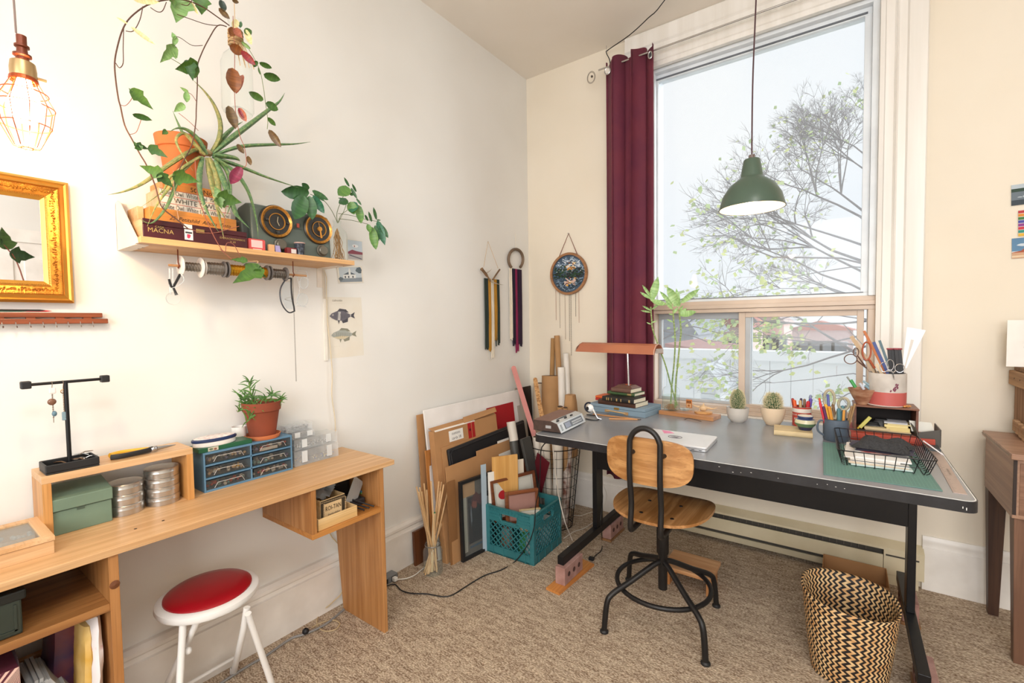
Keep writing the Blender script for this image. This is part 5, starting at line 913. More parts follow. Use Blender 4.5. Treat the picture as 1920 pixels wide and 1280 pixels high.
def dab(x0, x1, z0, z1, cols, n, s=.012, lw=2.4):
    for _ in range(n):
        for _t in range(20):
            x, z = rr.uniform(x0, x1), rr.uniform(z0, z1)
            if math.hypot(x, z) < R-.026: break
        else: continue
        a = rr.uniform(-.9, .9); w, h = s*rr.uniform(.5, 1.2), s*rr.uniform(.2, .5)
        sh_.append((M(rr.choice(cols), .45), [(x+ca*w*math.cos(a)-sa*h*math.sin(a), z+ca*w*math.sin(a)+sa*h*math.cos(a)) for ca, sa in ((-1, -.6), (0, -1), (1, -.5), (.9, .6), (0, .9), (-.8, .7))]))
sh_.append((M('3E5266', .45), disc))
dab(-R, R, .0, R, ['7F95AA', 'A9BACB', 'C9D4DE', '5E7690', 'E4E8EC'], 150); dab(-R, R, -.03, .035, ['16281E', '0E1A18', '1F4A28', '0B1214'], 150); dab(-R, -.02, -.03, .06, ['16281E', '25452C', '3A5A78'], 50); dab(-R, R, -R, -.035, ['4A6278', '6A8298', '24323E', '8EA2B4', '1A2A30'], 150)
dab(-.02, .06, .03, .085, ['C8862E', 'E6C890', '7A4A28', 'F0E6D8'], 26); dab(-.03, .06, -.09, -.03, ['E2A83E', 'F2E4D4', '8A4A3A', 'D8B8A8'], 34)
def disc_art(): 
    g = G(); mats = []
    for i, (m, P) in enumerate(sh_):
        if m not in mats: mats.append(m)
        g.add([(x, -.012-i*.000012, z) for x, z in P], [tuple(range(len(P)))], mats.index(m))
    g.o('canvas', mats, t)
disc_art()
LT = M('7A3A2A', .6); G().tube([(-.085, -.02, .115), (0, -.008, BW(1066, 437).z-c.z), (.085, -.02, .115)], .003, 5).o('leather_cord', LT, t); G().cyl((0, 0, BW(1066, 437).z-c.z), (0, -.02, BW(1066, 437).z-c.z), .003, n=6).o('nail', STEEL, t)
for u, vb, col, ball in ((1042, 600, 'A05A3E', 0), (1049, 615, '6A5A50', 0), (1059, 636, '8A6A58', 0), (1067, 640, '4A4442', 1), (1070, 668, '4A4442', 1), (1079, 595, '4A4442', 1), (1085, 605, 'A05A3E', 0)):
    x = BW(u, 560).x-c.x; z0 = -math.sqrt(max(R*R-x*x, .001)); z1 = BW(u, vb).z-c.z; g = G()
    if ball:
        for k in range(int((z0-z1)/.0052)): g.ball((x, -.012, z0-k*.0052), .0021, 4)
    else: g.tube([(x, -.014, z0), (x+.001, -.012, z1)], .0011, 4)
    g.o('hanging_chain', M(col, .4, .5), t)
# ------------------------------------------------------------------ stack of boards leaning on the left wall
def slab(name, label, cat, q, th, mat, group=None, bevel=.0):
    q = [Vector(p) for p in q]; q[1].z = q[0].z
    t, w, h = lean(name, label, cat, *q, group=group); b = G().box(0, w, 0, th, 0, h).o('sheet', mat, t, bevel=bevel); return t, w, h
def q4(uTL, vTL, uTR, vTR, xt, xb, zb=.0):
    TL, TR = W(uTL, vTL, 'x', xt), W(uTR, vTR, 'x', xt); zt = (TL.z+TR.z)/2; TL.z = TR.z = zt; return TL, TR, Vector((xb, TL.y, zb))
slab('wood_strip', 'narrow brown strip of board leaning at left end of the board stack', 'board', (W(783, 778, 'x', .03), W(795, 770, 'x', .03), Vector((.085, -1.235, .0))), .006, CARD)
slab('wood_lath', 'short orange lath leaning beside the white board', 'lath', (W(790, 848, 'x', .08), W(799, 846, 'x', .08), Vector((.13, -1.22, .0))), .008, WOOD('C98A50', 'B57538', 'z'))
slab('dark_wood_offcut', 'dark brown wood offcut standing on the carpet behind the jar of dowels', 'board', (W(776, 998, 'x', .075), W(800, 985, 'x', .075), Vector((.085, W(776, 998, 'x', .075).y, .0))), .015, WOOD('6E3E20', '54301A', 'z'))
t, w, h = slab('white_board', 'large white foam board leaning against the left wall', 'board', q4(794, 772, 972, 728, .05, .15), .008, M('EFEBE8', .5, c2='E4E0DC'), bevel=.003)
t, w, h = slab('corner_board', 'tall dark brown panel standing in the corner behind the rulers', 'panel', (W(980, 726, 'x', .02), Vector((.02, -.02, W(980, 726, 'x', .02).z)), Vector((.06, W(980, 726, 'x', .02).y, 0))), .012, WOOD('33231C', '241813', 'z'))
t, w, h = slab('grey_board', 'grey striped thin board edge between the white board and dark panel', 'board', (W(965, 728, 'x', .045), W(979, 724, 'x', .045), Vector((.17, W(965, 728, 'x', .045).y, 0))), .006, M('9C958C', .7, c2='C9C2B6', vs=5, vec=(1, 12, .3)))
slab('red_sheet', 'bright red card sheet in front of the white board', 'sheet', q4(912, 762, 962, 756, .066, .158), .002, M('A81822', .6))
t, w, h = slab('cardboard_box', 'large flat cardboard box with red tape and handwritten label', 'box', q4(812, 806, 930, 779, .125, .215), .04, CARD, bevel=.002)
G().prism([(0, .0, h), (w, .0, h), (w, .036, h+.028), (0, .04, h+.016)], (0, .002, 0)).o('flap', CARD, t); G().prism([(w*.02, .0, h-.002), (w*.62, .0, h-.002), (w*.62, -.003, h-.006), (w*.02, -.003, h-.006)], (0, .003, .005)).o('edge_tape', M('EDE6DC', .5), t); G().prism([(w*.45, .0, h), (w*.98, -.018, h+.02), (w*1.04, .02, h+.045), (w*.5, .03, h+.03)], (0, .002, .001)).o('flap', M('AD8054', .85), t)
RT = M('A81E22', .4); G().box(w*.50, w*.555, -.0012, 0, h-.105, h-.002).o('red_tape', RT, t); G().box(w*.565, w*.61, -.0012, 0, h-.115, h-.002).o('red_tape', RT, t); G().lathe([(.008, 0), (.008, .001)], (w*.53, -.0012, h-.05), 12, ax='y').o('tape_mark', M('5A1418', .5), t); G().box(w*.54, w*.66, .01, .03, h+.012, h+.016).o('green_card', M('3F9A5A', .6), t)
lb = G().box(w*.21, w*.42, -.001, 0, h-.088, h-.024).o('label_sticker', M('F1EEE8', .6), t); text('custom:', .024, M('3A3A44', .6), t, (w*.315, -.0016, h-.042)); text('cards 18', .024, M('3A3A44', .6), t, (w*.315, -.0016, h-.071))
t, w, h = slab('cardboard_sheet', 'tall brown cardboard sheet directly behind the black laptop sleeve', 'cardboard', q4(828, 842, 942, 800, .145, .228), .006, CARD)
TL, TR = W(843, 842, 'x', .165), W(985, 786, 'x', .165)
t, w, h = lean('laptop_sleeve', 'black zipped laptop sleeve leaning in the board stack', 'sleeve', TL, TR, TL+Vector((.04, 0, -.29))); 
G().box(0, w, 0, .022, 0, h).o('body', M('17171B', .6, bump=.1), t, bevel=.010, seg=3)
g = G(); g.tube([(.018, -.002, .02), (.014, -.003, h-.03), (.03, -.003, h-.014), (w-.02, -.003, h-.014)], .0025, 5); g.o('zip', M('2A2A2E', .4), t); G().box(.012, .020, -.006, -.002, h-.19, h-.13).o('zip_pull', M('B5825A', .35, .7), t, bevel=.001)
slab('white_card', 'pale paper triangle corner poking up before the sleeve', 'card', (W(915, 838, 'x', .20), W(945, 809, 'x', .20), Vector((.24, W(915, 838, 'x', .20).y+.1, .25))), .001, PAPER)
t, w, h = slab('cardboard_sheet', 'stepped cardboard sheet in front of the laptop sleeve down to the carpet', 'cardboard', q4(836, 880, 962, 826, .205, .25), .006, CARD)
G().box(w*.42, w, 0, .006, h-.001, h+.028).o('upper_step', CARD, t)
slab('curled_cardboard', 'second lower cardboard piece behind the black picture frame', 'cardboard', (W(838, 905, 'x', .225), W(853, 899, 'x', .225), Vector((.245, W(838, 905, 'x', .225).y, 0))), .004, CARDD)
# black picture frame
TL, TR, BL = W(852, 907, 'x', .255), W(903, 886, 'x', .255), W(866, 1054, 'z', .001); TR = TL+Vector((.03, .27, -.0)); BR = BL+(TR-TL)
t, w, h = lean('black_picture_frame', 'black framed dark abstract picture leaning left of the teal crate', 'picture frame', TL, TR, BL); fw = .018
for a in ((0, fw, 0, h), (w-fw, w, 0, h), (fw, w-fw, 0, fw), (fw, w-fw, h-fw, h)): G().box(a[0], a[1], -.012, .008, a[2], a[3]).o('frame_bar', BLK, t, bevel=.0015)
G().box(fw, w-fw, .004, .006, fw, h-fw).o('backing', M('B0926E', .7), t)
art(t, (fw, .004, fw), w-2*fw, h-2*fw, [(c_('6E655C'), rect(0, 0, 1, 1)), (c_('BFB6A6'), rect(.0, .05, .16, .8)), (c_('D0A070'), rect(.0, .8, .45, 1)), (c_('2A2024'), rect(.2, .14, 1, .78)), (c_('5A2A2C'), blob(.55, .7, .22, .10, j=.4)), (c_('1A1A20'), blob(.5, .4, .25, .22, j=.4)), (c_('8E4A3C'), blob(.42, .66, .1, .05, j=.4)), (c_('14141A'), blob(.8, .3, .15, .15, j=.3)), (c_('DCD8D4'), blob(.86, .62, .13, .09)), (c_('101014'), blob(.88, .5, .1, .06, j=.4)), (c_('4A5A6A'), rect(.22, .08, .9, .11)), (c_('7A7E86'), blob(.3, .52, .03, .12, j=.5))])
G().box(fw, w-fw, -.004, -.002, fw, h-fw).o('glass', GLASS('F0F3F4', .03), t)
slab('small_white_card', 'small white card standing on the carpet against the teal crate', 'card', (W(893, 992, 'x', .262), W(909, 987, 'x', .275), W(897, 1036, 'z', .001)), .002, PAPER)
# ------------------------------------------------------------------ jar of dowels
jc = Vector((.215, -1.31, 0)); jr = .053; t = T('glass_jar', 'clear glass jar of wooden dowels on the carpet by the left wall', 'jar', tuple(jc)); zt = .175
G().lathe([(.0001, .004), (jr*.92, .003), (jr, .012), (jr, zt*.72), (jr*.92, zt*.80), (jr*.74, zt*.86), (jr*.74, zt*.88), (jr*.8, zt*.89), (jr*.8, zt*.92), (jr*.74, zt*.93), (jr*.76, zt)], n=32).o('glass_body', GLASS('F4F8F6', .06, .02), t, smooth=1)
G().lathe([(jr*.80, zt*.90), (jr*.82, zt*.92), (jr*.80, zt*.94)], n=32).o('wire_ring', M('8E8A84', .3, .6), t)
DW = WOOD('DDB98C', 'CFA674', 'z', 2); tops = [(781, 912), (787, 914), (791, 922), (795, 906), (808, 902), (823, 902), (828, 903), (834, 872), (832, 908), (841, 914), (852, 906), (785, 922), (826, 920), (800, 918), (838, 925)]
rr = random.Random(6)
for k, (u, v_) in enumerate(tops):
    xt = .13+.10*((k*5) % 7)/6; top = W(u, v_, 'x', xt); a = rr.uniform(0, 6.28); bot = jc+Vector((math.cos(a)*.024, math.sin(a)*.024, .012)); bot.y = jc.y-(top.y-jc.y)*.22; 
    tag(G().cyl(bot, top, .0047, n=8).o('dowel', DW, smooth=1), 'thin wooden dowel in the glass jar, '+['leftmost', 'second', 'fourth', 'fifth', 'seventh', 'eighth', 'tenth', 'eleventh', 'twelfth', 'fourteenth', 'rightmost', 'third', 'ninth', 'sixth', 'thirteenth'][k]+' by its tip from the left', 'dowel', 'dowels in the glass jar')
top = W(814, 961, 'x', .22); tag(G().cyl(jc+Vector((0, -.01, .012)), top, .0085, n=14).o('thick_dowel', WOOD('E6CFA8', 'DABF92', 'z'), smooth=1), 'short thick pale dowel with green painted end in the jar', 'dowel'); o_ = bpy.data.objects['thick_dowel']; G().lathe([(.0086, -.001), (.0086, .0015), (.0001, .0018)], top, 14).o('green_end', M('4A8A5E', .6), o_)
# power strip and cables
p = W(738, 1080, 'z', 0); t = T('power_strip', 'grey aluminium power strip behind the end of the long desk', 'power strip', (.075, -1.58, 0)); G().box(-.025, .025, -.13, .12, .0, .035).o('body', M('8E9296', .35, .5), t, bevel=.003)
for y in (-.02, .04, .09): G().box(.0245, .0265, y-.014, y+.014, .006, .030).o('socket', BLK, t, bevel=.001)
G().box(.026, .05, .078, .10, .008, .028).o('white_plug', WHT, t, bevel=.003); G().box(.026, .05, .0, .022, .006, .026).o('black_plug', BLK, t, bevel=.003)
P = smoothpath([(.125, -1.49, .018)]+[W(u, v_, 'z', .005) for u, v_ in ((762, 1084), (777, 1078), (790, 1068))]+[Vector((.14, -1.27, .005)), Vector((.15, -1.18, .005)), W(852, 1050, 'z', .005)]); tag(G().tube(P, .0032, 6).o('white_cable', M('E9E4DA', .5), smooth=1), 'white cable running from the power strip behind the jar', 'cable')
P = smoothpath([(.12, -1.565, .015)]+[W(u, v_, 'z', .005) for u, v_ in ((740, 1095), (752, 1106), (772, 1112), (800, 1113), (830, 1118), (850, 1114), (880, 1095), (910, 1078), (940, 1068), (966, 1052))]+[W(990, 1020, 'y', -.965), W(1002, 985, 'y', -.965), W(1004, 950, 'y', -.97), W(1010, 920, 'y', -1.0), W(1013, 880, 'y', -1.05), W(1016, 838, 'y', -1.08), Vector((.87, -1.1, .79))], 4)
tag(G().tube(P, .0030, 6).o('black_cable', BLK, smooth=1), 'black cable crossing the carpet and rising over the teal crate', 'cable')
# ------------------------------------------------------------------ teal milk crate
TEAL = M('2F7479', .5, c2='2A6A70', vs=5); A = Vector((.295, -.949, 0)); t = T('milk_crate', 'teal plastic milk crate full of picture frames on the carpet', 'crate', (.463, -.780, 0), math.radians(2)); w = .168; hh = .285; q = .012
G().box(-w, w, -w, w, 0, .008).o('base', TEAL, t)
for sx in (-1, 1):
    for sy in (-1, 1): G().box(min(sx*w, sx*(w-.028)), max(sx*w, sx*(w-.028)), min(sy*w, sy*(w-.028)), max(sy*w, sy*(w-.028)), .0, hh).o('corner_post', TEAL, t, bevel=.004)
for k in range(4):
    R = Matrix.Rotation(k*pi/2, 3, 'Z'); 
    def rb(g): g.v = [R@p for p in g.v]; return g
    a = w-.026
    g = G(); g.box(-a, a, -w, -w+q, .0, .049)
    for x in (-a+.03, -.04, .04, a-.03): g.box(x-.003, x+.003, -w-.003, -w, .0, .049)
    g.box(-a, a, -w-.003, -w, .044, .050); rb(g).o('lower_band', TEAL, t)
    g = G(); g.box(-a, a, -w, -w+q, hh-.028, hh); g.box(-a, -.055, -w, -w+q, hh-.085, hh-.028); g.box(.055, a, -w, -w+q, hh-.085, hh-.028); g.box(-.07, .07, -w, -w+q, hh-.095, hh-.075)
    for z in (hh-.012, hh-.027, hh-.045, hh-.062): g.box(-a, -.06, -w-.003, -w, z-.0015, z+.0015); g.box(.06, a, -w-.003, -w, z-.0015, z+.0015)
    g.box(-a, a, -w-.003, -w, hh-.013, hh-.010); g.box(-a, a, -w-.003, -w, hh-.003, hh)
    for i in range(13): x = -a+.01+i*(2*a-.02)/12; g.box(x-.0012, x+.0012, -w-.003, -w, hh-.026, hh)
    pts = [(-.06+.0, hh-.03), (.06, hh-.03), (.065, hh-.05), (.05, hh-.078), (-.05, hh-.078), (-.065, hh-.05)]; g.tube([(x, -w-.001, z) for x, z in pts], .004, 5, closed=True); rb(g).o('upper_band', TEAL, t)
    g = G(); z0, z1 = .048, hh-.083; s_ = .036
    def clipseg(x0, d):   # diagonal from (x0,z0) upward, direction d
        xa, za = x0, z0; xb, zb = x0+d*(z1-z0), z1
        def at(x): return za+(x-xa)/d
        if xb > a: zb = at(a); xb = a
        if xb < -a: zb = at(-a); xb = -a
        if xa < -a: za2 = at(-a); xa2 = -a; return (xa2, za2, xb, zb)
        if xa > a: za2 = at(a); xa2 = a; return (xa2, za2, xb, zb)
        return (xa, za, xb, zb)
    x = -a-(z1-z0)
    while x < a+(z1-z0):
        for d in (1, -1):
            if (d == 1 and x > a-.005) or (d == -1 and x < -a+.005): continue
            if (d == 1 and x+(z1-z0) < -a+.005) or (d == -1 and x-(z1-z0) > a-.005): continue
            xa, za, xb, zb = clipseg(x, d)
            if abs(xb-xa) > .006: g.tube([(xa, -w+.004, za), (xb, -w+.004, zb)], .0038, 4)
        x += s_
    rb(g).o('lattice', TEAL, t)
# contents of the crate
def cr(uTL, vTL, uTR, vTR, yTL, yTR, drop, back=.03):
    TL = W(uTL, vTL, 'y', yTL); TR = W(uTR, vTR, 'y', yTR); zt = (TL.z+TR.z)/2; return TL, TR, TL+Vector((back, -back*.3, -drop))
def framed(name, label, q, fw, wood, shapes, th=.016, cat='picture frame'):
    t, w, h = lean(name, label, cat, *q)
    for a in ((0, fw, 0, h), (w-fw, w, 0, h), (fw, w-fw, 0, fw), (fw, w-fw, h-fw, h)): G().box(a[0], a[1], -.006, th, a[2], a[3]).o('frame_bar', wood, t, bevel=.003)
    G().box(fw, w-fw, .004, .008, fw, h-fw).o('backing', M('E4DDCE', .7), t); art(t, (fw, .004, fw), w-2*fw, h-2*fw, shapes); return t
def fr(u0, v0, u1, v1, x, dx, drop, back):   # frame whose face looks to +x
    TL = W(u0, v0, 'x', x); TR = W(u1, v1, 'x', x+dx); zt = (TL.z+TR.z)/2; TL.z = TR.z = zt; return TL, TR, TL+Vector((back, 0, -drop))
WB_ = WOOD('7A4426', '5E301A', 'x', 1, .35)
slab('blue_folder', 'pale blue plastic folder at the left side of the crate', 'folder', (W(901, 872, 'x', .29), W(901, 872, 'x', .29)+Vector((.01, .035, 0)), Vector((.30, W(901, 872, 'x', .29).y, .002))), .004, M('AEBFCB', .4))
slab('white_sheet', 'white card sheet with dark red mark in the crate', 'card', (Vector((.305, -.93, .47)), Vector((.33, -.87, .47)), Vector((.315, -.935, .17))), .002, PAPER)
t, w, h = slab('pine_board', 'pale pine board standing upright in the crate', 'board', (Vector((.312, -.90, .555)), Vector((.402, -.76, .555)), Vector((.325, -.905, .17))), .014, WOOD('DDAC68', 'CB9650', 'z'), bevel=.001)
slab('cream_card', 'cream card behind the pine board in the crate', 'card', (Vector((.36, -.76, .51)), Vector((.40, -.69, .51)), Vector((.37, -.765, .2))), .002, M('E4D6C2', .7))
framed('wooden_picture_frame', 'brown wooden frame with white map print and red dot, rear one in the crate', (Vector((.315, -.918, .415)), Vector((.450, -.635, .432)), Vector((.345, -.922, .17))), .018, WB_, [(c_('C9C6BC'), rect(0, 0, 1, 1)), (c_('B8B5AA'), rect(.03, .03, .97, .97)), (c_('CFCBC0'), rect(.05, .05, .95, .95)), (c_('B01A22'), blob(.22, .62, .12, .13, 20))])
framed('wooden_picture_frame', 'smaller brown wooden frame with pinkish mat, front one in the crate', (Vector((.415, -.915, .365)), Vector((.535, -.74, .365)), Vector((.430, -.92, .17))), .020, WOOD('8A4E2C', '6A3A20', 'x', 1, .35), [(c_('A07468'), rect(0, 0, 1, 1)), (c_('A87C70'), rect(.05, .05, .95, .95)), (c_('5A3A30'), blob(.5, .2, .15, .2)), (c_('2A2022'), blob(.45, .12, .12, .2))])
framed('white_picture_frame', 'small cream frame with gold edge low at the front of the crate', (Vector((.515, -.915, .285)), Vector((.60, -.82, .285)), Vector((.53, -.92, .16))), .008, M('C9B48A', .4, .3), [(c_('E4DCCB'), rect(0, 0, 1, 1)), (c_('B8A888'), blob(.5, .4, .3, .25))])
bx('dark_oval_box', 'dark brown rounded object between the frames in the crate', 'object', (.49, -.80, .15), (.53, -.755, .255), M('2E1E16', .5), bevel=.018)
for k, (x, y, c, lab) in enumerate(((.56, -.70, 'E0E4E6', 'clear plastic wrapped item at the right inside the crate'), (.52, -.86, '3E8A4A', 'green item low inside the crate near its front'), (.58, -.88, 'B9C4C6', 'crumpled pale plastic at the front corner inside the crate'), (.40, -.88, '8A5A3A', 'brown item low at the front left inside the crate'))): sack('wrapped_item', lab, (x, y, .01), .035, .03, .13+.04*(k == 0), M(c, .4, c2='8A9A9E' if k != 1 else '2A6A3A', vs=20), 'item')
# ------------------------------------------------------------------ wire basket of rolls, rulers, tubes
bc = Vector((.455, -.395, 0)); t = T('wire_bin', 'tapered black wire basket with paper rolls beneath the desk corner', 'basket', tuple(bc)); WR = M('1E1C1C', .4, .4); zt = .545; Rt, Rb = .175, .115; RR = lambda z: Rb+(Rt-Rb)*z/zt
g = G()
for z in (.02, .08, .15, .22, .29, .36, .43, .49): g.tube([(RR(z)*math.cos(a), RR(z)*math.sin(a), z) for a in [2*pi*k/28 for k in range(28)]], .0014, 4, closed=True)
g.o('wire_hoop', WR, t, kind='stuff'); G().tube([(Rt*math.cos(a), Rt*math.sin(a), zt) for a in [2*pi*k/36 for k in range(36)]], .0032, 6, closed=True).o('rim', WR, t, smooth=1)
g = G()
for k in range(26): a = 2*pi*k/26; g.tube([(Rb*math.cos(a), Rb*math.sin(a), .0), (Rt*math.cos(a), Rt*math.sin(a), zt)], .0013, 4)
g.tube([(Rb*math.cos(a), Rb*math.sin(a), .003) for a in [2*pi*k/26 for k in range(26)]], .003, 5, closed=True); g.o('wire_upright', WR, t, kind='stuff')
def roll(name, label, bot, top, r, mat, inner=None):
    t = G(); d = (Vector(top)-Vector(bot)).normalized(); t.cyl(bot, top, r, n=20); ob = tag(t.o(name, mat, smooth=1), label, 'paper roll'); tp = Vector(top)
    g = G().cyl(tp-d*.004, tp+d*.0006, r*.86, n=20); g.o('hollow_end', M('4A3626', .9), ob); return ob
roll('kraft_roll', 'wide brown kraft paper roll standing behind the wire basket', (.30, -.20, 0), W(1033, 704, 'y', -.13), .068, KRAFT)
roll('kraft_tube', 'tall slim brown cardboard tube reaching highest in the corner', (.37, -.085, 0), W(1044, 629, 'y', -.06), .021, KRAFT)
roll('kraft_tube', 'tall brown tube leaning left just behind the tallest one', (.19, -.055, 0), W(1037, 634, 'y', -.04), .017, M('A98050', .8))
roll('white_tube', 'tall thin white paper tube right of the brown tubes', (.42, -.09, 0), W(1061, 662, 'y', -.07), .021, M('E9E2D8', .6))
roll('white_tube', 'shorter thicker white paper roll before the thin white tube', (.395, -.16, 0), W(1052, 688, 'y', -.12), .026, M('EFE8DE', .6))
roll('cream_roll', 'cream paper roll low in the corner behind the tan ruler', (.14, -.10, 0), W(1012, 718, 'y', -.06), .05, M('D8C3A8', .7))
for k, (x, y, r, z, lab) in enumerate(((.36, -.47, .030, .60, 'white paper roll at the left inside the wire basket'), (.44, -.50, .034, .61, 'creamy white roll at the front of the wire basket'), (.52, -.46, .033, .63, 'pale roll at the front right inside the wire basket'), (.55, -.37, .028, .60, 'patterned floral roll at the right inside the wire basket'), (.47, -.33, .036, .66, 'thick cream roll at the back of the wire basket'))):
    ob = roll('paper_roll', lab, (bc.x+(x-bc.x)*.6, bc.y+(y-bc.y)*.6, .01), (x, y, z), r, M(('E4DCD0', 'DCD2C4', 'E6DED2', 'D8CCC0', 'E0D4C0')[k], .7, c2=('DAD0C2', 'CFC4B4', 'D9CFC0', '7A4A3A', 'D2C4AE')[k], vs=22 if k == 3 else 4))
for k, (u, v_, rz_, lab) in enumerate(((1050, 762, .020, 'small brown roll end poking up by the radio, left one'), (1060, 764, .017, 'small brown roll end poking up by the radio, right one'))): tp = W(u, v_, 'y', -.45); roll('kraft_roll', lab, (tp.x-.06, tp.y+.1, .15), tp, rz_, KRAFT)
tp = W(1068, 740, 'y', -.30); sack('paper_bag', 'crumpled brown paper bag rising behind the desk corner', (tp.x, tp.y, .45), .045, .05, tp.z-.45, KRAFT)
bx('maroon_folder', 'dark red folder corner inside the wire basket', 'folder', (-.06, -.002, 0), (.06, .002, .25), M('5E1420', .5)); o_ = bpy.data.objects['maroon_folder']; o_.location = (.40, -.56, .27); o_.rotation_euler = (0, math.radians(20), math.radians(-15))
bx('copper_cup', 'copper brown round pot beside the red folder', 'pot', (.29, -.60, .30), (.37, -.56, .46), M('8A4A2C', .4, .3), bevel=.015)
# grey portfolio tube and white tube leaning at the left of the basket
tp = W(958, 792, 'y', -.62); t = tag(G().tube([(tp.x+.12, -.66, .10), tp], .028, 14).o('grey_roll', M('4A4A46', .5), smooth=1), 'dark grey roll with pale wrapped end leaning behind the crate', 'paper roll'); G().tube([tp+Vector((.028, -.008, -.115)), tp+Vector((-.0005, 0, .006))], .0295, 14).o('pale_end', M('D9D2C6', .5), t, smooth=1)
bx('dark_slab', 'dark grey flat case leaning beside the grey roll', 'case', (-.01, -.05, 0), (.01, .05, .36), M('3E3E3C', .5), bevel=.003); o_ = bpy.data.objects['dark_slab']; o_.location = (.44, -.60, .27); o_.rotation_euler = (0, math.radians(-14), 0)
def ruler(name, label, top, bot, w, mat, n, tm, th=.003, group=None):
    top, bot = Vector(top), Vector(bot); zd = (top-bot).normalized(); vd = (CAM-top).normalized(); xd = zd.cross(vd).normalized()*-1; h = (top-bot).length; t = T(name, label, 'ruler', M4=frame4(bot-xd*w/2, xd, zd))
    g = G(); g.box(0, w, 0, th, 0, h-w/2); g.prism([(w/2+w/2*math.cos(a), 0, h-w/2+w/2*math.sin(a)) for a in [pi*k/8 for k in range(9)]], (0, th, 0)); g.o('blade', mat, t)
    g = G()
    for k in range(n): g.box(0, w*(.35 if k % 2 else .5), -.0004, 0, h*(k+.5)/n-.0006, h*(k+.5)/n+.0006); 
    g.o('tick_marks', tm, t, kind='stuff'); return t, h
t, h = ruler('pink_ruler', 'long pink yardstick leaning in the corner', W(962, 686, 'x', .03), W(1012, 850, 'x', .30), .036, M('C98078', .6), 26, M('7A4A44', .6), .005)
for k in range(12): text(str(34-2*k), .014, M('7A4A44', .6), t, (.024, -.0006, h*(1-(k+1.2)/14)))
P0 = W(1012, 850, 'x', .30); P1 = W(962, 686, 'x', .03); dd = (P0-P1); ruler('tan_ruler', 'shorter tan printed ruler right of the pink one', W(1003, 708, 'y', -.25), W(1016, 782, 'y', -.36), .030, M('C99A62', .6, c2='8A5A2C', vs=90), 14, M('4A3018', .6), .004)
# ------------------------------------------------------------------ heater, curtain, pendant
CRM = M('DCCFB0', .5, c2='D2C4A2', vs=6); t = T('baseboard_heater', 'long cream baseboard heater along the wall under the window', 'heater', (1.6, 0, 0)); a, b = .86-1.6, 2.372-1.6
g = G().prism([(a, -.002, .213), (a, -.07, .192), (a, -.07, .180), (a, -.002, .18)], (b-a, 0, 0)); g.o('top_cover', CRM, t)
G().box(a, b-.16, -.066, -.058, .075, .150).o('front_panel', CRM, t, bevel=.001); G().box(a, b-.16, -.040, -.002, .02, .18).o('inner_fins', M('4A443C', .6), t)
G().box(a, b-.16, -.060, -.05, .022, .055).o('bottom_panel', M('C9BC9E', .6), t); g = G(); g.box(b-.158, b, -.068, -.002, .055, .18); g.box(b-.158, b-.02, -.06, -.002, .0, .055); g.o('end_box', CRM, t, bevel=.001); G().box(b-.15, b-.02, -.0695, -.068, .150, .158).o('end_slot', M('4A443C', .6), t)
g = G()
for k in range(40): x = a+.05+k*(b-a-.25)/40; g.box(x, x+.003, -.052, -.04, .152, .175)
g.o('fins', M('6A6258', .5, .3), t, kind='stuff')
# curtain
t = T('curtain', 'floor length maroon grommet curtain drawn to the left of the window', 'curtain', (.88, -.11, 0)); n = 120; rows = 16; V = []; F = []
def cx_(s): return .690+.365*s
top = 3.095
for j in range(rows+1):
    f = j/rows; z = top-(top-.30)*f; amp = .046*(1-.15*f); squeeze = 1-.0*f
    for i in range(n+1):
        s = i/n; ph = s*2*pi*2.7+.6; x = cx_(s)+.016*math.sin(ph*2+f)*(1-f*.3)+.010*f*math.sin(s*9); y = -.008+amp*(math.sin(ph+.35*math.sin(f*3))+.22*math.sin(ph*2.6+1.1+f)); zz = z+(.020*math.sin(ph*1.0+1.2) if j == 0 else 0)
        V.append((x-.88, y, zz))
F = [(j*(n+1)+i, j*(n+1)+i+1, (j+1)*(n+1)+i+1, (j+1)*(n+1)+i) for j in range(rows) for i in range(n)]
g = G(); g.add(V, F); cu = g.o('cloth', M('6E2A3A', .8, c2='62243A', vs=5, bump=.25, bs=400), t, smooth=1); so = cu.modifiers.new('s', 'SOLIDIFY'); so.thickness = .002
for u, v_, r in ((1139, 133, .021), (1219, 103, .021)):
    p = W(u, v_, 'y', -.155)-Vector((.88, -.11, 0)); G().tube([(p.x+r*math.cos(a)*(.9 if u < 1200 else .55), p.y, p.z+r*math.sin(a)) for a in [2*pi*k/22 for k in range(22)]], .004, 6, closed=True).o('grommet', M('B9B6B2', .3, .8), t, smooth=1); G().add([(p.x+r*.9*math.cos(a)*(.9 if u < 1200 else .55), p.y-.001, p.z+r*.9*math.sin(a)) for a in [2*pi*k/22 for k in range(22)]], [tuple(range(22))]).o('grommet_hole', M('E4DCD2' if u < 1200 else '3A3A40', .6), t)
pr = W(1130, 129, 'y', -.11); t = T('curtain_rod', 'thin metal curtain rod with ring finial above the window', 'rod', (pr.x-.03, -.11, pr.z)); zr_ = pr.z
G().cyl((0, 0, 0), (1.65, 0, .0), .0055, n=10).o('rod', M('B9B4AE', .3, .7), t, smooth=1)
for r in (.040, .034): G().tube([(-.055+r*.75*math.cos(a), .0, -.03+r*math.sin(a)) for a in [2*pi*k/26 for k in range(26)]], .0016, 5, closed=True).o('ring_finial', M('8A8078', .4, .6), t, smooth=1)
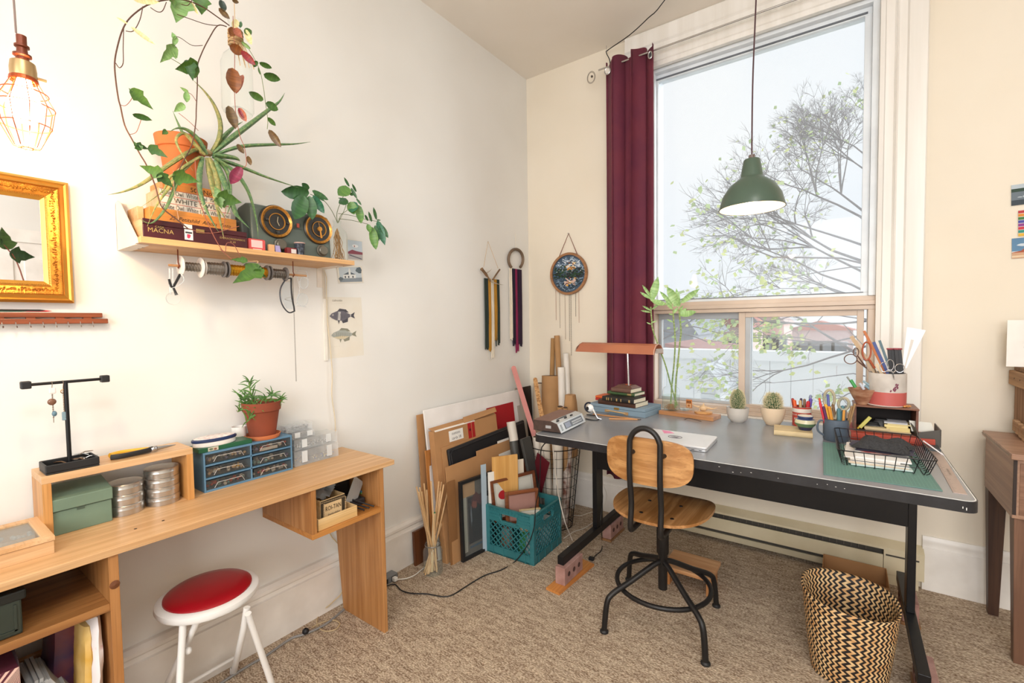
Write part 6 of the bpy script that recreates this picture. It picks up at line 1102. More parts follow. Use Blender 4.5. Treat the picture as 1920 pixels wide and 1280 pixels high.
G().ball((-.05, 0, -.025), .008, 8).o('finial_knob', M('6A6058', .4, .6), t, smooth=1); G().tube([(.13, .105, .03), (.13, .0, .012), (.13, 0, -.01)], .004, 6).o('rod_bracket', M('5A4A3E', .4, .5), t); G().tube([(1.6, .105, .03), (1.6, .0, .012), (1.6, 0, -.01)], .004, 6).o('rod_bracket', M('5A4A3E', .4, .5), t)
# pendant lamp
pl = W(1409, 392, 'y', -.86); R = .126; zr = W(1409, 391, 'y', -.86).z; t = T('green_pendant', 'sage green metal dome pendant lamp hanging over the desk', 'lamp', (pl.x, -.86, zr)); ztop = W(1409, 299, 'y', -.86).z-zr; zn = W(1409, 333, 'y', -.86).z-zr
PG = M('4C5E50', .32, c2='46584B'); PI = M('F3E6CE', .5)
G().lathe([(R, 0), (R*.985, .014), (R*.90, zn*.42), (R*.70, zn*.74), (R*.42, zn*.95), (R*.36, zn), (R*.35, zn+.004), (R*.255, ztop-.004), (R*.23, ztop), (.004, ztop)], n=48).o('shade', PG, t, smooth=1)
G().lathe([(R*.985, .001), (R*.97, .013), (R*.885, zn*.41), (R*.685, zn*.72), (R*.40, zn*.92), (.02, zn*.97)], n=48).o('inner_shade', PI, t, smooth=1); G().lathe([(R*.985, .0), (R+.002, .0), (R+.002, .003), (R*.99, .004)], n=48).o('rim', M('4A5A4E', .4), t, smooth=1)
G().lathe([(.012, ztop), (.012, ztop+.018), (.005, ztop+.020)], n=14).o('cord_grip', M('6A5A54', .4), t, smooth=1); G().lathe([(.014, zn*.95), (.014, zn*.7), (.022, zn*.55), (.027, zn*.36), (.022, zn*.2), (.0001, zn*.12)], n=20).o('bulb', M('FFE9C8', .3, emit=5), t, smooth=1)
top_ = Vector((.03, .0, 3.255-zr)); P = [Vector((0, 0, ztop+.01)), Vector((.001, 0, ztop+.3)), Vector((.010, 0, (ztop+top_.z)/2)), top_]; G().tube(smoothpath(P), .0032, 6).o('cord', M('4A2E34', .6), t, smooth=1)
point('pendant_light', (pl.x, -.86, zr+.012), PEND, (1, .80, .55), .025)
P = smoothpath([W(1144, 125, 'y', -.12), W(1143, 112, 'y', -.09), W(1137, 99, 'y', -.06), W(1141, 93, 'y', -.05), Vector((W(1180, 66, 'z', 3.2))), W(1215, 34, 'z', 3.215), W(1248, -2, 'z', 3.23), Vector((pl.x+.03, -.86, 3.25))], 4); tag(G().tube(P, .0032, 6).o('swag_cord', BLK, smooth=1), 'black cord swagging along the ceiling from the curtain rod', 'cord')
p = W(1137, 86, 'z', 3.255); tag(G().tube([(p.x, p.y, 3.257), (p.x, p.y, 3.225), (p.x+.01, p.y, 3.215), (p.x+.015, p.y, 3.225)], .0015, 5).o('ceiling_hook', STEEL), 'small metal hook in the ceiling above the curtain', 'hook')
# ------------------------------------------------------------------ drafting desk
ZD = .822; t = T('drafting_desk', 'large grey topped desk with black edge and black steel legs under the window', 'desk', (1.58, -.70, 0)); D = lambda g: g_off(g, Vector((1.58, -.70, 0)))
x0, x1, yf, yb_ = .80, 2.365, -1.185, -.235
def rr_(x0, x1, y0, y1, r, n=5): return [(cx+r*math.cos(a0+pi/2*k/n), cy+r*math.sin(a0+pi/2*k/n)) for cx, cy, a0 in ((x1-r, y1-r, 0), (x0+r, y1-r, pi/2), (x0+r, y0+r, pi), (x1-r, y0+r, 3*pi/2)) for k in range(n+1)]
def rprism(g, pts, z0, z1, m=0): return g.prism([(x, y, z0) for x, y in pts], (0, 0, z1-z0), m)
TOP = M('8A8C90', .24, c2='838589', vs=3); D(rprism(G(), rr_(x0+.006, x1-.006, yf+.006, yb_-.006, .028), ZD-.03, ZD)).o('tabletop', TOP, t)
D(rprism(G(), rr_(x0, x1, yf, yb_, .032), ZD-.036, ZD-.0015)).o('edge_band', M('17171A', .42, c2='222226', vs=30), t, smooth=1)
ed = M('E6E4E0', .4); D(rprism(G(), rr_(x0+.003, x1-.003, yf+.003, yb_-.003, .030), ZD-.0015, ZD-.0004)).o('edge_line', ed, t)
for lx in (.847, 2.272):
    D(G().box(lx-.018, lx+.018, -1.01, -.215, .102, .147)).o('foot_bar', BLKM, t, bevel=.002); D(G().box(lx-.014, lx+.014, -.60, -.515, .147, ZD-.036)).o('leg_post', BLKM, t, bevel=.002); D(G().box(lx-.018, lx+.018, -1.0, -.3, ZD-.066, ZD-.036)).o('top_bar', BLKM, t)
D(G().box(.861, 2.258, -.60, -.585, .505, ZD-.036)).o('modesty_panel', BLKM, t, bevel=.001)
g = G(); rr = random.Random(4)
for k in range(9): x = 1.62+rr.uniform(0, .45); z = ZD-.038-rr.uniform(.0, .0); q = ZD-.032+rr.uniform(0, .018); g.box(x, x+rr.uniform(.002, .005), yf-.0006, yf+.001, q, q+.0015)
for k in range(2): g.box(x1-.03-k*.008, x1-.028-k*.008, yf-.0006, yf+.004, ZD-.028+k*.004, ZD-.020+k*.002)
D(g).o('chips', ed, t)
# bricks and plank
BRK = M('B08A80', .9, c2='9A7268', vs=18, bump=.6, bs=90)
def brick(x, y0, z0, lab, rz=0):
    t = T('brick', lab, 'brick', (x, y0+.1, z0), rz, group='bricks under the desk feet'); G().box(-.0285, .0285, -.1, .1, 0, .09).o('body', BRK, t, bevel=.003); g = G()
    for y in (-.055, 0, .055): g.lathe([(.013, 0), (.013, .001)], (.0284, y, .047), 14, ax='x')
    g.o('hole', M('4A2E28', .9), t); g = G()
    for y in (-.055, 0, .055): g.lathe([(.013, 0), (.013, .001)], (-.0294, y, .047), 14, ax='x')
    g.o('hole', M('4A2E28', .9), t)
brick(.858, -1.035, .012, 'pinkish brick on a wooden plank under the front of the left desk foot')
brick(.845, -.43, .012, 'pinkish brick under the back of the left desk foot'); brick(2.29, -1.0, .012, 'pinkish brick under the front of the right desk foot, beside the woven basket'); brick(2.29, -.42, .012, 'pinkish brick under the back of the right desk foot')
pk = [W(1023.7, 1101, 'z', .012), W(1048.7, 1112, 'z', .012), W(1114.4, 1056.7, 'z', .012), W(1090, 1046, 'z', .012)]
tag(G().prism([(p.x, p.y, 0) for p in pk], (0, 0, .012)).o('plank', WOOD('D08C48', 'BC7638', 'y'), bevel=.001), 'thin orange plywood plank under the front left brick', 'plank')
for x, y, l in ((.845, -.33, 'thin plywood shim under the back left brick'), (2.29, -.90, 'thin plywood shim under the front right brick'), (2.29, -.32, 'thin plywood shim under the back right brick')): bx('shim', l, 'plank', (x-.035, y-.11, 0), (x+.035, y+.11, .012), WOOD('9C7048', '86603C', 'y'))
# ------------------------------------------------------------------ things on the desk
ZT = ZD+.0002
def dthing(name, lab, cat, u, v_, rz=0, group=None): p = W(u, v_, 'z', ZT); return T(name, lab, cat, (p.x, p.y, ZT), rz, group)
# clock radio
A_ = W(1051, 815, 'z', ZT); ang = math.atan2(W(1097, 788, 'z', ZT).y-A_.y, W(1097, 788, 'z', ZT).x-A_.x)
fr_ = (W(1097, 788, 'z', ZT)-A_); L = .30; t = T('clock_radio', 'brown woodgrain clock radio with silver front at left of the desk', 'radio', (A_.x-.002, A_.y+.01, ZT), math.radians(94)); wd_, hh = .155, .058
# local: x along the front (away from camera), y to the left/back
g = G().prism([(0, 0, .006), (0, .02, .048), (0, .055, .058), (0, wd_, .058), (0, wd_, .006)], (L, 0, 0)); g.o('case', M('4A3830', .5, c2='3E2E28', vs=4, vec=(1, 12, 12)), t, bevel=.002)
g = G().prism([(.001, .060, .0585), (.001, wd_-.002, .0585), (.001, wd_-.002, .0595), (.001, .060, .0595)], (L-.002, 0, 0)); 
for k in range(16): y = .064+k*.0055; g.box(.006, L-.006, y, y+.003, .0595, .0608)
g.o('grille', M('8A6A5C', .6), t)
SV = M('C6C8C8', .35, .2); G().prism([(.0, -.001, .006), (.0, -.001, .0065), (.0, .019, .0488), (.0, .020, .048)], (L, 0, 0)).o('front_face', SV, t); g = G().prism([(0, -.0025, .006), (0, .0185, .0495), (0, .022, .0475), (0, 0, .004)], (L, 0, 0)); g.o('front_panel', SV, t)
g = G().prism([(0, .0195, .0497), (0, .056, .0592), (0, .056, .0585), (0, .021, .048)], (L, 0, 0)); g.o('button_deck', SV, t)
def fq(x0, x1, f0, f1, e=.0006): P = lambda f: Vector((0, -.0025+.021*f, .006+.0435*f)); n = Vector((0, -.9, .43))*e; return [P(f)+Vector((x, 0, 0))+n for x, f in ((x0, f0), (x1, f0), (x1, f1), (x0, f1))]
G().quad(*fq(.055, .275, .18, .86)).o('display_panel', M('55585E', .3), t); G().quad(*fq(.065, .125, .26, .78, .0012)).o('display', M('8A8FA0', .2), t)
g = G(); [g.quad(*fq(.145+k*.008, .150+k*.008, .30, .42, .0014)) for k in range(15)]; [g.quad(*fq(.145+k*.008, .151+k*.008, .55, .68, .0014)) for k in range(15)]; g.quad(*fq(.14, .27, .47, .49, .0014)); g.o('dial_scale', M('D9DADA', .4), t)
g = G(); [g.box(x, x+.022, .030, .036, .054, .0605) for x in (.02, .11, .18)]; g.box(.05, .16, .046, .050, .057, .060); g.o('button', BLK, t)
g = G(); [g.quad(*fq(.012, .030, .2+k*.13, .26+k*.13, .0012)) for k in range(5)]; g.o('mark', BLK, t); G().box(-.001, .0, .055, .085, .022, .036).o('side_socket', M('A9A9A9', .4), t); g = G(); [g.box(x, x+.02, y, y+.02, 0, .006) for x in (.02, L-.04) for y in (.01, wd_-.03)]; g.o('rubber_foot', BLK, t)
# headset-like round object behind the radio
c = W(1107, 766, 'y', -.72); t = T('round_speaker', 'small white and black round camera like gadget behind the clock radio', 'gadget', (c.x, -.72, ZT)); zc = max(c.z-ZT, .022)
Rm = Matrix.Rotation(math.radians(-25), 3, 'Z'); G().lathe([(.0001, .02), (.012, .018), (.020, .010), (.022, 0), (.018, -.008), (.0001, -.010)], (0, 0, zc+.004), 24, ax='y', R=Rm).o('white_ball', M('F0EEEC', .25), t, smooth=1); G().lathe([(.0105, .020), (.0105, .0225), (.0001, .023)], (0, 0, zc+.004), 20, ax='y', R=Rm).o('black_disc', BLK, t, smooth=1)
G().tube([(-.012+.026*math.cos(a), .008, zc+.006+.026*math.sin(a)) for a in [pi*.4+pi*1.2*k/12 for k in range(13)]], .005, 7).o('black_band', M('1C2030', .4), t, smooth=1); G().tube([(.015, 0, zc-.002), (.05, -.01, .012), (.07, -.005, .008)], [.006, .004, .002], 6).o('steel_arm', STEEL, t, smooth=1); G().tube(smoothpath([(-.02, -.02, .003), (.02, -.03, .003), (.05, -.02, .003), (.055, -.005, .006)]), .003, 5).o('wire', BLK, t)
# blue case
A_, B_ = W(1096, 776, 'z', ZT), W(1210, 784, 'z', ZT); zt = .050; rz = math.atan2(B_.y-A_.y, B_.x-A_.x)-0; w = .365; t = T('blue_case', 'weathered blue grey wooden case with pale leather handle under the books', 'case', (B_.x-.002, B_.y, ZT), math.radians(-6)); dd = .215; BC = M('8096A4', .6, c2='74899A', vs=5, bump=.1)
G().box(-w, 0, 0, dd, 0, zt*.62).o('body', BC, t, bevel=.002); G().box(-w, 0, 0, dd, zt*.64, zt).o('lid', BC, t, bevel=.002)
G().tube(smoothpath([(-w*.66, -.002, zt*.30), (-w*.60, -.010, zt*.36), (-w*.50, -.014, zt*.36), (-w*.38, -.010, zt*.30), (-w*.33, -.002, zt*.24)]), .009, 6, flat=.5).o('handle', M('C9A87C', .6), t); g = G(); g.box(-w*.70, -w*.62, -.004, 0, zt*.12, zt*.46); g.box(-w*.36, -w*.28, -.004, 0, zt*.06, zt*.40); g.o('handle_plate', M('B08A5E', .6), t, bevel=.001); G().box(-w*.53, -w*.44, -.004, 0, zt*.54, zt*.80).o('brass_catch', M('B5924E', .35, .8), t, bevel=.001)
def book(name, lab, M4_, w, d, h, cover, group=None, cat='book', bands=None, pages=PAGES):   # spine along local X at y=0, pages behind
    t = T(name, lab, cat, M4=M4_, group=group); e = .0022
    G().box(e, w-e, .003, d-.002, e, h-e).o('pages', pages, t); g = G(); g.box(0, w, 0, d, 0, e); g.box(0, w, 0, d, h-e, h); g.prism([(0, 0, 0), (0, -.004, h*.2), (0, -.005, h*.5), (0, -.004, h*.8), (0, 0, h), (0, .003, h), (0, .003, 0)], (w, 0, 0)); g.o('cover', cover, t)
    if bands:
        g = G()
        for a, b in bands: g.prism([(w*a, -.0045, h*.18), (w*a, -.0056, h*.5), (w*a, -.0045, h*.82)], (w*(b-a), 0, 0))
        g.o('spine_gilding', M('A98A58', .5), t)
    return t
def at(x, y, z, rz=0): return Matrix.Translation((x, y, z))@Matrix.Rotation(rz, 4, 'Z')
zb = ZT+zt
s = math.radians(-9)
pA, pB = W(1120, 757, 'z', zb), W(1198, 763, 'z', zb); z1 = .028
book('old_book', 'dark brown leather book, lowest of the stack on the blue case', at(pA.x, pA.y+.015, zb, s), (pB-pA).length, .15, z1, M('3E2418', .5, c2='4E2E1E', vs=6), 'books stacked on the blue case')
pA, pB = W(1127, 751, 'z', zb+z1), W(1194, 755, 'z', zb+z1); z2 = .026
book('old_book', 'black book with gilt bands on its spine, second from the bottom', at(pA.x, pA.y+.02, zb+z1, s), (pB-pA).length, .14, z2, M('1E1C1A', .5), 'books stacked on the blue case', bands=[(.14, .17), (.2, .23), (.30, .32), (.46, .5), (.60, .63), (.85, .9)])
pA, pB = W(1136, 739, 'z', zb+z1+z2), W(1189, 744, 'z', zb+z1+z2); z3 = .018
book('old_book', 'thin green cloth book, third from the bottom', at(pA.x, pA.y+.03, zb+z1+z2, s), (pB-pA).length, .125, z3, M('3F5A34', .6), 'books stacked on the blue case', bands=[(.75, .9)])
pA, pB = W(1142, 735, 'z', zb+z1+z2+z3), W(1178, 738, 'z', zb+z1+z2+z3); z4 = .024
book('old_book', 'small brown book topmost of the stack, directly under the lamp base', at(pA.x, pA.y+.035, zb+z1+z2+z3, s), (pB-pA).length+.01, .13, z4, M('6A4A3E', .5), 'books stacked on the blue case'); zl = zb+z1+z2+z3+z4
pO = W(1107, 752, 'z', zb)
for k, (c, lab) in enumerate((('B8302A', 'small red orange paperback lying flat left of the book stack'), ('D8622A', 'upper orange paperback lying flat left of the book stack'))): book('paperback', lab, at(pO.x+.008, pO.y+.06, zb+k*.015, s*.6), .075, .11, .0145, M(c, .5), None)
# copper lamp
lc = Vector((pA.x+.075, pA.y+.09, zl)); t = T('desk_lamp', 'desk lamp with long brown leather look shade on a chrome stem', 'lamp', tuple(lc), s)
LB = M('7A5A4C', .35, .3); G().prism([(-.060, -.045, 0), (.060, -.045, 0), (.060, .055, 0), (-.060, .055, 0)], (0, 0, .002)).o('base_plate', LB, t)
g = G(); V = [(-.060, -.045, .002), (.060, -.045, .002), (.060, .055, .002), (-.060, .055, .002), (-.042, -.028, .016), (.042, -.028, .016), (.042, .035, .016), (-.042, .035, .016)]; g.add(V, [(0, 3, 2, 1), (4, 5, 6, 7), (0, 1, 5, 4), (1, 2, 6, 5), (2, 3, 7, 6), (3, 0, 4, 7)]); g.o('base', LB, t, bevel=.002); G().box(-.01, .02, .0, .02, .016, .0175).o('orange_sticker', M('D8622A', .4), t)
yS = lc.y; sa, sb = W(1078, 650, 'y', yS-.0), W(1238, 662, 'y', yS); zst = (W(1168, 660, 'y', yS).z)-zl; st0 = W(1174, 722, 'y', yS).x-lc.x
G().tube([(.022, -.015, .012), (.014, -.013, zst)], .0048, 10).o('stem', CHROME, t, smooth=1)
mid = (sa+sb)/2-lc; hl = (sb-sa).length/2; zz_ = zst+.006
prof = [(y*1.3, z*2.1-.006) for y, z in [(-.042, -.002), (-.038, .010), (-.022, .022), (0, .026), (.022, .022), (.038, .010), (.042, -.002), (.040, -.002), (.036, .009), (.020, .0205), (0, .0245), (-.020, .0205), (-.036, .009), (-.040, -.002)]]
xm = mid.x+.005; CPS = M('B5714E', .42, c2='A8654A', vs=5); g = G(); k = len(prof); A0 = [(xm-hl+(.02 if z > .015 else .0), y, zz_+z) for y, z in prof]; B0 = [(xm+hl, y, zz_+z) for y, z in prof]; g.add(A0+B0, [(i, (i+1) % k, k+(i+1) % k, k+i) for i in range(k)]); g.add(A0[:7]+A0[7:], [tuple(range(k-1, -1, -1))]); g.add(B0, [tuple(range(k))]); g.o('shade', CPS, t, smooth=30)
g = G(); [g.tube([(xm+q, y*1.01, zz_+z*1.02+.0005) for y, z in prof[:7]], .0012, 4) for q in (-hl+.006, hl-.004)]; g.o('stitching', M('E9DCCB', .5), t); G().prism([(xm+hl-.004, -.043, zz_-.004), (xm+hl+.008, -.043, zz_-.004), (xm+hl+.008, -.040, zz_+.012), (xm+hl-.002, -.03, zz_+.022)], (0, .08, 0)).o('clear_end_cap', GLASS('F0E6DC', .3, .05), t); G().cyl((xm-hl+.03, 0, zz_+.004), (xm+hl-.03, 0, zz_+.004), .008).o('tube_bulb', M('F2F0EC', .3), t, smooth=1)
# pencils in front of case
for k, ((u0, v0), (u1, v1), c, lab) in enumerate((((1112, 776), (1196, 786), 'C98A50', 'long natural wood pencil lying along the front of the blue case'), ((1142, 785), (1199, 786), 'D2955C', 'shorter wood pencil lying in front of the long one'), ((1100, 777), (1118, 779), '2A2624', 'short black stick behind the clock radio'))):
    a, b = W(u0, v0, 'z', ZT+.004), W(u1, v1, 'z', ZT+.004); d = (b-a).normalized(); ob = tag(G().tube([a, b], .0035, 6).o('pencil', M(c, .5)), lab, 'pencil'); G().tube([b, b+d*.012], [.0033, .0006], 6).o('tip', BLK, ob)
# wooden plank with vase etc
A_, B_ = W(1235, 776, 'z', ZT), W(1337, 790, 'z', ZT); w = (B_-A_).length; t_ang = math.atan2(B_.y-A_.y, B_.x-A_.x); tp_ = .022
t = T('wood_plank_tray', 'orange brown wood plank holding the bamboo vase on the desk', 'plank', (A_.x, A_.y, ZT), t_ang); G().box(0, w, 0, .115, 0, tp_).o('board', WOOD('BE885A', 'A87248', 'x'), t, bevel=.0015); ZP = ZT+tp_; zt_pl = ZP
vc = W(1259, 770, 'z', ZP); vc = W(1258, 768, 'z', ZP); vr = .050; zv = W(1258, 701, 'y', vc.y).z-ZP
t = T('bamboo_vase', 'clear glass bottle vase of water with three lucky bamboo stalks', 'vase', (vc.x, vc.y, ZP)); sh_h = W(1258, 726, 'y', vc.y).z-ZP
G().lathe([(.0001, .002), (vr*.9, .002), (vr, .010), (vr, sh_h*.82), (vr*.85, sh_h*.98), (vr*.55, sh_h*1.06), (vr*.52, sh_h*1.15), (vr*.52, zv)], n=36).o('glass', GLASS('FBFDFD', .02, .015), t, smooth=1)
G().lathe([(.0001, .004), (vr*.9, .004), (vr*.97, .011), (vr*.97, sh_h*.66), (.0001, sh_h*.66)], n=32).o('water', GLASS('F6FAF6', .02, .01, .3), t, smooth=1)
g = G(); rr = random.Random(1)
for k in range(60): a = rr.uniform(0, 6.28); r_ = rr.uniform(0, vr*.8); g.tube([(r_*math.cos(a)*.3, r_*math.sin(a)*.3, .035), (r_*math.cos(a), r_*math.sin(a), .012), (r_*math.cos(a+.6), r_*math.sin(a+.6), .006)], .0012, 4)
g.o('roots', M('A8794A', .7), t, kind='stuff')
BAM = M('6E8A4C', .45, c2='8EA060', vs=8); BLF = leafmat('A8C88A', '7FA862'); O = Vector((vc.x, vc.y, ZP))
def stalk(pts, yv, r):
    P = smoothpath([W(u, v_, 'y', yv)-O for u, v_ in pts], 6); P[0].z = max(P[0].z, .008); st = G().tube(P, r, 8).o('stalk', BAM, t, smooth=1); g = G()
    for i in range(2, len(P)-1, 2): d = (P[i+1]-P[i]).normalized(); g.tube([P[i]-d*.001, P[i]+d*.001], r*1.12, 8)
    g.o('node_ring', M('D8DCA8', .5), st, kind='stuff'); return st
yv = vc.y
s1_ = stalk([(1257, 766), (1260, 720), (1264, 680), (1266, 640), (1265, 620), (1263, 600), (1262, 580)], yv, .0042); s2_ = stalk([(1266, 764), (1267, 720), (1271, 680), (1275, 640), (1277, 622), (1275, 600), (1273, 580)], yv-.012, .0045); s3_ = stalk([(1270, 760), (1258, 722), (1248, 685), (1236, 652), (1224, 618), (1222, 600), (1220, 575)], yv+.005, .0042)
def dleaf(par, b, e, yv, w=1, roll=0, sh='lance', mat=None):
    a, q = W(b[0], b[1], 'y', yv), W(e[0], e[1], 'y', yv+random.uniform(-.015, .015)); y = q-a; L = y.length; y.normalize(); vd = (CAM-a).normalized(); x = y.cross(vd).normalized(); z = x.cross(y); Q = Matrix.Rotation(roll, 3, y); x = Q@x; z = Q@z
    mat = mat or BLF; key = ('leafmesh_'+sh+mat.name)[:60]
    if key not in MC: me = leafmesh(sh).copy(); me.name = 'leaf'; me.materials.append(mat); MC[key] = me
    ob = bpy.data.objects.new('leaf', MC[key]); COL.objects.link(ob); ob.parent = par; m = Matrix.Identity(4)
    for i, v in enumerate((x*L*w, y*L, z*L*w)): m[0][i], m[1][i], m[2][i] = v
    m.translation = a-O; ob.matrix_local = m
for par, b, e, w in [(s3_, (1221, 565), (1234, 518), 1.3), (s3_, (1220, 556), (1204, 534), 1.0), (s3_, (1220, 560), (1200, 547), 1.0), (s3_, (1222, 563), (1250, 571), 1.6), (s3_, (1221, 582), (1204, 573), .9), (s3_, (1220, 585), (1201, 582), .8), (s3_, (1222, 580), (1238, 568), .9), (s3_, (1221, 605), (1232, 601), 1.0), (s3_, (1221, 608), (1212, 604), 1), (s3_, (1222, 560), (1220, 540), 1),
 (s2_, (1273, 575), (1250, 537), 1.6), (s2_, (1274, 575), (1268, 540), 1.0), (s2_, (1276, 568), (1312, 541), 1.1), (s2_, (1274, 590), (1306, 584), 1.8), (s2_, (1273, 590), (1288, 577), 1.5), (s2_, (1273, 585), (1281, 572), 1.3), (s2_, (1275, 605), (1286, 601), 1),
 (s1_, (1261, 580), (1248, 563), 1.3), (s1_, (1261, 572), (1236, 545), .9), (s1_, (1262, 590), (1254, 588), 1.5), (s1_, (1262, 604), (1250, 598), 1), (s1_, (1262, 575), (1275, 558), 1.4), (s1_, (1262, 588), (1272, 575), 1.4)]: dleaf(par, b, e, yv-.004, w, random.uniform(-.6, .6))
pf = W(1289, 766, 'z', ZP); t = T('mini_frame', 'tiny orange framed stamp standing on the plank beside the vase', 'frame', (pf.x, pf.y+.03, ZP), math.radians(-6)); ww = .034; hh = .050
G().box(-ww*.5, ww*.5, 0, .008, 0, hh).o('block', M('C87A3E', .4), t, bevel=.001); art(t, (-ww*.5, 0, 0), ww, hh, [(M('E2B88A', .5), rect(.12, .08, .88, .5)), (M('5A3A22', .5), rect(.15, .6, .3, .85)), (M('5A3A22', .5), rect(.42, .6, .56, .85)), (M('5A3A22', .5), rect(.68, .6, .82, .85)), (M('B86A30', .5), rect(.3, .16, .7, .42))]); text('15', .016, M('4A2E1A', .5), t, (0, -.001, hh*.74)) if 0 else None
pf = W(1283, 770, 'z', ZP); t = T('glass_dish', 'small clear glass dish of trinkets on the plank', 'dish', (pf.x, pf.y+.01, ZP)); G().lathe([(.0001, .002), (.024, .002), (.030, .011), (.029, .012), (.022, .004)], n=20).o('dish', GLASS('E4EEF0', .2), t, smooth=1); g = G(); [g.ball((rr.uniform(-.01, .01), rr.uniform(-.01, .01), .006), .003, 5) for _ in range(8)]; g.o('trinkets', M('6E7A80', .4), t, kind='stuff')
pf = W(1319, 775, 'z', ZP); t = T('wood_slice', 'round pale wood slice on the right of the plank', 'disc', (pf.x-.005, pf.y+.018, ZP)); G().lathe([(.0001, 0), (.047, .001), (.048, .008), (.045, .010), (.0001, .010)], n=28).o('disc', WOOD('D8A870', 'C08A50', 'x'), t, smooth=1)
t = T('small_bone', 'small bleached antler and vertebra bone on the wood slice', 'bone', (pf.x-.005, pf.y+.018, ZP+.0105)); t.scale = (1.4, 1.4, 1.4); BN = M('D8B890', .6, bump=.3); G().ball((0, 0, .012), .013, 8, sx=1.2, sz=.9).o('vertebra', BN, t, smooth=1); G().tube(smoothpath([(.0, 0, .014), (-.02, .0, .016), (-.034, -.004, .020), (-.044, 0, .028)]), [.006, .005, .004, .004, .004, .003, .003, .003, .002, .002, .001, .001, .0008], 6).o('horn', BN, t, smooth=1); G().tube(smoothpath([(.0, 0, .014), (.02, 0, .014), (.038, -.004, .013), (.052, 0, .020)]), [.006, .005, .005, .005, .005, .004, .004, .003, .003, .002, .002, .001, .0008], 6).o('horn', BN, t, smooth=1); G().tube([(-.01, -.01, .016), (-.014, -.012, .0), ], .002, 5).o('spur', BN, t); G().tube([(.0, 0, .02), (.002, 0, .032)], [.005, .002], 6).o('spine_tip', BN, t)
a = W(1284, 786, 'z', ZT+.003); b = W(1316, 790, 'z', ZT+.003); m_ = (a+b)/2; tag(G().tube(smoothpath([a, a+Vector((.01, .02, .004)), m_+Vector((0, .006, .006)), b]), [.0025]*12+[.001], 6).o('twig_pin', M('5E4A3C', .5), smooth=1), 'thin curved dark twig like pin before the plank', 'pin')
# laptop
R_ = W(1343.5, 822, 'z', ZT); F_ = W(1326, 847.5, 'z', ZT); lp = rr_(-.325, 0, 0, .227, .012)
t = T('laptop', 'closed silver white laptop with pink sticker lying behind the chair', 'laptop', (1.580, -1.072, ZT), math.radians(1)); AL = M('E4E4E6', .35, .25)
rprism(G(), lp, .001, .011).o('base', M('C9CACC', .35, .6), t, smooth=30, bevel=.001); rprism(G(), lp, .0125, .021).o('lid', AL, t, smooth=30, bevel=.002); g = G(); [g.box(-.03-k*.03, -.018-k*.03, -.0005, .001, .005, .007) for k in range(2)]; g.o('port', BLK, t)
pq = lambda u, v_: W(u, v_, 'z', ZT+.021)-Vector((1.580, -1.072, ZT)); g = G().prism([pq(1243, 806), pq(1258, 808), pq(1266, 812), pq(1247, 812)], (0, 0, .0006)); g.o('pink_sticker', M('E48AB0', .5), t)
g = G(); cc_2 = pq(1267, 819); g.tube([cc_2+Vector((.030*math.cos(a), .022*math.sin(a), .0004)) for a in [2*pi*k/24 for k in range(24)]], .0012, 4, closed=True); g.prism([cc_2+Vector((-.02, -.004, 0)), cc_2+Vector((.01, -.010, 0)), cc_2+Vector((.018, .004, 0)), cc_2+Vector((-.005, .008, 0))], (0, 0, .0006)); g.o('ring_sticker', M('4A3A4A', .5), t)
# cacti
def cactus(name, lab, u, v_, potc, pr, ph, cr, ch, n_rib, spc, prof):
    t = dthing(name, lab, 'cactus', u, v_); G().lathe([(r*pr, z*ph) for r, z in prof]+[(pr*.93, ph*.97), (pr*.86, ph*.86), (.0001, ph*.86)], n=32).o('pot', M(potc, .55, c2=potc, bump=.05), t, smooth=1); G().lathe([(pr*.88, ph*.87), (.02, ph*.90), (.0001, ph*.9)], n=14).o('soil', M('4E3324', .95, bump=.5), t)
    g = G(); N = 48; V = []; rows = 14
    for j in range(rows+1):
        f = j/rows; zz = ch*(f); prf = math.sin(min(1, .18+f*.82)*pi)**.5 if f < 1 else 0
        for i in range(N): a = 2*pi*i/N; r = max(.0005, cr*prf*(1+.09*math.cos(a*n_rib+f*3))); V.append((r*math.cos(a), r*math.sin(a), ph*.86+zz))
    g.add(V, [(j*N+i, j*N+(i+1) % N, (j+1)*N+(i+1) % N, (j+1)*N+i) for j in range(rows) for i in range(N)]); g.o('body', M('3E5A38', .6, c2='4E6E44', vs=12), t, smooth=1)
    g = G(); rr = random.Random(3)
    for j in range(1, rows*2-1):
        f = j/(rows*2); prf = math.sin(min(1, .18+f*.82)*pi)**.5
        for i in range(n_rib):
            a = (2*pi*i-f*3)/n_rib+(pi/n_rib if j % 2 else 0); r = cr*prf*1.05; c = Vector((r*math.cos(a), r*math.sin(a), ph*.86+ch*f))
            for q in range(5): d = Vector((math.cos(a), math.sin(a), .3+f*.8))+Vector((rr.uniform(-1, 1), rr.uniform(-1, 1), rr.uniform(-1, 1)))*.9; d = d.normalized()*spc*rr.uniform(.6, 1.1); s_ = d.orthogonal().normalized()*.0011; g.add([c-s_, c+s_, c+d], [(0, 1, 2)])
    g.o('spines', M('E2D6B0', .6), t, kind='stuff'); return t
cactus('cactus', 'tall oval cactus in a pale grey bowl shaped pot on the desk', 1383, 790, 'C4BEB6', .055, .078, .033, .108, 16, .010, [(.0001, 0), (.55, 0), (.6, .04), (.86, .22), (.97, .6), (1, 1)])
cactus('cactus', 'rounder long spined cactus in a cream pot right of the grey one', 1449, 796, 'E0C9AC', .058, .092, .036, .088, 11, .019, [(.0001, 0), (.5, 0), (.55, .02), (.8, .3), (.98, .75), (1, 1)])
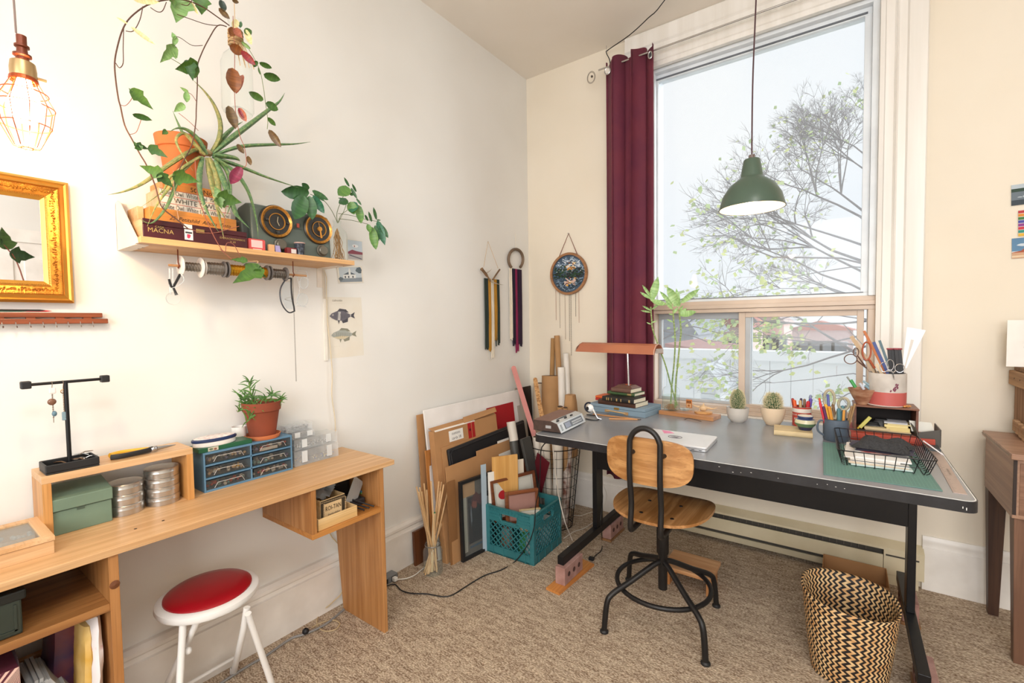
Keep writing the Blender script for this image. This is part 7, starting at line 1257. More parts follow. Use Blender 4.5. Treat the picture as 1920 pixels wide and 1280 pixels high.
# can with markers
t = dthing('paint_can', 'red and white tin can holding markers beside the cacti', 'can', 1503, 797); cr, chh = .042, .098
G().lathe([(.0001, .001), (cr, 0), (cr+.0005, .001), (cr, .003), (cr, chh*.70), (cr, chh), (cr*.96, chh), (cr*.95, .004)], n=32).o('can_body', M('C4483A', .4), t, smooth=1); G().lathe([(cr+.0006, chh*.72), (cr+.0006, chh*.8), (cr+.0006, chh*.92)], n=32).o('white_band', M('EDE6DC', .4), t, smooth=1); G().lathe([(cr, chh-.001), (cr+.0015, chh), (cr, chh+.0015), (cr-.001, chh)], n=32).o('rim', STEEL, t, smooth=1)
dq = (CAM-Vector(t.location)); yaw = math.atan2(dq.y, dq.x)
def wrap(s, size, mat, par, r, z, a0, name='lettering'):
    ob = text(s, size, mat, par, (0, 0, 0), name=name)
    for v in ob.data.vertices: x, zz = v.co.x, v.co.z; a = a0+x/r; v.co = Vector((r*math.cos(a), r*math.sin(a), z+zz))
wrap('DELUX CANNING CO', .0115, M('F3EBE0', .5), t, cr+.0008, chh*.60, yaw); wrap('KYKNOS', .019, M('F3EBE0', .5), t, cr+.0008, chh*.38, yaw)
def sticks(loc, r, items, zb=.005):
    for k, (dx, dy, L, rad, c, lab, tx, ty) in enumerate(items):
        b = Vector(loc)+Vector((dx*r, dy*r, zb)); L *= 1.32; rad *= 1.35; e = b+Vector((tx, ty, 1)).normalized()*L; kind = 'marker' if rad > .0055 else 'pen'; ob = tag(G().cyl(b, e, rad, n=8).o(kind, M(c, .4), smooth=1), lab, kind); d = (e-b).normalized(); G().tube([e-d*.001, e+d*.004], [rad*.9, rad*.5], 8).o('cap', M(c, .3), ob, smooth=1)
cl = t.location
sticks(cl, cr, [(-.6, -.1, .098, .0052, 'A83A32', 'dark red marker at the left edge of the can', -.12, .0), (-.4, -.5, .094, .0062, 'E8622E', 'thick orange marker leaning left in the can', -.12, 0), (-.1, .3, .098, .0048, '4A3E5A', 'dark purple marker at the back of the can', 0, 0), (0, -.4, .093, .0052, 'C9B080', 'olive beige marker in the middle of the can', -.05, 0), (.25, .2, .096, .005, '8A6A4A', 'brown marker right of centre in the can', 0, .05), (.45, -.4, .092, .0068, 'D02A34', 'thick bright red marker at the right of the can', .08, 0), (.6, .2, .100, .0055, '6A52B8', 'violet marker at the right edge of the can', .1, .05), (.5, .5, .112, .005, '8E96B8', 'tall pale blue marker rising at the back of the can', .1, .1)])
# book with lidded jar
A_, B_, C_ = W(1451, 815, 'z', ZT), W(1524, 822, 'z', ZT), W(1527, 808, 'z', ZT); rzb = math.atan2(B_.y-A_.y, B_.x-A_.x)
book('pale_book', 'pale yellowed book lying flat under the small glazed jar', at(A_.x, A_.y, ZT, rzb), (B_-A_).length, .13, .024, M('D3BE94', .7, c2='C2AC84', vs=9), None)
pj = W(1509, 807, 'z', ZT+.024); t = T('glazed_jar', 'small squat lidded jar in bands of green, cream and navy glaze', 'jar', (pj.x, pj.y+.02, ZT+.0245)); jr = .029; t.scale = (1.5, 1.5, 1.35)
def band(prof, c, nm): G().lathe(prof, n=32).o(nm, M(c, .18, c2=c), t, smooth=1)
band([(.0001, 0), (.016, 0), (.018, .004), (.022, .012)], '2E3050', 'navy_foot'); band([(.022, .012), (jr*.97, .020), (jr, .025)], '5E7A58', 'green_band'); band([(jr, .025), (jr*.97, .031), (jr*.86, .037)], 'CFC8A8', 'cream_band'); band([(jr*.86, .037), (jr*.66, .041), (jr*.72, .043), (jr*.76, .046), (jr*.70, .049)], '3E4A70', 'navy_rim'); band([(jr*.70, .049), (jr*.5, .052), (.0001, .053)], 'D8CDB6', 'lid')
# enamel mug with pens and scissors
t = dthing('enamel_mug', 'blue grey enamel mug packed with pens and big scissors', 'mug', 1567, 826); pm = Vector(t.location)+Vector((0, .015, 0)); t.location = pm; mr, mh = .049, .098; bpy.context.view_layer.update()
G().lathe([(.0001, .001), (mr*.92, 0), (mr, .006), (mr, mh-.003), (mr+.0025, mh), (mr-.001, mh), (mr-.002, .006), (.0001, .004)], n=36).o('cup', M('5A6572', .35, c2='505B68', vs=10), t, smooth=1); a0 = math.radians(200); G().tube(smoothpath([Vector((math.cos(a0)*(mr-.002+q), math.sin(a0)*(mr-.002+q), z)) for q, z in ((0, mh*.88), (.018, mh*.86), (.026, mh*.62), (.022, mh*.38), (.0, mh*.2))]), .0045, 8).o('handle', M('5A6572', .35), t, smooth=1)
its = [(-.7, .1, .135, .0035, 'D85A2A', 'orange pen leaning left in the mug', -.20, .05), (-.6, -.4, .125, .0042, 'D8283A', 'bright red marker leaning left in the mug', -.22, 0), (-.5, .4, .150, .0035, '7A86B0', 'pale blue pen tall at the left of the mug', -.15, .05), (-.4, 0, .148, .0045, '5A62A8', 'blue pen tall beside the scissors in the mug', -.08, .05), (-.35, -.5, .112, .0042, '5A2A5A', 'purple marker leaning left in the mug', -.22, -.05), (-.2, -.3, .118, .005, 'E8B03A', 'yellow pencil leaning left in the mug', -.2, -.05), (0, -.5, .112, .0055, 'D8902E', 'thick amber pencil in the middle of the mug', -.18, -.05), (.15, -.1, .118, .0045, '7A5A3A', 'brown pencil in front of the scissors in the mug', -.12, 0), (.2, .5, .10, .004, '5E7A5A', 'green pen low behind the scissors in the mug', 0, .05), (.35, -.4, .105, .006, '4E7A84', 'teal marker right of centre in the mug', -.04, 0), (.45, .2, .112, .0058, '5A8A94', 'shiny teal capped pen at the right of the mug', .03, 0), (.55, -.3, .10, .004, 'D8953E', 'orange stub pencil at the right of the mug', .04, 0), (.65, .1, .115, .0038, '6A6E70', 'grey pen at the right edge of the mug', .05, 0), (.7, -.3, .118, .0036, '8A6A44', 'brown pencil leaning right in the mug', .17, 0), (.75, .3, .125, .0036, 'A88254', 'tan pencil leaning furthest right in the mug', .22, 0)]
sticks(pm, mr*.85, its)
def scissors(name, lab, loc, P, y, r, mh_, mb, w1, th=.004):
    t = T(name, lab, 'scissors', tuple(loc)); O_ = Vector(loc); q = lambda u, v_: W(u, v_, 'y', y)-O_
    for c, rx_, ry_, tail in P:
        n = 24; G().tube([q(c[0]+rx_*math.cos(2*pi*k/n), c[1]+ry_*math.sin(2*pi*k/n)) for k in range(n)], r, 7, closed=True).o('handle_loop', mh_, t, smooth=1)
        G().tube([q(*tail[0]), q(*tail[1])], [r*1.3, r*1.6], 7).o('shank', mh_, t, smooth=1); G().tube([q(*tail[1]), q(*tail[2])], [w1, w1*.4], 6, flat=.3).o('blade', mb, t)
    return t
scissors('large_scissors', 'large scissors with grey green and beige handle loops in the mug', pm+Vector((0, 0, .02)), [((1555, 748), 10, 17, ((1555, 763), (1562, 785), (1566, 815))), ((1582, 757), 10, 11, ((1576, 764), (1566, 785), (1562, 815)))], pm.y-.002, .0062, M('7E8C80', .4, c2='B8A88C', vs=30), STEEL, .006)
# crate shelf with things
A_, B_ = W(1601, 818, 'z', ZT+.03), W(1721, 826, 'z', ZT+.03)
bkA, bkB = W(1592, 838, 'z', ZT), W(1742, 840, 'z', ZT)
# thick red book lies under the crate
w = (bkB-bkA).length; hb_ = .034; M_ = at(2.065, -.50, ZT, math.radians(4)); t = book('red_book', 'thick orange red cloth book lying flat under the wooden crate', M_, .285, .24, hb_, M('B04028', .6, c2='9C3622', vs=7), None)
z0 = ZT+hb_; yc = -.47; cA, cB = W(1601, 807, 'y', yc), W(1722, 819, 'y', yc); ctL = W(1600, 758, 'y', yc).z; ctR = W(1721, 768, 'y', yc).z; w = (cB-cA).x/math.cos(math.radians(3)); h = (ctL+ctR)/2-z0; ang = math.radians(2)
t = T('wooden_crate', 'dark stained open fronted wooden crate box standing on the red book', 'crate', (cA.x, yc, z0+.0003), ang); CRW = WOOD('7A4A34', '5E3424', 'x'); d = .15
G().box(0, w, 0, d, 0, .006).o('bottom_board', CRW, t); G().box(-.002, w+.002, -.002, d, h-.008, h).o('top_board', WOOD('8E5A3C', '6E4028', 'x'), t, bevel=.001); G().box(0, .008, 0, d, .006, h-.008).o('side_board', CRW, t); G().box(w-.008, w, 0, d, .006, h-.008).o('side_board', CRW, t); G().box(.008, w-.008, d-.005, d, .006, h-.008).o('back_board', M('1E1614', .8), t)
cw = lambda x, y, z: Vector(t.location)+Matrix.Rotation(ang, 3, 'Z')@Vector((x, y, z)); crt = t
zi = z0+.0066
for k, (x0, x1, y0, y1, zz0, zz1, c, lab) in enumerate(((.045, w-.02, .01, .13, 0, .006, 'C9B48E', 'brown card sheet lowest inside the wooden crate'), (.04, .13, .005, .10, .006, .016, 'D8C79E', 'cream paper pad at the left inside the crate'), (w*.52, w*.88, .01, .10, .006, .022, 'E6D290', 'pale yellow sticky note pad lower right inside the crate'), (w*.50, w*.86, .015, .10, .022, .032, 'E9D89C', 'second yellow note pad above the lower one in the crate'), (w*.55, w*.93, .02, .11, .032, .037, 'DCCB96', 'thin yellow paper sheaf on the note pads in the crate'), (w*.5, w*.86, .02, .1, .037, .044, 'C4C6CC', 'grey card topmost on the pads in the crate'))):
    a = cw((x0+x1)/2, (y0+y1)/2, .0063+zz0); ob = T('paper_pad', lab, 'paper', tuple(a), ang+random.uniform(-.05, .05), group='papers inside the wooden crate'); G().box(-(x1-x0)/2, (x1-x0)/2, -(y1-y0)/2, (y1-y0)/2, .0002, zz1-zz0).o('sheets', M(c, .8), ob)
p0, p1 = cw(.022, .02, .014), cw(.060, .03, .064); tag(G().tube([p0, p1], .010, 4, up=(0, 1, 0)).o('yellow_stick', M('C9C05A', .5), bevel=.001), 'olive yellow square stick leaning inside the crate', 'stick'); tag(G().tube([cw(.014, .012, .010), cw(.020, .012, .018)], .004, 8).o('yellow_plug', M('D8B23A', .4), smooth=1), 'small yellow cap at the front left corner inside the crate', 'cap')
for k, (x, y, z, L) in enumerate(((.07, .05, .018, .05), (.10, .06, .02, .06))): a = cw(x, y, z+.006); sack('black_pouch', ('soft black pouch lying left inside the crate', 'black strap bundle in the middle of the crate')[k], (a.x, a.y, z0+.018), .03, .02, .022+.014*k, BLK)
# on the crate
zc_ = z0+.0003+h; pp = W(1664, 752, 'z', zc_); pr_ = .052; pc_ = Vector((W(1664, 700, 'y', yc+.06).x, yc+.062, zc_)); hp = W(1664, 699, 'y', pc_.y-.02).z-zc_; ra_ = (W(1698, 720, 'y', pc_.y).x-W(1625, 720, 'y', pc_.y).x)/2
pr_ = ra_; tag(G().lathe([(.0001, 0), (pr_*1.0, 0), (pr_*1.08, .004), (pr_*.98, .006), (.0001, .003)], (pc_.x-.004, pc_.y, zc_), 32).o('white_saucer', M('F0EAE6', .3), smooth=1), 'white saucer edge under the two tone planter', 'saucer')
t = T('tool_pot', 'two tone pot, grey white above and coral red below, full of tools', 'pot', (pc_.x, pc_.y, zc_+.004)); hp -= .004
G().lathe([(.0001, .001), (pr_*.94, 0), (pr_*.99, .004), (pr_, hp*.42)], n=40).o('coral_base', M('C4605A', .5), t, smooth=1); G().lathe([(pr_, hp*.42), (pr_, hp*.98), (pr_*.98, hp), (pr_*.94, hp), (pr_*.93, .01), (.0001, .008)], n=40).o('grey_upper', M('B8B0A8', .6, c2='CFC8C0', vs=14), t, smooth=1)
g = G(); rr = random.Random(2); a0 = math.atan2(CAM.y-pc_.y, CAM.x-pc_.x)+.35
for k in range(10): a = a0+rr.uniform(-.2, .2); z = hp*(.58+rr.uniform(-.12, .1)); q = [Vector(((pr_+.0008)*math.cos(a+i), (pr_+.0008)*math.sin(a+i), z+j)) for i, j in ((-.05, -.003), (.02, -.006), (.07, .002), (.01, .006))]; g.quad(*q)
g.o('plum_print', M('7A3A50', .6), t); pot = t
O_ = pc_
def stick(name, cat, lab, b, e, w_, th_, c, y=None, rr2=None):
    y = y if y is not None else pc_.y; B, E = W(b[0], b[1], 'y', y), W(e[0], e[1], 'y', y); B = B+(B-E)*.25; return tag(G().tube([B, E], w_, 4, flat=th_, up=(0, 1, 0)).o(name, M(c, .5) if isinstance(c, str) else c, bevel=.0005), lab, cat)
stick('flat_file', 'ruler', 'wide tan wooden slat leaning furthest left in the tool pot', (1642, 700), (1596, 630), .011, .3, 'BCA07E'); stick('wooden_ruler', 'ruler', 'orange wooden ruler leaning left in the tool pot', (1656, 690), (1620, 620), .0075, .35, 'B8682E'); stick('blue_tool', 'tool', 'navy blue flat tool in the middle of the tool pot', (1660, 690), (1638, 641), .0085, .5, '3E4E8A'); stick('steel_bar', 'tool', 'slate grey flat bar in the middle of the tool pot', (1668, 690), (1649, 638), .007, .45, '56707A'); stick('beige_stick', 'stick', 'short beige rod low at the front of the tool pot', (1652, 698), (1643, 682), .008, .6, 'D8C0A0', pc_.y-.02); stick('thin_probe', 'tool', 'thin grey metal probe reaching out far upper left of the pot', (1612, 640), (1580, 606), .0025, 1, '8A8E92', pc_.y)
for k in range(4): 
    u = 1666+k*7; stick('black_case', 'case', ('first', 'second', 'third', 'fourth')[k]+' black tool case with maroon folded top in the pot, counting from the left', (u+4, 696), (u+(2-k)*.5, 655), .0088, .8, '1E1C20', pc_.y+.008*(k % 2)); ob = [o for o in bpy.data.objects if o.name.startswith('black_case')][-1]; e = W(u+(2-k)*.5, 655, 'y', pc_.y+.008*(k % 2)); G().box(e.x-.009, e.x+.009, e.y-.008, e.y+.008, e.z-.001, e.z+.006).o('maroon_top', M('8E2434', .5), ob, bevel=.002)
t = T('plastic_square', 'large white translucent triangular set square leaning right in the pot', 'set square', M4=Matrix.Identity(4)); yq = pc_.y+.01; q = lambda u, v_: W(u, v_, 'y', yq)
WP = M('F6F6F8', .3); g = G(); out = [q(1691, 690), q(1701, 613), q(1736, 619), q(1700, 690)]; g.prism([q(1691, 690), q(1701, 613), q(1708, 636), q(1695, 690)], (0, .003, 0)); g.prism([q(1701, 613), q(1736, 619), q(1714, 637), q(1708, 636)], (0, .003, 0)); g.prism([q(1714, 637), q(1736, 619), q(1700, 690), q(1697, 690)], (0, .003, 0)); g.o('blade', WP, t)
scissors('orange_scissors', 'orange handled scissors standing in the tool pot', pc_, [((1625, 658), 8, 17, ((1630, 674), (1640, 690), (1648, 720)))], pc_.y-.01, .0035, M('A8502E', .4), M('4E3A30', .5), .005); scissors('brown_scissors', 'bronze scissors with round loop left of the tool pot', pc_, [((1595, 673), 12, 9, ((1606, 675), (1625, 690), (1640, 710))), ((1605, 660), 5, 8, ((1608, 667), (1622, 686), (1640, 710)))], pc_.y-.015, .0022, M('6A4E44', .35, .5), M('6A4E44', .35, .5), .003); scissors('silver_scissors', 'silver ornate scissors hooked over the front rim of the tool pot', pc_, [((1658, 688), 8, 9, ((1660, 696), (1672, 696), (1676, 712))), ((1669, 684), 7, 10, ((1668, 692), (1674, 698), (1678, 712))), ((1687, 690), 9, 8, ((1680, 694), (1675, 698), (1676, 712)))], pc_.y-pr_-.004, .0016, M('C9C9CE', .2, .9), STEEL, .003)
# wooden bowl of odds and ends
pb = Vector((W(1617, 735, 'y', yc+.03).x, yc+.045, zc_)); br_ = (W(1647, 730, 'y', pb.y).x-W(1590, 730, 'y', pb.y).x)/2; bh = W(1617, 729, 'y', pb.y-.02).z-zc_
t = T('wooden_bowl', 'flared brown marbled wooden bowl on the left of the crate', 'bowl', tuple(pb)); G().lathe([(.0001, .001), (br_*.38, 0), (br_*.42, .003), (br_*.68, bh*.45), (br_*1.0, bh), (br_*.95, bh), (br_*.62, bh*.48), (.0001, bh*.3)], n=36).o('bowl', M('8E5A40', .5, c2='C9A080', vs=16, vec=(1, 1, 2.5)), t, smooth=1)
for k, (b, e, r_, c, lab) in enumerate((((1600, 722), (1588, 706), .004, '8A8E8A', 'thin grey brush leaning left out of the bowl'), ((1604, 726), (1595, 712), .0075, '3E9A4E', 'bright green clip standing at the left of the bowl'), ((1620, 730), (1612, 718), .006, 'C9CCD6', 'pale tube in the middle of the bowl'), ((1640, 728), (1618, 714), .005, '8AA4B0', 'blue grey tube lying across the bowl'), ((1632, 730), (1622, 722), .006, '7E9CA8', 'short blue tube at the front of the bowl'))):
    B, E = W(b[0], b[1], 'y', pb.y), W(e[0], e[1], 'y', pb.y); tag(G().cyl(B, E, r_, n=8).o('small_tube', M(c, .4), smooth=1), lab, 'tube')
q = lambda u, v_: W(u, v_, 'y', pb.y+.004); tag(G().prism([q(1637, 724), q(1649, 710), q(1647, 730), q(1640, 731)], (0, .001, 0)).o('paper_scrap', M('F2F2F4', .6)), 'white paper scrap standing at the right of the bowl', 'paper')
g = G(); p = W(1703, 764, 'z', zc_+.004); [g.ball((p.x+rr.uniform(-.012, .012), p.y+.02+rr.uniform(-.01, .01), zc_+.004+rr.uniform(0, .004)), .004, 5, sx=1.4) for _ in range(8)]; tag(g.o('amber_beads', M('C98A4A', .3), smooth=1), 'small heap of amber beads at the right front of the crate top', 'beads', )
# card holder
p = W(1746, 830, 'z', ZT); t = T('card_holder', 'small dark angular paper card holder with white card at the right edge of desk', 'card holder', (2.33, -.44, ZT), math.radians(10)); t.scale = (1.2, 1.2, 1.2); MH = M('4E4A46', .45)
G().prism([(-.030, -.03, 0), (.028, -.03, 0), (.028, -.03, .062), (-.034, -.03, .048)], (0, .003, 0)).o('front_panel', MH, t); G().prism([(.025, -.03, 0), (.025, .025, 0), (.025, .025, .075), (.025, -.03, .062)], (.003, 0, 0)).o('side_panel', M('6A6460', .45), t); G().prism([(-.030, -.03, 0), (-.030, .02, 0), (-.050, .02, .080), (-.040, -.03, .055)], (.003, 0, 0)).o('side_panel', MH, t)
G().prism([(-.045, .0, .045), (.020, .0, .045), (.012, .01, .078), (-.050, .01, .082)], (0, .002, 0)).o('white_card', M('D8D6CC', .5), t)
bx('grey_case', 'low dark grey box under the card holder at the desk edge', 'box', (2.31, -.56, ZT), (2.358, -.475, ZT+.012), M('3E4446', .4))
# cutting mat, ruler, basket
A_, B_, C_ = W(1544, 889.6, 'z', ZT), W(1770.3, 921.4, 'z', ZT), Vector((1.984, -.62, ZT)); GM_ = M('557A72', .6, c2='5E837B', vs=4); t = T('cutting_mat', 'green gridded cutting mat under the wire basket on the desk', 'mat', (A_.x, A_.y, ZT), math.radians(2)); mw_, md = .310, .505
G().box(0, mw_, 0, md, 0, .003).o('mat', GM_, t, bevel=.0008); g = G()
for k in range(1, 31): x = k*.01; g.box(x-.0002, x+.0002, .01, md-.01, .003, .0031)
for k in range(1, 50): y = k*.01; g.box(.01, mw_-.01, y-.0002, y+.0002, .003, .0031)
g.o('grid_lines', M('7FB09C', .6), t, kind='stuff')
A_, B_ = W(1791, 925, 'z', ZT), W(1816, 931, 'z', ZT); t = T('metal_ruler', 'long pinkish metal ruler along the right edge of the desk', 'ruler', (A_.x-.004, A_.y+.005, ZT), math.radians(-1)); G().box(0, .032, 0, .60, 0, .0016).o('blade', M('B5A096', .35, .4), t); g = G(); [g.box(0, .008 if k % 5 else .013, k*.01, k*.01+.0006, .0016, .0018) for k in range(1, 60)]; g.o('tick_marks', M('6A5A54', .5), t, kind='stuff'); text('C-THRU   CENTIMETERS', .008, M('6A5A54', .5), t, (.02, .25, .0019), (0, 1, 0), (-1, 0, 0))
A_ = Vector((2.012, -1.01, ZT+.0032)); t = T('wire_tray', 'black wire tray basket on the cutting mat full of magazines and cloth', 'basket', (2.150, -.80, ZT+.0034), math.radians(2)); a, b, hh = .122, .185, .062; BWI = M('201E20', .35, .5)
TO = 1.13; ring_ = lambda f, z: [(x*f, y*f, z) for x, y in rr_(-a, a, -b, b, .02, 4)]; g = G(); g.tube(ring_(TO, hh), .0022, 6, closed=True); g.tube(ring_(1.06, hh*.45), .0013, 5, closed=True); g.o('rim', BWI, t, smooth=1); g = G()
for k in range(9): x = -a+.015+k*(2*a-.03)/8; [g.tube([(x*TO, sy*b*TO, hh+.002), (x, sy*b, .006), (x, sy*b*.93, .0015), (x, 0, .0015)], .0014, 5) for sy in (-1, 1)]
for k in range(14): y = -b+.015+k*(2*b-.03)/13; [g.tube([(sx*a*TO, y*TO, hh+.002), (sx*a, y, .006), (sx*a*.93, y, .0015)], .0014, 5) for sx in (-1, 1)]
g.o('wires', BWI, t, kind='stuff'); tl = t.location
rr = random.Random(8); cols = [('CFE0DC', 'pale green paper lowest in the wire tray'), ('E4D0B8', 'cream booklet low in the wire tray'), ('F0EEE8', 'white magazine in the middle of the wire tray'), ('E8E2DC', 'white envelope in the wire tray'), ('F2F0EE', 'magazine with red floral picture topmost in the wire tray')]
for k, (c, lab) in enumerate(cols):
    z = ZT+.0052+k*.0055; ob = T('magazine', lab, 'paper', (tl.x-.012+.004*k*((-1)**k), tl.y-.02+rr.uniform(-.01, .01), z), math.radians(rr.uniform(-4, 5)), group='papers in the wire tray'); w_, d_ = .088-.002*k, .135-.004*k
    G().box(-w_, w_, -d_, d_, 0, .005).o('sheets', M(c, .6), ob)
    if k == 4: art(ob, (-w_, -d_, .005), 2*w_, 2*d_, [(c_('E8B8B0'), blob(.4, .35, .25, .12, j=.4)), (c_('C84A50'), blob(.25, .4, .12, .05, j=.5)), (c_('8A2A30'), blob(.55, .3, .1, .04, j=.5)), (c_('EDE0DC'), blob(.7, .45, .2, .08, j=.4)), (c_('3A3A3A'), blob(.8, .28, .1, .02, j=.4))], 'cover_print', (1, 0, 0), (0, 1, 0))
def cloth(name, lab, c, w_, d_, h_, mat, seed, z, rz=0):
    rr = random.Random(seed); n = 16; V = []
    for j in range(n+1):
        for i in range(n+1):
            x, y = (i/n-.5)*2, (j/n-.5)*2; e = max(0, 1-max(abs(x), abs(y))**4); k = 1+.08*math.sin(4*y+seed); V.append((x*w_*k, y*d_*(1+.06*math.sin(3*x+seed)), z+h_*e*(.75+.16*math.sin(5*x+2*y+seed)+.12*math.sin(7*y-3*x))))
    g = G(); g.add(V, [(j*(n+1)+i, j*(n+1)+i+1, (j+1)*(n+1)+i+1, (j+1)*(n+1)+i) for j in range(n) for i in range(n)]); R = Matrix.Rotation(rz, 3, 'Z'); g.v = [R@p+Vector((c[0], c[1], 0)) for p in g.v]; return tag(g.o(name, mat, smooth=60), lab, 'cloth')
cloth('purple_pouch', 'flat dusty purple fabric pouch under the black knitted piece', (tl.x+.01, tl.y+.045), .095, .085, .018, M('4A4656', .9, bump=.2), 1, ZT+.034, .1); cloth('knitted_glove', 'black knitted fabric heap on top of the wire tray', (tl.x+.012, tl.y+.005), .082, .070, .042, M('2A2A2C', .95, c2='3C3C3E', vs=160, bump=.9, bs=500), 4, ZT+.046, -.25)
p = Vector((tl.x+.075, tl.y-.01, ZT+.052)); g = G(); [g.tube(smoothpath([p+Vector((rr.uniform(-.015, .015), rr.uniform(-.015, .015), rr.uniform(0, .008))) for _ in range(5)]), .001, 4) for _ in range(4)]; tag(g.o('black_string', BLK, kind='stuff'), 'tangled black string beside the knitted heap', 'string')
stick('white_red_pen', 'pen', 'white pen with red tip standing behind the right side of the tray', (1762, 848), (1731, 826), .003, 1, 'E8E4E4', -.60); g = None
# ------------------------------------------------------------------ swivel chair
cx, cy = 1.372, -.985; t = T('swivel_chair', 'swivel chair with plywood seat and back and black tubular steel frame', 'chair', (cx, cy, 0)); C0 = Vector((cx, cy, 0)); BT = M('1C1A1A', .42, .2)
for k, p in enumerate(((1.192, -1.229), (1.603, -1.177), (1.555, -.757), (1.126, -.774))):
    e = Vector((p[0], p[1], 0))-C0; d = e.normalized(); d.z = 0; L = Vector((e.x, e.y, 0)).length; P = smoothpath([Vector((0, 0, .262)), d*.04+Vector((0, 0, .262)), d*(L*.55)+Vector((0, 0, .205)), d*(L*.86)+Vector((0, 0, .165)), d*(L*.955)+Vector((0, 0, .125)), d*L+Vector((0, 0, .008))], 5)
    lg = G().tube(P, .0125, 10).o('leg', BT, t, smooth=1); G().lathe([(.014, 0), (.019, .002), (.019, .008), (.013, .014)], d*L, 16).o('foot_glide', BLK, lg, smooth=1)
G().tube([(.205*math.cos(a), .205*math.sin(a), .168) for a in [2*pi*k/48 for k in range(48)]], .0105, 10, closed=True).o('foot_ring', BT, t, smooth=1)
G().lathe([(.0001, .14), (.020, .14), (.021, .30), (.027, .31), (.027, .445), (.024, .452), (.018, .455), (.018, .515), (.0001, .515)], n=24).o('column', BT, t, smooth=1)
CW = WOOD('C49260', '9C6A3A', 'y', 1.0, .35); n = 40
def superell(a, b, e, n=44): return [(a*math.copysign(abs(math.cos(q))**e, math.cos(q)), b*math.copysign(abs(math.sin(q))**e, math.sin(q))) for q in [2*pi*k/n for k in range(n)]]
g = G(); V = []; ZS = .540; N = 44; se = superell(1, 1, .74); rings = (0.0001, .3, .55, .78, .93, 1.0)
def seatz(x, y): return ZS+.010*(x/.2)**2*(1 if y < .1 else .6)-.012*math.exp(-((x)/.1)**2-((y+.02)/.12)**2)-.014*max(0, (y-.10)/.1)**2
sx_, sy_2 = .211, .214
for zoff in (0, -.012):
    for f in rings:
        for x, y in se: X, Y_ = x*f*sx_*(1-.06*max(0, -y*f)), y*f*sy_2; V.append((X+.008, Y_-.022, seatz(X, Y_)+zoff))
K = len(rings); F = []
for l in (0, 1):
    for i in range(K-1): F += [tuple((l*K+i)*N+j for _ in ()) or ((l*K+i)*N+j, (l*K+i)*N+(j+1) % N, (l*K+i+1)*N+(j+1) % N, (l*K+i+1)*N+j)[::(1 if l == 0 else -1)] for j in range(N)]
F += [((K-1)*N+j, (2*K-1)*N+j, (2*K-1)*N+(j+1) % N, (K-1)*N+(j+1) % N) for j in range(N)]
g.add(V, F); g.o('seat', CW, t, smooth=50); g = G()
for u, v_ in ((1218, 936), (1202, 959), (1277, 947), (1260, 972)): p = W(u, v_, 'z', ZS)-C0; g.lathe([(.009, -.004), (.008, .0018), (.0001, .0022)], (p.x, p.y, seatz(p.x-.008, p.y+.022)), 14)
g.o('bolt', M('2A2624', .4, .4), t, smooth=1)
G().box(-.07, .08, -.12, .07, .508, .522).o('seat_plate', BT, t, bevel=.002)
yB = -1.243-cy; bxc = .010; g = G(); V = []; rings = (.0001, .35, .6, .8, .94, 1.0); bw, bh_ = .181, .096; bz = .797
def by(x): return -.05*(x/.19)**2*-1
for zoff in (0, -.011):
    for f in rings:
        for x, z in superell(1, 1, .62): X = x*f*bw; V.append((X+bxc, yB+.004-zoff*0+zoff+.045*(X/.19)**2, bz+z*f*bh_))
g.add(V, F); mb2 = WOOD('C8965F', 'A57240', 'x', 1.0, .35); g.o('backrest', mb2, t, smooth=50)
# loop tube behind the backrest (towards the camera)
lx0, lx1 = W(1181, 860, 'y', -1.268).x-cx, W(1238, 860, 'y', -1.268).x-cx; ztp = W(1210, 803, 'y', -1.268).z; yT = -1.270-cy; r_ = (lx1-lx0)/2; xc_ = (lx0+lx1)/2
P = [Vector((lx0, -.10, .505)), Vector((lx0-.002, yT+.035, .502)), Vector((lx0, yT+.005, .525)), Vector((lx0+.002, yT+.012, .62)), Vector((lx0, yT-.002, .74)), Vector((lx0, yT, ztp-r_*1.15))]; arc = [Vector((xc_-r_*math.cos(a), yT, ztp-r_*1.15+r_*1.15*math.sin(a))) for a in [pi*k/10 for k in range(1, 10)]]
P2_ = [Vector((lx1, p.y, p.z)) for p in reversed(P)]; G().tube(smoothpath(P+arc+P2_, 3), .0115, 12).o('back_tube', BT, t, smooth=1)
for x in (lx0, lx1): G().cyl((x+.004, yT+.004, bz+.035), (x+.008, yB+.004, bz+.035), .009, n=12).o('back_bolt', BT, t, smooth=1)
# step stool
SP = WOOD('D9A878', 'C99262', 'x'); A_, B_, C_, D2 = [W(u, v_, 'z', .20) for u, v_ in ((1252, 1067), (1343, 1082), (1347, 1050), (1252, 1027))]
A_, B_, C_, D2 = [W(u, v_, 'z', .105) for u, v_ in ((1250, 1067), (1343, 1082), (1347, 1050), (1252, 1027))]; px0, px1, py0, py1 = (A_.x+D2.x)/2, (B_.x+C_.x)/2, (A_.y+B_.y)/2, (C_.y+D2.y)/2; t = T('step_stool', 'low pale wooden step stool under the desk behind the chair', 'stool', ((px0+px1)/2, (py0+py1)/2, 0), math.radians(0)); a, b = (px1-px0)/2, (py1-py0)/2; zs = .105
G().box(-a, a, -b, b, zs-.02, zs).o('top_board', SP, t, bevel=.002); [G().box(s_*a*.82-.01, s_*a*.82+.01, -b*.8, b*.8, 0, zs-.02).o('side_leg', WOOD('C98E5C', 'B57A48', 'z'), t, bevel=.001) for s_ in (-1, 1)]; G().box(-a*.8, a*.8, -.008, .008, zs-.06, zs-.02).o('apron', WOOD('C98E5C', 'B57A48', 'x'), t)
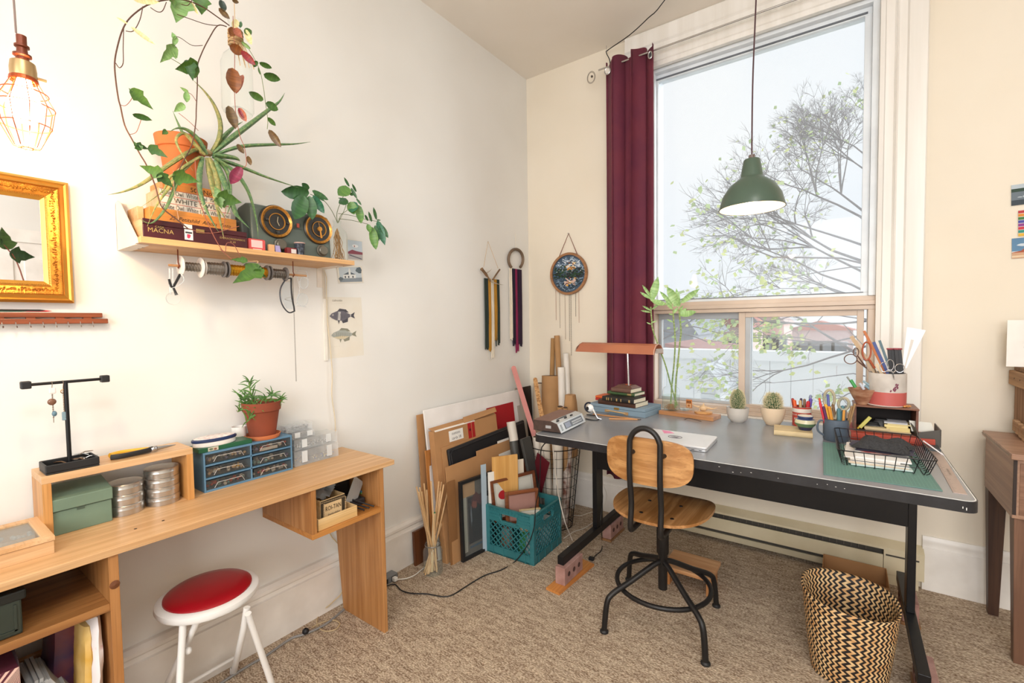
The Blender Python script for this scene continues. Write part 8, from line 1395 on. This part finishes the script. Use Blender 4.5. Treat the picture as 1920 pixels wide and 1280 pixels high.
# cardboard tray behind basket and small bits
A_ = W(1541, 1068, 'z', .09); B_ = W(1668, 1100, 'z', .09); obx('cardboard_tray', 'open shallow cardboard box on the carpet behind the woven basket', 'box', A_.x, B_.x, B_.y-.02, B_.y+.2, 0, .09, CARD, .003)
# woven basket
t = T('woven_basket', 'black and tan zigzag woven waste basket on the carpet', 'basket', (2.062, -.905, 0)); wv, wt2, wb2 = _new('zigzag_weave')
uvn = wt2.nodes.new('ShaderNodeUVMap'); sp = wt2.nodes.new('ShaderNodeSeparateXYZ'); wt2.links.new(uvn.outputs[0], sp.inputs[0])
def mth(op, a, b=None):
    n = wt2.nodes.new('ShaderNodeMath'); n.operation = op
    for i, x in enumerate((a, b)):
        if x is None: continue
        if isinstance(x, (int, float)): n.inputs[i].default_value = x
        else: wt2.links.new(x, n.inputs[i])
    return n.outputs[0]
U_ = mth('MULTIPLY', sp.outputs[0], 46); Vv = mth('MULTIPLY', sp.outputs[1], 25); tri = mth('ABSOLUTE', mth('SUBTRACT', mth('FRACT', Vv), .5)); tri = mth('SUBTRACT', mth('MULTIPLY', tri, 2), .5); band_ = mth('FRACT', mth('ADD', U_, mth('MULTIPLY', tri, .62))); band2 = mth('GREATER_THAN', band_, .52)
tanc = _mix(wt2, _ramp(wt2, _noise(wt2, 30), .3, .7), lin('C8935A'), lin('E6C693')); oc = _mix(wt2, band2, lin('1A1311'), tanc); wt2.links.new(oc, wb2.inputs['Base Color']); wb2.inputs['Roughness'].default_value = .6
hgt = mth('ABSOLUTE', mth('SUBTRACT', mth('FRACT', mth('MULTIPLY', Vv, 2)), .5)); _bump(wt2, wb2, hgt, .7, .003)
N = 72; prof = [(.80, .002), (.84, .04), (.92, .14), (.985, .24), (1.0, .28), (1.03, .302), (1.04, .312), (1.0, .312), (.965, .28), (.90, .14), (.82, .03)]; V = []; UV = []; acc = 0
for i, (r, z) in enumerate(prof):
    if i: acc += math.hypot((r-prof[i-1][0])*.15, z-prof[i-1][1])
    for k in range(N+1):
        a = 2*pi*k/N; ex = .82; x = math.copysign(abs(math.cos(a))**ex, math.cos(a))*.150*r; y = math.copysign(abs(math.sin(a))**ex, math.sin(a))*.140*r
        zz = z*(1+.05*math.cos(a-2.4)*(z/.335)); V.append((x, y, zz)); UV.append((k/N, acc/.62))
F_ = [(i*(N+1)+k, i*(N+1)+k+1, (i+1)*(N+1)+k+1, (i+1)*(N+1)+k) for i in range(len(prof)-1) for k in range(N)]
me = bpy.data.meshes.new('wall'); me.from_pydata(V, [], F_); uvl = me.uv_layers.new(name='UVMap')
for lp_ in me.loops: uvl.data[lp_.index].uv = UV[lp_.vertex_index]
me.polygons.foreach_set('use_smooth', [True]*len(F_)); me.materials.append(wv); ob = bpy.data.objects.new('woven_wall', me); COL.objects.link(ob); ob.parent = t; me.update()
G().lathe([(.0001, .004), (.118, .004)], n=30).o('base', M('6E4A2C', .8), t)
# cables under the desk
P = smoothpath([W(1125, 900, 'y', -.5), W(1130, 930, 'y', -.5), W(1126, 975, 'y', -.6), W(1129, 1010, 'z', .006), W(1128, 1030, 'z', .006), W(1118, 1040, 'z', .006), W(1110, 1048, 'z', .006)], 4); ob = tag(G().tube(P, .0026, 6).o('lamp_cable', BLK, smooth=1), 'thin black cable and plug hanging by the left desk leg', 'cable'); e = P[-1]; G().box(e.x-.018, e.x+.012, e.y-.012, e.y+.010, .0005, .018).o('plug', BLK, ob, bevel=.003)
P = smoothpath([W(1036, 830, 'y', -.9), W(1040, 870, 'y', -.85), W(1048, 930, 'y', -.75), W(1060, 980, 'y', -.7), W(1072, 1010, 'z', .006), W(1075, 1025, 'z', .005), W(1064, 1024, 'z', .005)], 4); tag(G().tube(P, .0034, 6).o('white_cable', M('E4DCD0', .5), smooth=1), 'thick white cable dropping from the desk behind the crate', 'cable')
P = smoothpath([W(u, v_, 'z', .005) for u, v_ in ((1057, 1009), (1075, 997), (1095, 990), (1111, 980), (1125, 972))], 4); tag(G().tube(P, .0028, 6).o('white_cable', M('DDD4C6', .5), smooth=1), 'white cable on the carpet running to the left desk leg', 'cable')
P = smoothpath([W(u, v_, 'z', .005) for u, v_ in ((1075, 966), (1090, 966), (1108, 960), (1130, 957))], 4); tag(G().tube(P, .0024, 6).o('white_cable', M('DDD4C6', .5), smooth=1), 'short white cable near the wall behind the left desk leg', 'cable')
P = smoothpath([W(1124, 870, 'y', -.3), W(1130, 905, 'y', -.2), W(1138, 930, 'y', -.1), W(1128, 960, 'y', -.1)], 4); tag(G().tube(P, .0022, 6).o('white_cable', M('EDE6DA', .5), smooth=1), 'thin white cable dangling between desk leg and heater', 'cable')
# ------------------------------------------------------------------ sewing table at the right edge
sx0, sz = 2.56, .842; t = T('sewing_table', 'brown veneered sewing table with tapered legs at the right edge', 'table', (2.9, -.29, 0)); VN = WOOD('A8846C', '94705A', 'x', 1.5, .4); VNY = WOOD('A8846C', '94705A', 'y', 1.5, .4); DKL_ = WOOD('4E3426', '3A241A', 'z', 1, .5); Q = lambda g: g_off(g, Vector((2.9, -.29, 0)))
Q(G().box(sx0, 3.4, -.535, -.075, sz-.022, sz)).o('tabletop', VN, t, bevel=.002); Q(G().box(sx0-.001, sx0, -.505, -.07, sz-.014, sz-.010)).o('hinge_strip', M('8A7A6A', .4, .5), t)
Q(G().box(sx0+.012, 3.38, -.505, -.075, .585, sz-.024)).o('apron', VNY, t, bevel=.001); Q(G().box(sx0+.03, 3.36, -.507, -.504, .60, sz-.04)).o('front_door', WOOD('8E6A54', '7A5844', 'x', 1.5, .4), t, bevel=.001); Q(G().box(sx0+.012, sx0+.022, -.510, -.505, .60, sz-.03)).o('dark_gap', M('2A1A14', .6), t)
for x, y, m in ((sx0+.045, -.10, DKL_), (sx0+.05, -.465, WOOD('7A5844', '6A4A38', 'z', 1, .5)), (3.33, -.10, DKL_), (3.33, -.465, DKL_)):
    g = G(); a, b = .030, .017; g.add([(x-b, y-b, .0), (x+b, y-b, .0), (x+b, y+b, .0), (x-b, y+b, .0), (x-a, y-a, .585), (x+a, y-a, .585), (x+a, y+a, .585), (x-a, y+a, .585)], [(3, 2, 1, 0), (4, 5, 6, 7), (0, 1, 5, 4), (1, 2, 6, 5), (2, 3, 7, 6), (3, 0, 4, 7)]); Q(g).o('leg', m, t, bevel=.001)
# rough crate standing on it
OLD = WOOD('9A7454', '7A5638', 'z', 1.2, .8); c0 = W(1883, 800, 'z', sz); t = T('rustic_crate', 'rough weathered wooden ammunition style crate on the sewing table', 'crate', (2.668, -.27, sz), math.radians(0)); wq, dq_, hq = .30, .24, .30
G().box(0, wq, 0, dq_, .02, hq-.02).o('body', OLD, t, bevel=.004); G().box(-.004, wq, -.006, dq_, hq-.02, hq).o('lid_board', WOOD('8A6848', '6E4E34', 'x', 1.2, .8), t, bevel=.004); g = G(); g.box(-.018, .0, -.012, dq_+.01, hq-.085, hq-.02); g.o('corner_batten', WOOD('B08A64', '8E6A48', 'y', 1.2, .8), t, bevel=.004); g = G(); g.box(-.018, .05, -.020, -.001, hq-.075, hq-.02); g.o('corner_batten', WOOD('B08A64', '8E6A48', 'x', 1.2, .8), t, bevel=.004)
for k in range(4): G().box(-.020, -.002, -.012+k*.045, .028+k*.045, .0+k*.006, .055+k*.004).o('foot_batten', WOOD('B89470', '9A7452', 'y', 1.2, .8), t, bevel=.003)
G().box(-.016, wq, -.016, 0, .0, .03).o('foot_batten', WOOD('B89470', '9A7452', 'x', 1.2, .8), t, bevel=.004); G().box(.08, .10, -.003, 0, .10, .24).o('dark_slot', M('4A3424', .8), t); g = G(); [g.lathe([(.003, .0), (.003, .001)], (-.0195, y, hq-.05), 8, ax='x') for y in (.0, .08, .16)]; g.o('nail', M('3A2A20', .5), t)
p = W(1887, 668, 'y', -.10); p.z = sz+.301; hc_ = W(1882, 600, 'y', -.10).z-p.z; t = T('portrait_card', 'white card with ink portrait drawing standing on the rustic crate', 'card', (p.x, p.y, p.z), 0); G().box(0, .30, 0, .002, 0, hc_).o('sheet', M('F3EFE8', .7), t)
art(t, (0, 0, 0), .19, hc_, [(c_('8A9A94'), blob(.42, .42, .14, .2, j=.3)), (c_('B08478'), blob(.47, .7, .08, .16, j=.3)), (c_('5A3A34'), blob(.5, .5, .12, .32, j=.25)), (c_('E4CDBE'), blob(.52, .42, .07, .2)), (c_('C9A89A'), blob(.46, .22, .08, .05))]+[(c_('3A3434'), blob(.28+.13*random.random(), .45+.3*random.random(), .006, .010, 5)) for _ in range(14)]+[(c_('3A3434'), rect(.46, .42, .50, .45))])
# postcards on the right of the window wall
def pcard(lab, TL, BL, w_, shapes, y=-.004):
    A_, B_ = W(TL[0], TL[1], 'y', y), W(BL[0], BL[1], 'y', y); h_ = (A_-B_).length; t = T('postcard', lab, 'postcard', M4=frame4(B_, (1, 0, (.02)), (A_-B_)), group='postcards right of the window'); G().box(0, w_, 0, .001, 0, h_).o('sheet', M('E9E6DF', .6), t); art(t, (0, 0, 0), w_, h_, shapes)
pcard('postcard of a dark rocky shore and forest, top one of three', (1899, 347), (1896, 386), .145, [(c_('B9C4CC'), rect(0, .7, 1, 1)), (c_('2E4438'), rect(0, .62, 1, .8)), (c_('6A7680'), rect(0, 0, 1, .64)), (c_('3A444C'), rect(0, .0, 1, .25))]+[(c_('C9D2D8'), blob(random.random()*.9+.05, .3+random.random()*.3, .06, .02, 6, j=.3)) for _ in range(14)])
pcard('postcard covered in rows of colourful embroidery threads, middle one of three', (1910, 394), (1909, 443), .12, [(c_(['B8323A', 'D8892E', '3E7A3E', '4A4AA0', '8A3A8A', 'C83A4A', '2E8A7A', 'E0B03A'][k]), rect(0, 1-(k+1)*.125, 1, 1-k*.125-.02)) for k in range(8)])
pcard('postcard of a red rock beach under a blue sky, bottom one of three', (1900, 447), (1897, 485), .145, [(c_('5E86A8'), rect(0, .35, 1, 1)), (c_('C9D4DC'), blob(.35, .65, .2, .08, j=.3)), (c_('A8553A'), [(0, .3), (.2, .36), (.35, .6), (.5, .5), (.7, .42), (1, .4), (1, .2), (0, .2)]), (c_('C9A080'), rect(0, 0, 1, .28)), (c_('E0C8A8'), rect(0, .05, 1, .14))])
